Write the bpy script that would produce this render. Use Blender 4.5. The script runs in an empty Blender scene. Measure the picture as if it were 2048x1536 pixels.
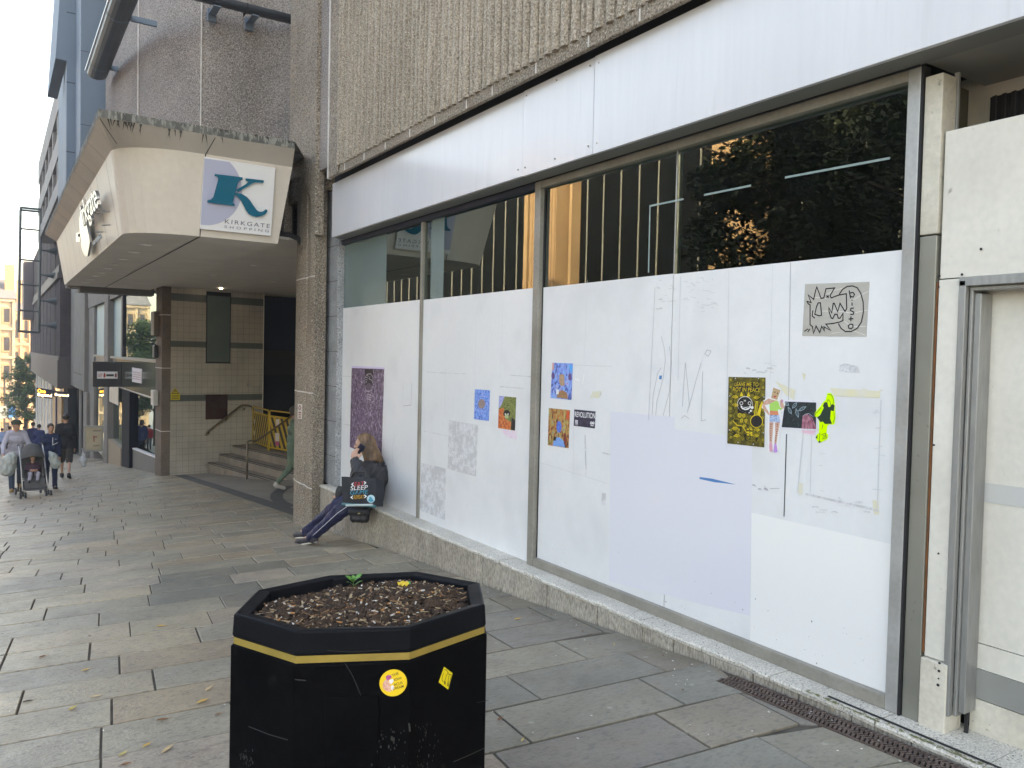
import bpy, bmesh, math, random
import numpy as np
from mathutils import Vector, Matrix
random.seed(7)
S = bpy.context.scene
COL = S.collection
V = Vector
# ------------------------------------------------------------------ camera
YAW, PIT, ROL, FPX = .5744378, -.0327472, .0221956, 1600.
_F = V((math.sin(YAW)*math.cos(PIT), math.cos(YAW)*math.cos(PIT), math.sin(PIT)))
_r = V((math.cos(YAW), -math.sin(YAW), 0)); _u = _r.cross(_F)
_R = _r*math.cos(ROL)+_u*math.sin(ROL); _U = _u*math.cos(ROL)-_r*math.sin(ROL)
cam = bpy.data.objects.new('camera', bpy.data.cameras.new('camera')); COL.objects.link(cam)
cam.matrix_world = Matrix((( _R.x, _U.x, -_F.x, 0), (_R.y, _U.y, -_F.y, 0), (_R.z, _U.z, -_F.z, 0), (0, 0, 0, 1)))
cam.data.sensor_width = 36; cam.data.lens = FPX*36/2048; cam.data.clip_end = 2000; cam.data.clip_start = .05
S.camera = cam
# ------------------------------------------------------------------ light
SUN_EL, SUN_AZ = math.radians(31), math.radians(116)     # azimuth clockwise from +Y
w = bpy.data.worlds.new('World'); S.world = w; w.use_nodes = True
nt = w.node_tree; bg = nt.nodes['Background']; sky = nt.nodes.new('ShaderNodeTexSky')
sky.sky_type = 'NISHITA'; sky.sun_disc = False; sky.sun_elevation = SUN_EL; sky.sun_rotation = SUN_AZ
sky.air_density = 1.0; sky.dust_density = 3.0; sky.ozone_density = .6
nt.links.new(sky.outputs[0], bg.inputs[0]); bg.inputs[1].default_value = .15
sl = bpy.data.lights.new('sun', 'SUN'); sl.energy = 2.2; sl.angle = math.radians(.5); sl.color = (1, .87, .7)
so = bpy.data.objects.new('sun', sl); COL.objects.link(so)
to = V((math.sin(SUN_AZ)*math.cos(SUN_EL), math.cos(SUN_AZ)*math.cos(SUN_EL), math.sin(SUN_EL)))
so.rotation_euler = to.to_track_quat('Z', 'Y').to_euler()
vs = S.view_settings; vs.view_transform = 'Standard'; vs.look = 'None'; vs.exposure = 2.83; vs.gamma = 1
try:
    vs.use_white_balance = True; vs.white_balance_temperature = 9000; vs.white_balance_tint = 13
except Exception: pass
S.render.engine = 'CYCLES'; S.cycles.max_bounces = 8; S.cycles.diffuse_bounces = 4; S.cycles.glossy_bounces = 4
S.cycles.transparent_max_bounces = 12

# ------------------------------------------------------------------ pixel helpers: where does a ray through an image pixel meet a real plane
def ray(px, py): return _F+_R*((px-1024)/FPX)-_U*((py-768)/FPX)
def on(px, py, ax, v):
    d = ray(px, py); return d*(v/d[ax])
def onp(px, py, P0, n):
    d = ray(px, py); return d*(P0.dot(n)/d.dot(n))
GY = [-12, 0, 2.2, 3.2, 5.5, 8, 10.5, 16, 21, 39, 60, 100, 140, 400]
GZ = [-1.45, -1.66, -1.745, -1.775, -1.94, -2.10, -2.32, -2.71, -3.08, -4.75, -6.7, -10, -12.5, -20]
def g(x, y):
    z = float(np.interp(y, GY, GZ)); c = float(np.interp(y, [0, 12, 22, 50, 140], [.01, .03, .07, .05, .02]))
    return z-c*(3.5-min(3.5, max(x, -4.5)))
def gr(px, py):
    d = ray(px, py); t = .5; lo = .4
    while t < 400:
        P = d*t
        if P.z < g(P.x, P.y): break
        lo = t; t *= 1.01
    hi = t
    for _ in range(30):
        m = (lo+hi)/2; P = d*m
        if P.z < g(P.x, P.y): hi = m
        else: lo = m
    P = d*hi; P.z = g(P.x, P.y); return P

# ------------------------------------------------------------------ materials
def N(nt, t, **k):
    n = nt.nodes.new(t)
    for a, b in k.items(): setattr(n, a, b)
    return n
def rgb(c): return (c[0], c[1], c[2], 1)
MATS = {}
def mat(name, c1, c2=None, rough=.7, scale=4, detail=6, lo=.35, hi=.65, metal=0, bump=0, bscale=None, bdist=.01,
        c3=None, s3=60, lo3=.6, hi3=.68, stretch=None, coat=0, spec=.5, obj=True, fine=None, sub=0, r2=None):
    m = bpy.data.materials.new(name); m.use_nodes = True; t = m.node_tree; b = t.nodes['Principled BSDF']
    b.inputs['Roughness'].default_value = rough; b.inputs['Metallic'].default_value = metal
    b.inputs['Specular IOR Level'].default_value = spec; b.inputs['Base Color'].default_value = rgb(c1)
    if coat: b.inputs['Coat Weight'].default_value = coat; b.inputs['Coat Roughness'].default_value = .12
    if sub: b.inputs['Subsurface Weight'].default_value = sub; b.inputs['Subsurface Radius'].default_value = (.02, .008, .004)
    tc = N(t, 'ShaderNodeTexCoord'); mp = N(t, 'ShaderNodeMapping')
    g_ = N(t, 'ShaderNodeNewGeometry')
    t.links.new((tc.outputs['Object'] if obj else g_.outputs['Position']), mp.inputs[0])
    if stretch: mp.inputs['Scale'].default_value = stretch
    def noise(s, d=detail):
        n = N(t, 'ShaderNodeTexNoise'); n.inputs['Scale'].default_value = s; n.inputs['Detail'].default_value = d
        t.links.new(mp.outputs[0], n.inputs['Vector']); return n
    def ramp(src, a, bb, ca, cb):
        r = N(t, 'ShaderNodeMapRange'); r.inputs['From Min'].default_value = a; r.inputs['From Max'].default_value = bb
        t.links.new(src, r.inputs['Value']); x = N(t, 'ShaderNodeMix', data_type='RGBA')
        t.links.new(r.outputs[0], x.inputs['Factor'])
        for s_, sock in ((ca, x.inputs[6]), (cb, x.inputs[7])):
            if hasattr(s_, 'is_output'): t.links.new(s_, sock)
            else: sock.default_value = rgb(s_)
        return x.outputs[2]
    out = None
    if c2:
        out = ramp(noise(scale).outputs['Fac'], lo, hi, c1, c2)
    if fine:
        amp, fs = fine; f = noise(fs, 3); r = N(t, 'ShaderNodeMapRange'); r.inputs['From Min'].default_value = .3; r.inputs['From Max'].default_value = .7
        r.inputs['To Min'].default_value = 1-amp; r.inputs['To Max'].default_value = 1+amp; t.links.new(f.outputs['Fac'], r.inputs['Value'])
        x = N(t, 'ShaderNodeMix', data_type='RGBA', blend_type='MULTIPLY'); x.inputs['Factor'].default_value = 1
        if out is None: x.inputs[6].default_value = rgb(c1)
        else: t.links.new(out, x.inputs[6])
        cc = N(t, 'ShaderNodeCombineColor')
        for i in range(3): t.links.new(r.outputs[0], cc.inputs[i])
        t.links.new(cc.outputs[0], x.inputs[7]); out = x.outputs[2]
    if c3:
        out = ramp(noise(s3, 2).outputs['Fac'], lo3, hi3, out if out is not None else c1, c3)
    if out is not None: t.links.new(out, b.inputs['Base Color'])
    if r2 is not None:
        r = N(t, 'ShaderNodeMapRange'); r.inputs['To Min'].default_value = rough; r.inputs['To Max'].default_value = r2
        r.inputs['From Min'].default_value = .35; r.inputs['From Max'].default_value = .65
        t.links.new(noise(scale*1.7).outputs['Fac'], r.inputs['Value']); t.links.new(r.outputs[0], b.inputs['Roughness'])
    if bump:
        bn = N(t, 'ShaderNodeBump'); bn.inputs['Strength'].default_value = bump; bn.inputs['Distance'].default_value = bdist
        t.links.new(noise(bscale or scale*6, 4).outputs['Fac'], bn.inputs['Height']); t.links.new(bn.outputs[0], b.inputs['Normal'])
    MATS[name] = m; return m
def emit(name, c, s):
    m = bpy.data.materials.new(name); m.use_nodes = True; b = m.node_tree.nodes['Principled BSDF']
    b.inputs['Base Color'].default_value = rgb(c); b.inputs['Emission Color'].default_value = rgb(c); b.inputs['Emission Strength'].default_value = s
    return m
def glassmat(name, tint, ior=1.9, rough=.01, refl=(1, 1, 1)):
    m = bpy.data.materials.new(name); m.use_nodes = True; t = m.node_tree; t.nodes.remove(t.nodes['Principled BSDF'])
    o = t.nodes['Material Output']; tr = N(t, 'ShaderNodeBsdfTransparent'); tr.inputs[0].default_value = rgb(tint)
    gl = N(t, 'ShaderNodeBsdfAnisotropic'); gl.inputs['Color'].default_value = rgb(refl); gl.inputs['Roughness'].default_value = rough
    f = N(t, 'ShaderNodeFresnel'); f.inputs[0].default_value = ior; mx = N(t, 'ShaderNodeMixShader')
    t.links.new(f.outputs[0], mx.inputs[0]); t.links.new(tr.outputs[0], mx.inputs[1]); t.links.new(gl.outputs[0], mx.inputs[2]); t.links.new(mx.outputs[0], o.inputs[0])
    # slight pane waviness
    n = N(t, 'ShaderNodeTexNoise'); n.inputs['Scale'].default_value = 1.2; b = N(t, 'ShaderNodeBump'); b.inputs['Strength'].default_value = .004; b.inputs['Distance'].default_value = .05
    tc = N(t, 'ShaderNodeTexCoord'); t.links.new(tc.outputs['Object'], n.inputs['Vector']); t.links.new(n.outputs['Fac'], b.inputs['Height']); t.links.new(b.outputs[0], gl.inputs['Normal'])
    return m

M = {}
M['agg'] = mat('exposed_aggregate', (.19, .157, .12), (.29, .24, .185), .9, 1.2, 8, .3, .7, c3=(.55, .50, .44), s3=75, lo3=.60, hi3=.66, fine=(.65, 55), bump=.9, bscale=55, bdist=.012)
M['agg_rib'] = mat('ribbed_aggregate', (.28, .235, .18), (.385, .325, .255), .9, 1.0, 8, .3, .7, c3=(.62, .56, .48), s3=80, lo3=.60, hi3=.66, fine=(.5, 60), bump=.9, bscale=60, bdist=.01)
M['agg_dark'] = mat('dark_aggregate', (.18, .16, .15), (.31, .27, .24), .9, .9, 8, .3, .7, c3=(.50, .46, .42), s3=70, lo3=.58, hi3=.66, fine=(.6, 50), bump=.9, bscale=50, bdist=.012)
M['mortar'] = mat('white_pointing', (.72, .69, .65), (.55, .52, .48), .8, 8)
M['fascia'] = mat('white_fascia_panel', (.68, .685, .71), (.635, .64, .67), .28, 1.3, 5, .3, .7, stretch=(1, 1.6, .12), coat=.3, fine=(.02, 14), c3=(.55, .555, .57), s3=9, lo3=.60, hi3=.95)
M['board'] = mat('white_window_board', (.785, .795, .80), (.735, .745, .755), .34, 1.1, 8, .3, .7, fine=(.015, 25), c3=(.68, .69, .70), s3=2.3, lo3=.52, hi3=.8, coat=.25)
M['alu'] = mat('weathered_aluminium', (.33, .31, .27), (.25, .235, .20), .5, 3, 6, metal=.25, fine=(.08, 40), bump=.05, bscale=30)
M['alu_light'] = mat('pale_aluminium', (.50, .50, .49), (.38, .375, .36), .4, 3, 6, metal=.4, fine=(.06, 40))
M['shadowgap'] = mat('black_seal', (.015, .015, .017), rough=.8)
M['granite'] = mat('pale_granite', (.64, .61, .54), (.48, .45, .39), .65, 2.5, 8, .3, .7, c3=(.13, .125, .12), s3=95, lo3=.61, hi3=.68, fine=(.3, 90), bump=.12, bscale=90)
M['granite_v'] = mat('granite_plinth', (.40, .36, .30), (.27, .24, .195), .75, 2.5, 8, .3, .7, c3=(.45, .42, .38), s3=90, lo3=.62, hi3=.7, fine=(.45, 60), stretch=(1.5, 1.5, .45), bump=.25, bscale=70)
M['granite_g'] = mat('grey_granite', (.40, .41, .42), (.27, .28, .285), .55, 5, 8, .3, .7, c3=(.12, .12, .13), s3=70, lo3=.58, hi3=.66, fine=(.3, 80))
M['cream'] = mat('cream_painted_board', (.71, .68, .61), (.63, .60, .53), .55, 1.8, 7, .35, .7, c3=(.30, .27, .22), s3=14, lo3=.70, hi3=.80, fine=(.04, 30), bump=.04, bscale=40)
M['creamy'] = mat('cream_stone', (.64, .60, .51), (.50, .46, .38), .65, 3, 8, .35, .7, c3=(.25, .22, .18), s3=30, lo3=.68, hi3=.78, fine=(.08, 40))
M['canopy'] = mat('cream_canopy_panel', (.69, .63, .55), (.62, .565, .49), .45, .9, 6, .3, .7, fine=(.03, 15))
M['soffit'] = mat('grey_soffit', (.66, .63, .57), (.60, .57, .52), .7, 2)
M['dark'] = mat('dark_void', (.012, .012, .014), rough=.9)
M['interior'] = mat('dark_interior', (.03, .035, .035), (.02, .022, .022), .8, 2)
M['black'] = mat('black_plastic', (.002, .0022, .003), (.0035, .0038, .0045), .38, 3, 6, .3, .7, c3=(.03, .032, .035), s3=9, lo3=.70, hi3=.9, fine=(.2, 30), bump=.05, bscale=30, r2=.5, spec=.03)
M['black_rim'] = mat('black_rim', (.004, .005, .007), (.007, .008, .011), .30, 3, 6, bump=.05, bscale=30, r2=.45, spec=.08)
M['gold'] = mat('gold_band', (.35, .25, .055), (.28, .20, .045), .4, 8, bump=.2, bscale=60, metal=.2)
M['navy'] = mat('navy_sign', (.015, .018, .05), rough=.35)
M['white'] = mat('white_print', (.8, .8, .8), rough=.5)
M['ink'] = mat('black_ink', (.012, .012, .014), rough=.5)
M['steel'] = mat('brushed_steel', (.45, .45, .46), rough=.3, metal=.9)
M['blue_clad'] = mat('slate_blue_cladding', (.155, .21, .265), (.14, .19, .245), .65, .8, 4, .3, .7)
M['blue_dk'] = mat('dark_blue_trough', (.045, .055, .07), (.06, .072, .09), .4, 2)
M['glass'] = glassmat('shop_glass', (.55, .62, .58), 2.5, .004, (.86, 1, .97))
M['glass_far'] = glassmat('far_shop_glass', (.30, .34, .33), 2.2, .01, (.85, 1, .97))
M['teal'] = mat('teal_letter', (.0, .125, .20), rough=.6, spec=.15)
M['rust'] = mat('rust_orange', (.22, .075, .02), (.12, .05, .02), .8, 10)

# ------------------------------------------------------------------ mesh helpers
def tag(o, label=None, cat=None, group=None, kind=None):
    if label: o['label'] = label
    if cat: o['category'] = cat
    if group: o['group'] = group
    if kind: o['kind'] = kind
    return o
def empty(name, loc, label=None, cat=None, group=None, rz=0, kind=None):
    o = bpy.data.objects.new(name, None); COL.objects.link(o); o.location = loc; o.rotation_euler.z = rz
    o.empty_display_size = .2; return tag(o, label, cat, group, kind)
class MB:
    """collects geometry; build() makes ONE object"""
    def __init__(s): s.v = []; s.f = []; s.m = []; s.col = []
    def add(s, vs, fs, mi=0, col=None):
        n = len(s.v); s.v += [tuple(v) for v in vs]; s.f += [tuple(i+n for i in f) for f in fs]; s.m += [mi]*len(fs); s.col += [col]*len(fs)
    def box(s, x0, x1, y0, y1, z0, z1, mi=0):
        s.add([(x0, y0, z0), (x1, y0, z0), (x1, y1, z0), (x0, y1, z0), (x0, y0, z1), (x1, y0, z1), (x1, y1, z1), (x0, y1, z1)],
              [(0, 3, 2, 1), (4, 5, 6, 7), (0, 1, 5, 4), (1, 2, 6, 5), (2, 3, 7, 6), (3, 0, 4, 7)], mi)
    def obox(s, c, ax, ay, az, mi=0):
        """oriented box: centre c, half-axis vectors"""
        c = V(c); P = [c+ax*i+ay*j+az*k for k in (-1, 1) for (i, j) in ((-1, -1), (1, -1), (1, 1), (-1, 1))]
        s.add(P, [(0, 3, 2, 1), (4, 5, 6, 7), (0, 1, 5, 4), (1, 2, 6, 5), (2, 3, 7, 6), (3, 0, 4, 7)], mi)
    def poly(s, P, mi=0, n=None, th=0):
        """flat polygon, given thickness th along n (behind it)"""
        k = len(P)
        if th and n is not None:
            Q = [V(p)-n*th for p in P]
            s.add(list(P)+Q, [tuple(range(k)), tuple(range(2*k-1, k-1, -1))]+[(i, i+k, (i+1) % k+k, (i+1) % k) for i in range(k)], mi)
        else: s.add(P, [tuple(range(k))], mi)
    def prism(s, P, z0, z1, mi=0, cap=True):
        k = len(P); a = [(p[0], p[1], z0) for p in P]; b = [(p[0], p[1], z1) for p in P]
        f = [(i, (i+1) % k, (i+1) % k+k, i+k) for i in range(k)]
        if cap: f += [tuple(range(k-1, -1, -1)), tuple(range(k, 2*k))]
        s.add(a+b, f, mi)
    def tube(s, P, r, n=8, mi=0, cap=True):
        P = [V(p) for p in P]; R = r if isinstance(r, (list, tuple)) else [r]*len(P); rings = []; up = None
        for i, p in enumerate(P):
            d = (P[min(i+1, len(P)-1)]-P[max(i-1, 0)]).normalized()
            if up is None: up = d.orthogonal().normalized()
            up = (up-d*up.dot(d)).normalized(); q = d.cross(up)
            rings.append([p+(up*math.cos(2*math.pi*k/n)+q*math.sin(2*math.pi*k/n))*R[i] for k in range(n)])
        vs = [v for rr in rings for v in rr]; f = []
        for i in range(len(P)-1):
            for k in range(n): f.append((i*n+k, i*n+(k+1) % n, (i+1)*n+(k+1) % n, (i+1)*n+k))
        if cap: f += [tuple(range(n-1, -1, -1)), tuple(range((len(P)-1)*n, len(P)*n))]
        s.add(vs, f, mi)
    def loft(s, rings, mi=0, closed=False, cap=False):
        k = len(rings[0]); vs = [v for rr in rings for v in rr]; f = []
        for i in range(len(rings)-1):
            for j in range(k if closed else k-1):
                f.append((i*k+j, i*k+(j+1) % k, (i+1)*k+(j+1) % k, (i+1)*k+j))
        if cap: f += [tuple(range(k-1, -1, -1)), tuple(range((len(rings)-1)*k, len(rings)*k))]
        s.add(vs, f, mi)
    def ribbon(s, P, w, n, mi=0, closed=False):
        """mitred flat stroke through points P in the plane of normal n"""
        P = [V(p) for p in P]; k = len(P); L = []
        for i, p in enumerate(P):
            a = P[(i-1) % k] if (closed or i > 0) else p; b = P[(i+1) % k] if (closed or i < k-1) else p
            d1 = (p-a).normalized() if (p-a).length > 1e-9 else (b-p).normalized(); d2 = (b-p).normalized() if (b-p).length > 1e-9 else d1
            t = (d1+d2); t = t.normalized() if t.length > .3 else d1
            q = n.cross(t).normalized(); c = max(.45, abs(q.dot(n.cross(d1).normalized())))
            L.append((p+q*w/2/c, p-q*w/2/c))
        vs = [v for a in L for v in a]; m_ = k if closed else k-1
        s.add(vs, [(2*i, 2*i+1, 2*((i+1) % k)+1, 2*((i+1) % k)) for i in range(m_)], mi)
    def build(s, name, mats, parent=None, smooth=False, bevel=0, loc=None, segs=2):
        me = bpy.data.meshes.new(name); off = V(loc) if loc is not None else None
        vs = [tuple(V(v)-off) for v in s.v] if off is not None else s.v
        me.from_pydata(vs, [], s.f)
        if not isinstance(mats, (list, tuple)): mats = [mats]
        for m_ in mats: me.materials.append(m_)
        me.polygons.foreach_set('material_index', s.m)
        if any(c is not None for c in s.col):
            at = me.color_attributes.new('tone', 'FLOAT_COLOR', 'CORNER'); d = []
            for p in me.polygons:
                c = s.col[p.index] or (1, 1, 1, 1); d += list(c)*p.loop_total
            at.data.foreach_set('color', d)
        if smooth: me.polygons.foreach_set('use_smooth', [True]*len(me.polygons))
        me.update(); o = bpy.data.objects.new(name, me); COL.objects.link(o)
        if parent is not None:
            o.parent = parent; bpy.context.view_layer.update() if False else None
            if off is None: o.matrix_parent_inverse = Matrix.Identity(4); o.location = (0, 0, 0)
        if off is not None: o.location = off
        if bevel:
            b = o.modifiers.new('bevel', 'BEVEL'); b.width = bevel; b.segments = segs; b.limit_method = 'ANGLE'
        return o
def part(mb, name, mats, parent, **k):
    """mb is in world coordinates; its parent is an unrotated empty"""
    o = mb.build(name, mats, None, **k); o.parent = parent; l = parent.location
    pl = V(l)
    q = parent.parent
    while q is not None: pl = pl+V(q.location); q = q.parent
    o.location = V(o.location)-pl
    return o
def boxobj(name, m, parent, *b, bevel=0):
    mb = MB(); mb.box(*b); return part(mb, name, m, parent, bevel=bevel)
_fc = {}
def textmesh(body, size=1, ext=0, bold=0, align='LEFT', sx=1, shear=0, spacing=1):
    c = bpy.data.curves.new('t', 'FONT'); c.body = body; c.size = size; c.extrude = ext; c.offset = bold; c.align_x = align; c.shear = shear; c.space_character = spacing
    o = bpy.data.objects.new('t', c); COL.objects.link(o); dg = bpy.context.evaluated_depsgraph_get(); dg.update()
    me = bpy.data.meshes.new_from_object(o.evaluated_get(dg)); v = [(p.co.x*sx, p.co.y, p.co.z) for p in me.vertices]; f = [tuple(p.vertices) for p in me.polygons]
    bpy.data.objects.remove(o); bpy.data.meshes.remove(me); return v, f
def text(mb, body, O, X, Y, h, mi=0, wid=None, off=0, **k):
    """add lettering: origin O (lower left), unit axes X (reading) and Y (up), capital height h, optional total width"""
    v, f = textmesh(body, 1, **k); x0 = min(p[0] for p in v); x1 = max(p[0] for p in v); y0 = min(p[1] for p in v); y1 = max(p[1] for p in v)
    sy = h/(y1-y0); sx = wid/(x1-x0) if wid else sy; n = X.cross(Y); z = .004 if k.get('ext') else 0
    mb.add([V(O)+X*((p[0]-x0)*sx)+Y*((p[1]-y0)*sy)+n*(off+p[2]) for p in v], f, mi)

# ------------------------------------------------------------------ implicit bodies (people): smooth union of round cones, meshed as one surface
def surfnet(D, org, h):
    sgn = D < 0; nx, ny, nz = D.shape; cn = (nx-1, ny-1, nz-1); tot = cn[0]*cn[1]*cn[2]
    acc = {}; cells = []; pos = []; quads = []
    for a in range(3):
        sl0 = [slice(None)]*3; sl1 = [slice(None)]*3; sl0[a] = slice(0, -1); sl1[a] = slice(1, None)
        A = D[tuple(sl0)]; B = D[tuple(sl1)]; cr = (A < 0) != (B < 0)
        ix = np.argwhere(cr); 
        if len(ix) == 0: continue
        da = A[cr]; db = B[cr]; t = da/(da-db); P = ix.astype(float); P[:, a] += t
        b, c = (a+1) % 3, (a+2) % 3
        ok = (ix[:, b] > 0) & (ix[:, c] > 0) & (ix[:, b] < D.shape[b]-1) & (ix[:, c] < D.shape[c]-1)
        ix = ix[ok]; P = P[ok]; neg = (da < 0)[ok]; ids = []
        for ob, oc in ((0, 0), (-1, 0), (-1, -1), (0, -1)):
            q = ix.copy(); q[:, b] += ob; q[:, c] += oc
            fid = (q[:, 0]*cn[1]+q[:, 1])*cn[2]+q[:, 2]; ids.append(fid); cells.append(fid); pos.append(P)
        Q = np.stack(ids, 1); Q[~neg] = Q[~neg][:, ::-1]; quads.append(Q)
    cells = np.concatenate(cells); pos = np.concatenate(pos); quads = np.concatenate(quads)
    u, inv = np.unique(cells, return_inverse=True); vs = np.zeros((len(u), 3)); cnt = np.bincount(inv)
    for k in range(3): vs[:, k] = np.bincount(inv, pos[:, k])/cnt
    return vs*h+np.array(org), inv[np.searchsorted(u, quads)] if False else np.searchsorted(u, quads)
def sdf(prims, res, k=.02, fold=0, seed=1, cuts=()):
    """prims: ('c', a, b, ra, rb) round cone | ('e', centre, radii, Matrix3 or None) ellipsoid"""
    lo = np.array([1e9]*3); hi = -lo; bb = []
    for p in prims:
        if p[0] == 'c':
            a, b = np.array(p[1]), np.array(p[2]); r = max(p[3], p[4]); l = np.minimum(a, b)-r; h_ = np.maximum(a, b)+r
        else: r = max(p[2]); l = np.array(p[1])-r; h_ = np.array(p[1])+r
        m_ = k+3*res; bb.append((l-m_, h_+m_)); lo = np.minimum(lo, l-m_); hi = np.maximum(hi, h_+m_)
    n = np.ceil((hi-lo)/res).astype(int)+2; D = np.full(n, .5, dtype=np.float32)
    gx = [lo[i]+res*np.arange(n[i]) for i in range(3)]
    def ev(p, X, Y, Z):
        if p[0] == 'c':
            a, b = np.array(p[1]), np.array(p[2]); d = b-a; L2 = max(1e-9, d@d)
            t = np.clip(((X-a[0])*d[0]+(Y-a[1])*d[1]+(Z-a[2])*d[2])/L2, 0, 1)
            return np.sqrt((X-a[0]-d[0]*t)**2+(Y-a[1]-d[1]*t)**2+(Z-a[2]-d[2]*t)**2)-(p[3]+(p[4]-p[3])*t)
        c = p[1]; q = [X-c[0], Y-c[1], Z-c[2]]
        if len(p) > 3 and p[3] is not None:
            R = p[3]; q = [R[0][i]*q[0]+R[1][i]*q[1]+R[2][i]*q[2] for i in range(3)]
        r = p[2]; k0 = np.sqrt((q[0]/r[0])**2+(q[1]/r[1])**2+(q[2]/r[2])**2)+1e-6
        k1 = np.sqrt((q[0]/r[0]**2)**2+(q[1]/r[1]**2)**2+(q[2]/r[2]**2)**2)+1e-6
        return k0*(k0-1)/k1
    def sub(l, h_):
        s_ = [slice(max(0, int((l[i]-lo[i])/res)), min(n[i], int((h_[i]-lo[i])/res)+2)) for i in range(3)]
        return tuple(s_), gx[0][s_[0]][:, None, None], gx[1][s_[1]][None, :, None], gx[2][s_[2]][None, None, :]
    for p, (l, h_) in zip(prims, bb):
        s_, X, Y, Z = sub(l, h_); d = ev(p, X, Y, Z); o = D[s_]
        hh = np.maximum(k-np.abs(o-d), 0)/k; D[s_] = np.minimum(o, d)-hh*hh*k*.25
    if fold:
        rs = np.random.RandomState(seed); X, Y, Z = gx[0][:, None, None], gx[1][None, :, None], gx[2][None, None, :]; W = 0
        for i in range(5):
            f = rs.normal(size=3)*np.array([1, 1, .6])*(22+14*i); W = W+np.sin(X*f[0]+Y*f[1]+Z*f[2]+rs.rand()*6)
        D = D+(fold*W/2.5).astype(np.float32)
    for p in cuts:      # cut away
        if p[0] == 'z>': D = np.maximum(D, (gx[2][None, None, :]-p[1]).astype(np.float32))
        elif p[0] == 'z<': D = np.maximum(D, (p[1]-gx[2][None, None, :]).astype(np.float32))
        else: D = np.maximum(D, -ev(p, gx[0][:, None, None], gx[1][None, :, None], gx[2][None, None, :]).astype(np.float32))
    return surfnet(D, lo, res)
def sdfobj(name, prims, m, parent, res=.012, k=.02, fold=0, seed=1, cuts=()):
    vs, q = sdf(prims, res, k, fold, seed, cuts); mb = MB(); mb.v = [tuple(v) for v in vs]; mb.f = [tuple(int(i) for i in f) for f in q]
    mb.m = [0]*len(mb.f); mb.col = [None]*len(mb.f); return mb.build(name, m, parent, smooth=True)
# ================================================================== GROUND
def paving_mat(name, attr=True):
    m = bpy.data.materials.new(name); m.use_nodes = True; t = m.node_tree; b = t.nodes['Principled BSDF']
    tc = N(t, 'ShaderNodeTexCoord')
    def noise(s, d=6, st=None):
        n = N(t, 'ShaderNodeTexNoise'); n.inputs['Scale'].default_value = s; n.inputs['Detail'].default_value = d
        mp = N(t, 'ShaderNodeMapping'); t.links.new(tc.outputs['Object'], mp.inputs[0]); mp.inputs['Scale'].default_value = st or (1, 1, 1); t.links.new(mp.outputs[0], n.inputs['Vector']); return n.outputs['Fac']
    def rng(src, a, bb, c=0, d=1):
        r = N(t, 'ShaderNodeMapRange'); r.inputs[1].default_value = a; r.inputs[2].default_value = bb; r.inputs[3].default_value = c; r.inputs[4].default_value = d
        t.links.new(src, r.inputs[0]); return r.outputs[0]
    def mix(f, a, c, mode='MIX'):
        x = N(t, 'ShaderNodeMix', data_type='RGBA', blend_type=mode)
        for s_, k in ((f, x.inputs['Factor']), (a, x.inputs[6]), (c, x.inputs[7])):
            if hasattr(s_, 'is_output'): t.links.new(s_, k)
            elif isinstance(s_, tuple): k.default_value = rgb(s_)
            else: k.default_value = s_
        return x.outputs[2]
    if attr:
        at = N(t, 'ShaderNodeAttribute'); at.attribute_name = 'tone'; base = at.outputs['Color']
    else: base = mix(rng(noise(.8), .35, .65), (.20, .185, .16), (.24, .225, .20))
    c = mix(1, base, mix(rng(noise(1.7), .3, .7), (.80, .80, .82), (1.2, 1.18, 1.14)), 'MULTIPLY')
    c = mix(rng(noise(24, 8, (1, 1.8, 1)), .52, .66, 0, .5), c, (.10, .098, .09))
    c = mix(rng(noise(3.3, 5), .58, .72, 0, .45), c, (.24, .20, .145))
    c = mix(rng(noise(70, 3), .35, .7, 0, .22), c, (.08, .078, .07))
    vo = N(t, 'ShaderNodeTexVoronoi'); vo.inputs['Scale'].default_value = 9; t.links.new(tc.outputs['Object'], vo.inputs['Vector'])
    spot = N(t, 'ShaderNodeMath', operation='MULTIPLY'); t.links.new(rng(vo.outputs['Distance'], .16, .12), spot.inputs[0])
    sep = N(t, 'ShaderNodeSeparateColor'); t.links.new(vo.outputs['Color'], sep.inputs[0]); t.links.new(rng(sep.outputs[0], .80, .86, 0, .32), spot.inputs[1])
    c = mix(spot.outputs[0], c, (.50, .48, .44))
    t.links.new(c, b.inputs['Base Color']); t.links.new(rng(noise(6), .3, .7, .32, .54), b.inputs['Roughness']); b.inputs['Specular IOR Level'].default_value = .5
    bn = N(t, 'ShaderNodeBump'); bn.inputs['Strength'].default_value = .45; bn.inputs['Distance'].default_value = .006
    ad = N(t, 'ShaderNodeMath', operation='ADD'); t.links.new(noise(14, 8, (1, 2, 1)), ad.inputs[0]); t.links.new(noise(60, 3), ad.inputs[1])
    t.links.new(ad.outputs[0], bn.inputs['Height']); t.links.new(bn.outputs[0], b.inputs['Normal']); return m
M['slab'] = paving_mat('yorkstone_slab'); M['ground'] = paving_mat('street_paving', False)
M['joint'] = mat('dirty_joint', (.06, .052, .043), (.10, .088, .07), .95, 8)

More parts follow.
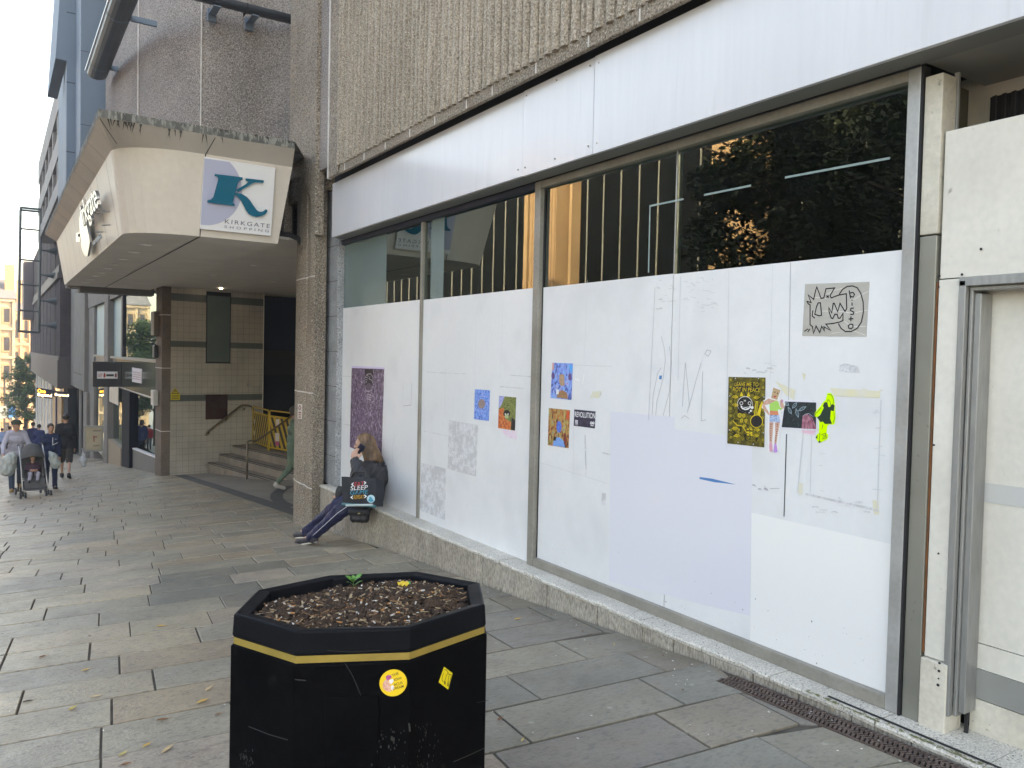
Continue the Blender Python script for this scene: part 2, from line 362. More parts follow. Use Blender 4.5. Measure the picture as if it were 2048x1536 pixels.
TH = math.radians(6.3); DA = V((math.cos(TH), -math.sin(TH), 0)); DB = V((math.sin(TH), math.cos(TH), 0))
rs = random.Random(11)
gm = MB()
tones = [(.285, .275, .25), (.30, .285, .25), (.27, .265, .245), (.315, .29, .25), (.30, .265, .225), (.265, .262, .245), (.32, .30, .26), (.285, .265, .25)]
PX1, KERB = 3.70, 3.53
b_ = -9.5; rows = []
while b_ < 47: rows.append(b_); b_ += .425+rs.uniform(-.012, .012)
for b0, b1 in zip(rows, rows[1:]):
    a = -11.5+rs.random()*.7
    while a < 8.5:
        L = rs.choice([.5, .62, .75, .55, .9, .68, .82]) if b0 < 20 else rs.choice([.6, .9, 1.2]); a1 = a+L
        c = DA*((a+a1)/2)+DB*((b0+b1)/2)
        if -10 < c.x < 4.0 and -6 < c.y < 46:
            gp = .0075+(.003 if rs.random() < .2 else 0); ge = .004+rs.random()*.004; dz = rs.uniform(-.0025, .0025); P = []
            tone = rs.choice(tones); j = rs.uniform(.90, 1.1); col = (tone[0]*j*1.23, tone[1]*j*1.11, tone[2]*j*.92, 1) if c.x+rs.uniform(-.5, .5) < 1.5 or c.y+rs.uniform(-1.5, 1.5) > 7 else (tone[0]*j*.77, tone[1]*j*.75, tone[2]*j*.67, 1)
            lim = 3.70 if c.y > 10.9 else KERB
            for (u, v_) in ((a+ge, b0+gp), (a1-ge, b0+gp), (a1-ge, b1-gp), (a+ge, b1-gp)):
                q = DA*u+DB*v_; q.x = min(q.x, 3.368 if q.y < 3.07 else lim); q.z = g(q.x, q.y)+dz; P.append(q)
            if max(p.x for p in P)-min(p.x for p in P) > .04:
                ct = sum(P, V((0, 0, 0)))/4; T = []
                for p in P: 
                    d = (ct-p); d.z = 0; T.append(p+d.normalized()*.0035+V((0, 0, .003)))
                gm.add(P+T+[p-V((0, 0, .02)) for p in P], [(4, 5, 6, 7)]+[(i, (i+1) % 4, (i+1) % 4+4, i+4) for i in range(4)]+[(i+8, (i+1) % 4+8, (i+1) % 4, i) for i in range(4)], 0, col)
        a = a1
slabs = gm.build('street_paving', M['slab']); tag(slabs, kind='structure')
# base sheet below the slabs, to the horizon
def sheet(name, xs, ys, dz, m):
    mb = MB(); vs = [(x, y, g(x, y)+dz) for y in ys for x in xs]; k = len(xs)
    mb.add(vs, [(j*k+i, j*k+i+1, (j+1)*k+i+1, (j+1)*k+i) for j in range(len(ys)-1) for i in range(k-1)]); return tag(mb.build(name, m), kind='structure')
xs = [-200, -60, -20, -10, -4.5, -2, 0, 1, 2, 2.8, 3.5, 5, 9, 15, 60, 200]
sheet('ground', xs, [-120, -40]+[i*.5-12 for i in range(115)]+[46, 60, 80], -.009, M['joint'])
ys_ = [44.9, 46, 48, 50, 55, 60, 70, 80, 100, 120, 140, 200, 260]
far = sheet('road', xs, ys_, .0, M['ground'])
fm = mat('smooth_arcade_floor', (.30, .275, .235), (.25, .23, .195), .6, 1.2, 6, fine=(.06, 40)); bm_ = mat('dark_floor_band', (.075, .078, .08), (.10, .10, .10), .65, 2)
for nm, x0, x1, m_ in (('floor_band', 3.70, 3.98, bm_), ('arcade_floor', 3.98, 9.4, fm)):
    mb = MB(); n = 30
    for i in range(n):
        y0, y1 = 10.9+i*.38, 10.9+(i+1)*.38
        mb.add([(x0, y0, g(4, y0)-.002), (x1, y0, g(4, y0)-.002), (x1, y1, g(4, y1)-.002), (x0, y1, g(4, y1)-.002)], [(0, 1, 2, 3)])
    tag(mb.build(nm, m_), kind='structure')
mb = MB()                                   # curved darker inlay
arc = [V((4.0+1.9*(1-math.cos(t*.12))*3.2, 12.6+2.2*t*.32, 0)) for t in range(0, 6)]
arc = [V((p.x, p.y, g(4, p.y)+.003)) for p in arc]
mb.ribbon(arc, .22, V((0, 0, 1))); tag(mb.build('floor_inlay', bm_), kind='structure')

# ================================================================== NEAR SHOP BUILDING (facade plane x = 3.74)
GX = 3.74; YL, YR = 9.78, 2.2           # glazing from far to near
shop = empty('shop_building', (GX, 5, -1.7), 'vacant shop with ribbed concrete upper wall, white fascia and boarded glazing', 'building')
# solid mass above
boxobj('upper_mass', M['agg_dark'], shop, 3.44, 16, -9, 10.35, 2.30, 13.0)
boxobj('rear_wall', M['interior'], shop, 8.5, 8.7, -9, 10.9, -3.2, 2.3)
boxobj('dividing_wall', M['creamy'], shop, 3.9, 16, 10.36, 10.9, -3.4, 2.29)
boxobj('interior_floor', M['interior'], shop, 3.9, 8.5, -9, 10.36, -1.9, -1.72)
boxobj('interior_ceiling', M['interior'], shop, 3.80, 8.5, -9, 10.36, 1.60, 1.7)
# ribbed wall: real ribs
mb = MB(); y = 9.12; R = random.Random(3); prof = []
while y > -6:
    wd = R.choice([.055, .07, .08, .09, .075]); gpw = R.choice([.016, .022, .03, .036])
    x = 3.372+R.uniform(-.008, .010)
    prof += [(3.43, y), (x+.026, y-.004), (x, y-.018), (x, y-wd+.018), (x+.026, y-wd+.004), (3.43, y-wd)]
    y -= wd+gpw
prof.append((3.43, y))
nz = 40; rings = []
for i in range(nz+1):
    z = 2.215+(6.6-2.215)*i/nz; rr = []
    for j, (px_, py_) in enumerate(prof):
        wv = .003*math.sin(z*9+j*1.7)+.003*math.sin(z*23+j); rr.append((px_+(wv if px_ < 3.42 else 0), py_+wv*.6, z))
    rings.append(rr)
mb.loft([[V(p) for p in r_] for r_ in rings])
# rib undersides
for j in range(0, len(prof)-6, 6): mb.add([(prof[j+k][0], prof[j+k][1], 2.215) for k in range(6)], [tuple(range(6))])
part(mb, 'ribbed_wall', M['agg_rib'], shop)
boxobj('upper_wall_band', M['agg_rib'], shop, 3.36, 3.44, -6, 9.45, 6.6, 13)
mb = MB(); mb.box(3.40, 3.44, -6, 9.10, 2.12, 2.30); mb.box(3.39, 3.44, 9.13, 9.43, 2.125, 6.6)
part(mb, 'wall_base_lip', M['agg'], shop, bevel=.008)
boxobj('joint_strip', M['mortar'], shop, 3.385, 3.44, 9.435, 9.465, 2.12, 6.6)
R = random.Random(5)
for k in range(11):
    yy = 9.0-k*.56-R.random()*.15; boxobj('lip_pointing', M['mortar'], shop, 3.395, 3.401, yy, yy+.012, 2.13, 2.205)
boxobj('fascia_gap', M['shadowgap'], shop, 3.55, 3.8, -6, 9.64, 1.53, 2.29)
# fascia panels (separate sheets)
for (y0, y1, x, z0, z1) in ((5.356, 9.64, 3.52, 1.445, 2.108), (4.457, 5.345, 3.512, 1.437, 2.108), (-6, 4.445, 3.505, 1.432, 2.108)):
    mb = MB(); mb.box(x, x+.03, y0, y1, z0, z1); part(mb, 'fascia_panel', M['fascia'], shop, bevel=.003)
mb = MB()
for yy, zz in ((5.30, 2.06), (5.30, 1.50), (4.50, 2.06), (4.50, 1.50), (4.9, 2.07), (4.9, 1.49), (4.40, 2.05), (4.40, 1.5), (5.40, 1.5)):
    mb = MB(); mb.tube([(3.502, yy, zz), (3.51, yy, zz)], .006, 6); part(mb, 'rivet', M['alu'], shop)
boxobj('fascia_soffit', mat('fascia_soffit_metal', (.20, .20, .185), rough=.5), shop, 3.55, 3.70, -6, 9.6, 1.437, 1.455)
# glazing frame: top rail, sill bar, mullions, jamb
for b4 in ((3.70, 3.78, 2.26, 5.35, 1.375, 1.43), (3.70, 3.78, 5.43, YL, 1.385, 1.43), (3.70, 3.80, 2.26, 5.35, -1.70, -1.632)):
    boxobj('window_rail', M['alu'] if b4[3] < 6 else mat('shaded_rail', (.03, .035, .06), rough=.5), shop, *b4, bevel=.004)  # far top rail coloured dark navy for the shadow it lies in
boxobj('top_seal', M['shadowgap'], shop, 3.69, 3.78, 2.2, YL, 1.43, 1.437)
boxobj('mullion', M['alu'], shop, 3.715, 3.78, 7.50, 7.545, -1.70, 1.385, bevel=.004)
boxobj('mullion', M['alu'], shop, 3.695, 3.78, 5.35, 5.43, -1.70, 1.43, bevel=.004)
boxobj('jamb', M['alu_light'], shop, 3.70, 3.78, 2.195, 2.26, -1.70, 1.43, bevel=.004)
for b4 in ((3.735, 3.75, 5.338, 5.348, -1.63, 1.37), (3.70, 3.76, 2.183, 2.193, -1.72, 1.43)): boxobj('rubber_seal', M['shadowgap'], shop, *b4)
# panes
for y0, y1 in ((7.545, YL), (5.43, 7.50), (3.86, 5.337), (2.26, 3.855)):
    boxobj('glass_pane', M['glass'], shop, 3.745, 3.755, y0, y1, .571, 1.39)
boxobj('pane_joint', M['alu_light'], shop, 3.742, 3.757, 3.853, 3.862, .57, 1.39)
# boards (applied white sheets) below
tops = ((7.545, YL, .585), (5.43, 7.50, .58), (3.86, 5.337, .575), (2.26, 3.853, .571))
for y0, y1, zt in tops:
    boxobj('white_board', M['board'], shop, 3.738, 3.757, y0, y1, -1.70 if y0 > 5.4 else -1.632, zt)
# pale film and fittings seen behind the glass
boxobj('pale_film', mat('pale_green_film', (.80, .90, .86), (.70, .80, .77), .6, 1.5), shop, 3.765, 3.77, 8.72, YL, .57, 1.44)
fo = mat('pale_teal_glow', (.30, .40, .385), (.24, .33, .315), .25, .8, 4, spec=.5); fo.node_tree.nodes['Principled BSDF'].inputs['Alpha'].default_value = .5  # added outer sheets; pale tint stands for light coming through the panes
boxobj('pale_film', fo, shop, 3.7435, 3.7440, 8.47, YL-.02, .585, 1.385); boxobj('pale_film', fo, shop, 3.7435, 3.7440, 7.08, 7.36, .58, 1.385)
boxobj('pale_film', mat('pale_green_film_dark', (.50, .58, .56), (.40, .48, .46), .6, 1.5), shop, 3.775, 3.78, 7.9, 8.72, .57, 1.44)
lm = mat('pale_tape', (.27, .36, .35), (.20, .28, .27), .5, 20)
mb = MB(); n_ = V((-1, 0, 0))
for L in (((1297, 545), (1300, 412), (1367, 398)), ((1408, 390), (1502, 371)), ((1570, 355), (1780, 316))):
    mb.ribbon([on(a[0], a[1], 0, 3.7435) for a in L], .012, n_)
part(mb, 'tape_line', lm, shop)
# granite pier, plinth, sill
mb = MB(); mb.box(3.66, 3.9, YL, 10.42, -1.70, 2.11)
part(mb, 'granite_pier', M['granite_g'], shop, bevel=.004)
for z in (-1.32, -.87, -.42, .03, .48, .93, 1.38): boxobj('pier_joint', M['joint'], shop, 3.657, 3.67, YL+.001, 10.41, z, z+.006)
# sill course: stones following the line of the facade, chipped edges
ys = []; y = 10.02; R = random.Random(9)
while y > -2: ys.append(y); y -= R.choice([.55, .62, .7, .5])
for y1, y0 in zip(ys, ys[1:]):
    mb = MB(); n = 7; dz = R.uniform(-.002, .002)
    top, bot, back = [], [], []
    for i in range(n+1):
        yy = y0+.003+(y1-y0-.006)*i/n; x = 3.54+R.uniform(-.004, .006)+(R.random() < .12)*.012
        top.append(V((x+.01, yy, -1.70+dz))); bot.append(V((x, yy, -1.709+dz-R.random()*.006))); back.append(V((3.9, yy, -1.70+dz)))
    low = [V((p.x+.002, p.y, -1.728)) for p in bot]
    mb.loft([back, top, bot, low]); mb.poly([top[0], bot[0], low[0], V((3.9, low[0].y, -1.728)), back[0]]); mb.poly([back[-1], V((3.9, low[-1].y, -1.728)), low[-1], bot[-1], top[-1]])
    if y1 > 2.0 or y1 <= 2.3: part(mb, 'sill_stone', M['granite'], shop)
y = 10.02
while y > -1:
    wd = R.choice([.30, .28, .31, .16, .33]); y0 = y-wd; x = 3.548+R.uniform(-.004, .005)
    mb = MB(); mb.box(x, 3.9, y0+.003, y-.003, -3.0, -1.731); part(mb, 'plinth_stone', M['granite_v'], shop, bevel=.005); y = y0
boxobj('plinth_core', M['joint'], shop, 3.58, 3.92, -2, 10.0, -3.0, -1.735)
# black threshold strip on the sill by the door
mb = MB(); mb.box(3.585, 3.60, -1, 2.5, -1.6985, -1.696); part(mb, 'threshold_strip', M['shadowgap'], shop)
mossm = mat('moss', (.13, .15, .05), (.20, .19, .09), .95, 20)
mb = MB(); R = random.Random(2)
for i in range(240):
    yy = 1.0+R.random()*1.6; p = V((3.545+abs(R.gauss(0, .012)), yy, -1.6985)); s_ = R.uniform(.002, .007); mb.poly([p+V((math.cos(t)*s_, math.sin(t)*s_*2.2, R.random()*.002)) for t in (0, 1.5, 3.1, 4.6)])
part(mb, 'moss', mossm, shop); 

# boarded entrance at the near end
ent = empty('boarded_entrance', (3.8, 1.5, -1.7), 'cream boarded-up entrance with dented grey metal door frame beside the shop window', 'doorway')
gpm = mat('grey_green_post', (.30, .295, .25), (.24, .235, .20), .38, 2, 6, metal=.3, c3=(.12, .11, .09), s3=25, lo3=.70, hi3=.8, coat=.1)
boxobj('metal_post', gpm, ent, 3.715, 3.83, 2.096, 2.180, -1.72, .62, bevel=.004)
boxobj('cream_post', M['creamy'], ent, 3.712, 3.83, 2.094, 2.180, .628, 1.375, bevel=.004)
boxobj('rust_strip', M['rust'], ent, 3.722, 3.80, 2.086, 2.094, -1.36, .40)
boxobj('inner_strip', M['alu_light'], ent, 3.835, 3.85, 2.088, 2.108, .9, 1.40)
boxobj('recess_side', mat('green_grey_recess', (.13, .13, .09), (.09, .09, .065), .6, 2), ent, 3.85, 4.25, 2.26, 2.28, .9, 1.44)
boxobj('recess_back', M['cream'], ent, 4.25, 4.30, -2, 2.3, -1.8, 1.5)
mb = MB(); mb.box(4.20, 4.21, .6, 2.125, 1.0, 1.36)
part(mb, 'louvre_void', M['dark'], ent)
mb = MB()
for i in range(24): yy = 2.10-i*.045; mb.obox((4.19, yy, 1.18), V((.006, .012, 0)), V((-.003, .002, 0)), V((0, 0, .18)))
part(mb, 'louvre_blade', mat('louvre_dark', (.03, .028, .03), rough=.5), ent)
boxobj('hoarding_board', M['cream'], ent, 3.728, 3.75, -2, 2.082, .415, 1.10, bevel=.002)
boxobj('hoarding_board', M['cream'], ent, 3.726, 3.75, 1.985, 2.084, -1.375, .410, bevel=.002)
mb = MB(); mb.box(3.705, 3.85, 1.965, 2.092, -1.735, -1.38); part(mb, 'stone_base', M['creamy'], ent, bevel=.006)
mb = MB()
for (px_, py_, r_) in ((1879, 552, .006), (1924, 549, .006), (1877, 574, .006), (1921, 574, .006), (1868, 890, .005), (1877, 1457-350, .005), (1962, 518-20, .006), (1879, 1326, .006), (1878, 1342, .0065), (1877, 1357, .004), (1876, 1370, .007)):
    p = on(px_, py_, 0, 3.724 if py_ < 1300 else 3.703); mb = MB(); mb.tube([p, p+V((-.0015, 0, 0))], r_, 10); part(mb, 'screw_head', M['shadowgap'], ent)
boxobj('entrance_soffit', mat('entrance_soffit_grey', (.34, .335, .30), (.29, .285, .26), .7, 2), ent, 3.70, 4.3, -2, 2.18, 1.442, 1.46)
gf = mat('galvanised_frame', (.36, .36, .35), (.27, .27, .26), .45, 3, 6, metal=.5, stretch=(1, 1, .15), fine=(.1, 60), c3=(.12, .12, .11), s3=12, lo3=.70, hi3=.8)
for b6 in ((3.712, 3.745, 1.952, 1.985, -1.62, .40), (3.745, 3.80, 1.935, 1.952, -1.62, .36), (3.76, 3.86, 1.905, 1.935, -1.60, .34)):
    boxobj('door_frame', gf, ent, *b6, bevel=.004)
for b6 in ((3.712, 3.745, -1.5, 1.985, .372, .413), (3.745, 3.80, -1.5, 1.952, .352, .370)):
    boxobj('door_head', gf, ent, *b6, bevel=.003)
boxobj('door', M['cream'], ent, 3.862, 3.90, -1.5, 1.93, -1.28, .36)
boxobj('door', M['cream'], ent, 3.858, 3.90, -1.5, 1.93, -1.40, -1.284)
boxobj('kick_plate', mat('grey_kick_plate', (.27, .27, .25), (.23, .23, .215), .6, 3), ent, 3.855, 3.90, -1.5, 1.925, -1.54, -1.402)
boxobj('patch_strip', mat('grey_patch', (.52, .52, .50), rough=.6), ent, 3.859, 3.864, -1.5, 1.925, -.62, -.53)
boxobj('door_base', M['creamy'], ent, 3.858, 3.92, -1.5, 1.93, -1.73, -1.545)
boxobj('black_seal', M['shadowgap'], ent, 3.80, 3.812, 1.91, 1.925, -1.70, -1.60)
sheetm = MB(); sheetm.box(3.9, 4.3, -2, 2.3, -1.78, -1.74); part(sheetm, 'threshold', M['granite_v'], ent)

# marks on the boards (pencil lines, tape residue, torn paper ghosts)
pm = [mat('pencil', (.42, .42, .45), rough=.6), mat('glue_residue', (.55, .55, .56), (.70, .70, .72), .6, 14, 8, .42, .58, c3=(.45, .45, .46), s3=60, lo3=.55, hi3=.7),
      mat('lavender_patch', (.715, .715, .79), (.73, .735, .79), .3, 1.2, coat=.2), mat('yellow_tape', (.72, .68, .48), (.70, .68, .58), .6, 20), mat('blue_pen', (.05, .22, .50), rough=.5), M['ink'], mat('pink_wash', (.80, .60, .72), (.78, .72, .77), .5, 30),
      mat('faint_line', (.60, .61, .63), rough=.5), mat('clean_patch', (.83, .83, .82), rough=.35)]
BX = 3.7375; nX = V((-1, 0, 0)); lay = [0]
def B(px, py, k=0): p = on(px, py, 0, BX-.0003-k*.0003); return p
MN = ['pencil_line', 'glue_patch', 'lavender_sheet', 'tape_piece', 'pen_stroke', 'black_line', 'pink_smear', 'faint_line', 'clean_patch']
mb = MB()
def bp(pts, mi, k=0): m1 = MB(); m1.poly([B(x, y, k) for x, y in pts]); part(m1, MN[mi], pm[mi], shop)
def bl(pts, w, mi, k=3, to=None):
    m1 = to or MB(); m1.ribbon([B(x, y, k) for x, y in pts], w, nX, mi if to else 0)
    if not to: part(m1, MN[mi], pm[mi], shop)
bp([(1221, 823), (1349, 834), (1349, 858), (1505, 878), (1500, 1232), (1218, 1163)], 2, 0)
bp([(898, 840), (956, 850), (952, 953), (895, 938)], 1); bp([(843, 926), (892, 937), (890, 1040), (838, 1020)], 1)
bp([(1503, 1025), (1790, 1090), (1783, 1388), (1500, 1290)], 8, 0)
for pts, w_, mi in ((((1361, 552), (1356, 760)), .004, 7), (((1581, 525), (1577, 800)), .004, 0), (((1458, 540), (1452, 900)), .003, 7), (((1310, 575), (1297, 840)), .003, 0), (((1545, 530), (1540, 760)), .002, 7), (((1175, 560), (1168, 730)), .002, 7),
                    (((953, 610), (948, 800)), .003, 7), (((753, 620), (752, 740)), .003, 7), (((1007, 600), (1000, 760)), .002, 7), (((1573, 868), (1568, 1033)), .006, 5), (((790, 868), (784, 900), (786, 930)), .008, 1),
                    (((680, 752), (702, 753)), .008, 1), (((680, 848), (700, 850)), .008, 1), (((853, 744), (888, 746), (933, 748)), .006, 1), (((891, 740), (889, 838)), .004, 7), (((1020, 750), (1068, 754)), .006, 1),
                    (((805, 812), (806, 762)), .006, 1), (((824, 765), (822, 810), (806, 812)), .006, 0), (((1000, 773), (1048, 777)), .007, 1), (((848, 862), (895, 872)), .006, 1), (((1170, 870), (1172, 950)), .012, 1),
                    (((1147, 845), (1147, 960)), .003, 7), (((1146, 730), (1225, 733)), .003, 7), (((1070, 922), (1215, 967)), .003, 7), (((1205, 905), (1222, 910)), .01, 1)):
    bl(pts, w_, mi)
sk = lambda pts: [(1250+a/4.268, 640+b/4.267) for a, b in pts]
for pts in (((310, 140), (335, 240), (345, 340), (325, 500), (270, 700), (262, 815)), ((378, 225), (397, 360), (380, 600), (325, 818)), ((310, 405), (280, 450), (240, 640), (232, 810)), ((650, 365), (610, 500), (560, 690), (530, 790)), ((515, 360), (500, 560), (490, 740)), ((515, 370), (535, 560), (550, 740)), ((662, 440), (652, 860), (690, 852)), ((480, 840), (510, 815), (550, 845)), ((735, 265), (700, 255), (680, 290), (710, 310), (735, 265))):
    bl(sk(pts), .0035, 0)
R = random.Random(8)
def scrib(x0, y0, x1, y1, n, w_, mi=1):
    for i in range(n):
        x, y = R.uniform(x0, x1), R.uniform(y0, y1); d = R.uniform(5, 16)*(.3+R.random()); bl([(x, y), (x+d*.6, y+R.uniform(-2, 2)), (x+d, y+R.uniform(-1, 3))], w_*(.5+R.random()), mi, 4+i % 5, mb)
scrib(1310, 560, 1345, 620, 12, .005); scrib(1363, 555, 1425, 625, 26, .0035, 7); scrib(1480, 725, 1545, 745, 12, .005); scrib(700, 915, 785, 928, 6, .006); scrib(1500, 970, 1540, 980, 8, .005, 0)
scrib(1600, 775, 1760, 800, 8, .006, 3); scrib(1630, 800, 1640, 990, 6, .003, 7); scrib(1745, 800, 1760, 1000, 10, .004, 7); scrib(1620, 990, 1755, 1025, 14, .005, 1)
for pts, mi, w_ in ((((1627, 800), (1607, 860), (1595, 985)), 7, .006), (((1611, 988), (1745, 1018)), 1, .012), (((1625, 815), (1620, 985)), 7, .004), (((1762, 800), (1754, 1024)), 7, .006)): bl(pts, w_, mi)
for pts in (((1745, 1000), (1757, 1002), (1758, 1030), (1748, 1028)), ((1598, 965), (1606, 967), (1605, 990), (1596, 988)), ((1550, 762), (1590, 780), (1588, 800), (1570, 788)), ((1660, 776), (1760, 782), (1760, 796), (1668, 792)), ((1604, 745), (1612, 748), (1608, 762)), ((1185, 783), (1202, 782), (1196, 796), (1180, 796))): bp(pts, 3, 2)
for i in range(3): bl([(1196, 797), (1203, 785)], .004, 3)
bp([(1399, 954), (1425, 957.5), (1472, 969), (1430, 964.5), (1399, 958)], 4, 3); bp([(1319, 751), (1324, 751), (1323, 759), (1318, 758)], 4, 3)
bp([(1000, 858), (1034, 863), (1033, 880), (1012, 873)], 6, 2); bp([(1602, 862), (1633, 867), (1625, 872), (1606, 869)], 6, 2)
bp([(1680, 730), (1690, 727), (1715, 732), (1720, 745), (1700, 745), (1678, 742)], 1, 2); bp([(1204, 985), (1212, 987), (1211, 1012), (1202, 1010)], 1, 2)
bl([(1150, 758), (1160, 761)], .014, 8, 5); bl([(1168, 748), (1165, 768)], .014, 8, 5)
for i in range(90):
    y_, z_ = 2.3+R.random()*3, -1.62+abs(R.gauss(0, .22)); s_ = R.uniform(.0012, .004); p = V((BX-.002, y_, z_)); mb.poly([p+V((0, s_, 0)), p+V((0, 0, s_*2)), p-V((0, s_, 0)), p-V((0, 0, s_))], 5 if R.random() < .3 else 1)
tag(part(mb, 'scribble_marks', pm, shop), kind='stuff')
# ================================================================== POSTERS AND STICKERS
def artmat(name, stops, scale=20, dist=1.5, st=(1, 1, 1), detail=5, rough=.45, vor=0):
    m = bpy.data.materials.new(name); m.use_nodes = True; t = m.node_tree; b = t.nodes['Principled BSDF']; b.inputs['Roughness'].default_value = rough
    tc = N(t, 'ShaderNodeTexCoord'); mp = N(t, 'ShaderNodeMapping'); mp.inputs['Scale'].default_value = st; t.links.new(tc.outputs['Object'], mp.inputs[0])
    n = N(t, 'ShaderNodeTexNoise'); n.inputs['Scale'].default_value = scale; n.inputs['Detail'].default_value = detail; n.inputs['Distortion'].default_value = dist
    t.links.new(mp.outputs[0], n.inputs['Vector']); r = N(t, 'ShaderNodeValToRGB'); e = r.color_ramp.elements
    while len(e) < len(stops): e.new(.5)
    for k, (p, c) in enumerate(stops): e[k].position = p; e[k].color = rgb(c)
    t.links.new(n.outputs['Fac'], r.inputs[0]); t.links.new(r.outputs[0], b.inputs['Base Color']); return m
PZ = 3.7358
def Q(px, py, k=0): return on(px, py, 0, PZ-.00035*k)
class Post:
    def __init__(s, name, label, sc=1, ox=0, oy=0, loc=None, cat='poster', group='paste-ups on the white boards'):
        s.sc, s.ox, s.oy = sc, ox, oy; s.mb = MB(); s.name = name; s.mats = []; s.label = label; s.cat = cat; s.group = group; s.sub = []
    def p(s, pts): return [(s.ox+a/s.sc, s.oy+b/s.sc) for a, b in pts]
    def mi(s, m):
        if m not in s.mats: s.mats.append(m)
        return s.mats.index(m)
    def poly(s, pts, m, k=0, th=0): s.mb.poly([Q(x, y, k) for x, y in s.p(pts)], s.mi(m), nX if th else None, th)
    def line(s, pts, w, m, k=4, closed=False): s.mb.ribbon([Q(x, y, k) for x, y in s.p(pts)], w, nX, s.mi(m), closed)
    def disc(s, cx, cy, rx, ry, m, k=2, n=18): s.poly([(cx+rx*math.cos(2*math.pi*i/n), cy+ry*math.sin(2*math.pi*i/n)) for i in range(n)], m, k)
    def text(s, body, x0, y0, x1, y1, h, m, k=5, **kw):
        """baseline from (x0,y0) to (x1,y1) in crop pixels, h crop pixels high"""
        (a, b), (c, d) = s.p([(x0, y0), (x1, y1)]); A = Q(a, b, k); Bp = Q(c, d, k); X = (Bp-A); L = X.length; X.normalize()
        (e, f), = s.p([(x0, y0-h)]); H = (Q(e, f, k)-A).length; Yv = nX.cross(X).normalized(); text(s.mb, body, A, X, Yv, H, s.mi(m), wid=L, off=.0, **kw)
    def done(s):
        o = s.mb.build(s.name, s.mats); P = V(s.mb.v[0]); o.data.transform(Matrix.Translation(-P)); o.location = P
        return tag(o, s.label, s.cat, s.group)
W_ = M['white']; K_ = M['ink']
# bisto drawing
paper = mat('wrinkled_grey_paper', (.44, .42, .375), (.50, .48, .44), .35, 10, 6, .3, .7, bump=.6, bscale=9, bdist=.01, stretch=(1, .35, 1), coat=.3)
p = Post('paste_up', 'grey paper with a black marker drawing of a spiky dog head and the word bisto', 9.6, 1580, 540)
p.poly([(290, 270), (1525, 228), (1465, 1278), (235, 1265)], paper, 0, .0008)
for L, cl in (([(320, 600), (350, 650), (385, 665), (385, 800), (385, 1050), (430, 1085), (452, 1215), (500, 1075), (570, 1200), (610, 1080), (660, 1170), (650, 1090), (780, 1160), (690, 1040), (830, 1025), (950, 1000), (1015, 970), (1018, 830), (960, 925), (925, 925), (905, 850), (860, 850), (820, 935), (790, 920), (750, 800), (745, 720), (800, 825), (830, 640), (850, 640), (915, 800), (960, 640), (1055, 795), (1090, 740), (1080, 455), (940, 480), (790, 535), (770, 490), (855, 345), (690, 360), (650, 535), (595, 545), (515, 325), (490, 400), (455, 565), (350, 480), (405, 625), (320, 600)], 0),
              ([(540, 630), (585, 630), (605, 870), (560, 880), (475, 850), (510, 700), (540, 630)], 0), ([(440, 775), (425, 880), (475, 925)], 0), ([(945, 465), (1010, 370), (1100, 315), (1200, 305), (1290, 340), (1360, 450), (1405, 620), (1410, 800), (1370, 1000), (1290, 1120), (1180, 1180), (1060, 1180), (980, 1120), (930, 1030)], 0),
              ([(1135, 390), (1165, 545)], 0), ([(1150, 500), (1210, 520), (1240, 470), (1210, 430), (1155, 440)], 0), ([(1190, 625), (1192, 685)], 0), ([(1188, 575), (1191, 592)], 0), ([(1225, 730), (1170, 735), (1160, 775), (1225, 810), (1215, 850), (1155, 850)], 0), ([(1170, 890), (1168, 985)], 0), ([(1125, 942), (1218, 935)], 0),
              ([(1165, 1035), (1120, 1070), (1125, 1115), (1175, 1130), (1210, 1095), (1205, 1050), (1165, 1035)], 0), ([(275, 1180), (345, 1130)], 0), ([(340, 1190), (380, 1130)], 0), ([(700, 490), (745, 530)], 0), ([(745, 490), (700, 530)], 0)):
    p.line(L, .0062, K_, 3)
hl = mat('paper_crease', (.72, .70, .66), rough=.3)
for L in ([(690, 470), (860, 390), (1010, 350)], [(1220, 570), (1400, 460), (1515, 405)], [(620, 790), (900, 785), (1200, 830), (1480, 770)], [(800, 1215), (1000, 1190), (1250, 1180), (1450, 1250)], [(1040, 980), (1200, 1090), (1460, 1080)], [(480, 525), (700, 545)]): p.line(L, .0025, hl, 1)
p.done()
# gold poster
gold1 = artmat('ochre_print', [(.35, (.01, .009, .005)), (.45, (.06, .05, .006)), (.54, (.24, .19, .015)), (.60, (.03, .025, .006)), (.7, (.40, .31, .03))], 38, 1.2)
goldb = artmat('ochre_border', [(.4, (.06, .052, .01)), (.5, (.11, .09, .015)), (.6, (.17, .14, .02))], 30)
yel = mat('print_yellow', (.75, .55, .03), rough=.45); olv = mat('print_olive', (.32, .26, .03), rough=.45)
p = Post('poster', 'tall black and gold poster headed LEAVE ME TO ROT IN PEACE', 6.827, 1420, 720)
p.poly([(253, 230), (757, 240), (740, 1193), (235, 1140)], goldb, 0, .0008); p.poly([(318, 290), (690, 296), (678, 1120), (303, 1085)], gold1, 1)
R = random.Random(4)
for k in range(9): p.disc(283, 270+k*98, 17, 19, olv, 2); p.disc(725, 275+k*102, 17, 19, olv, 2)
for x, y in ((345, 250), (660, 250), (268, 490), (735, 505), (260, 955), (725, 995), (380, 1125), (590, 1150)): p.disc(x, y, 12, 16, K_, 3); p.disc(x+2, y, 6, 9, W_, 4)
p.poly([(330, 300), (668, 306), (690, 440), (308, 432)], K_, 2)
p.text('LEAVE ME TO', 335, 357, 662, 361, 52, yel, 6, bold=.004, shear=.12); p.text('ROT IN PEACE', 312, 428, 686, 438, 56, yel, 6, bold=.004, shear=.12)
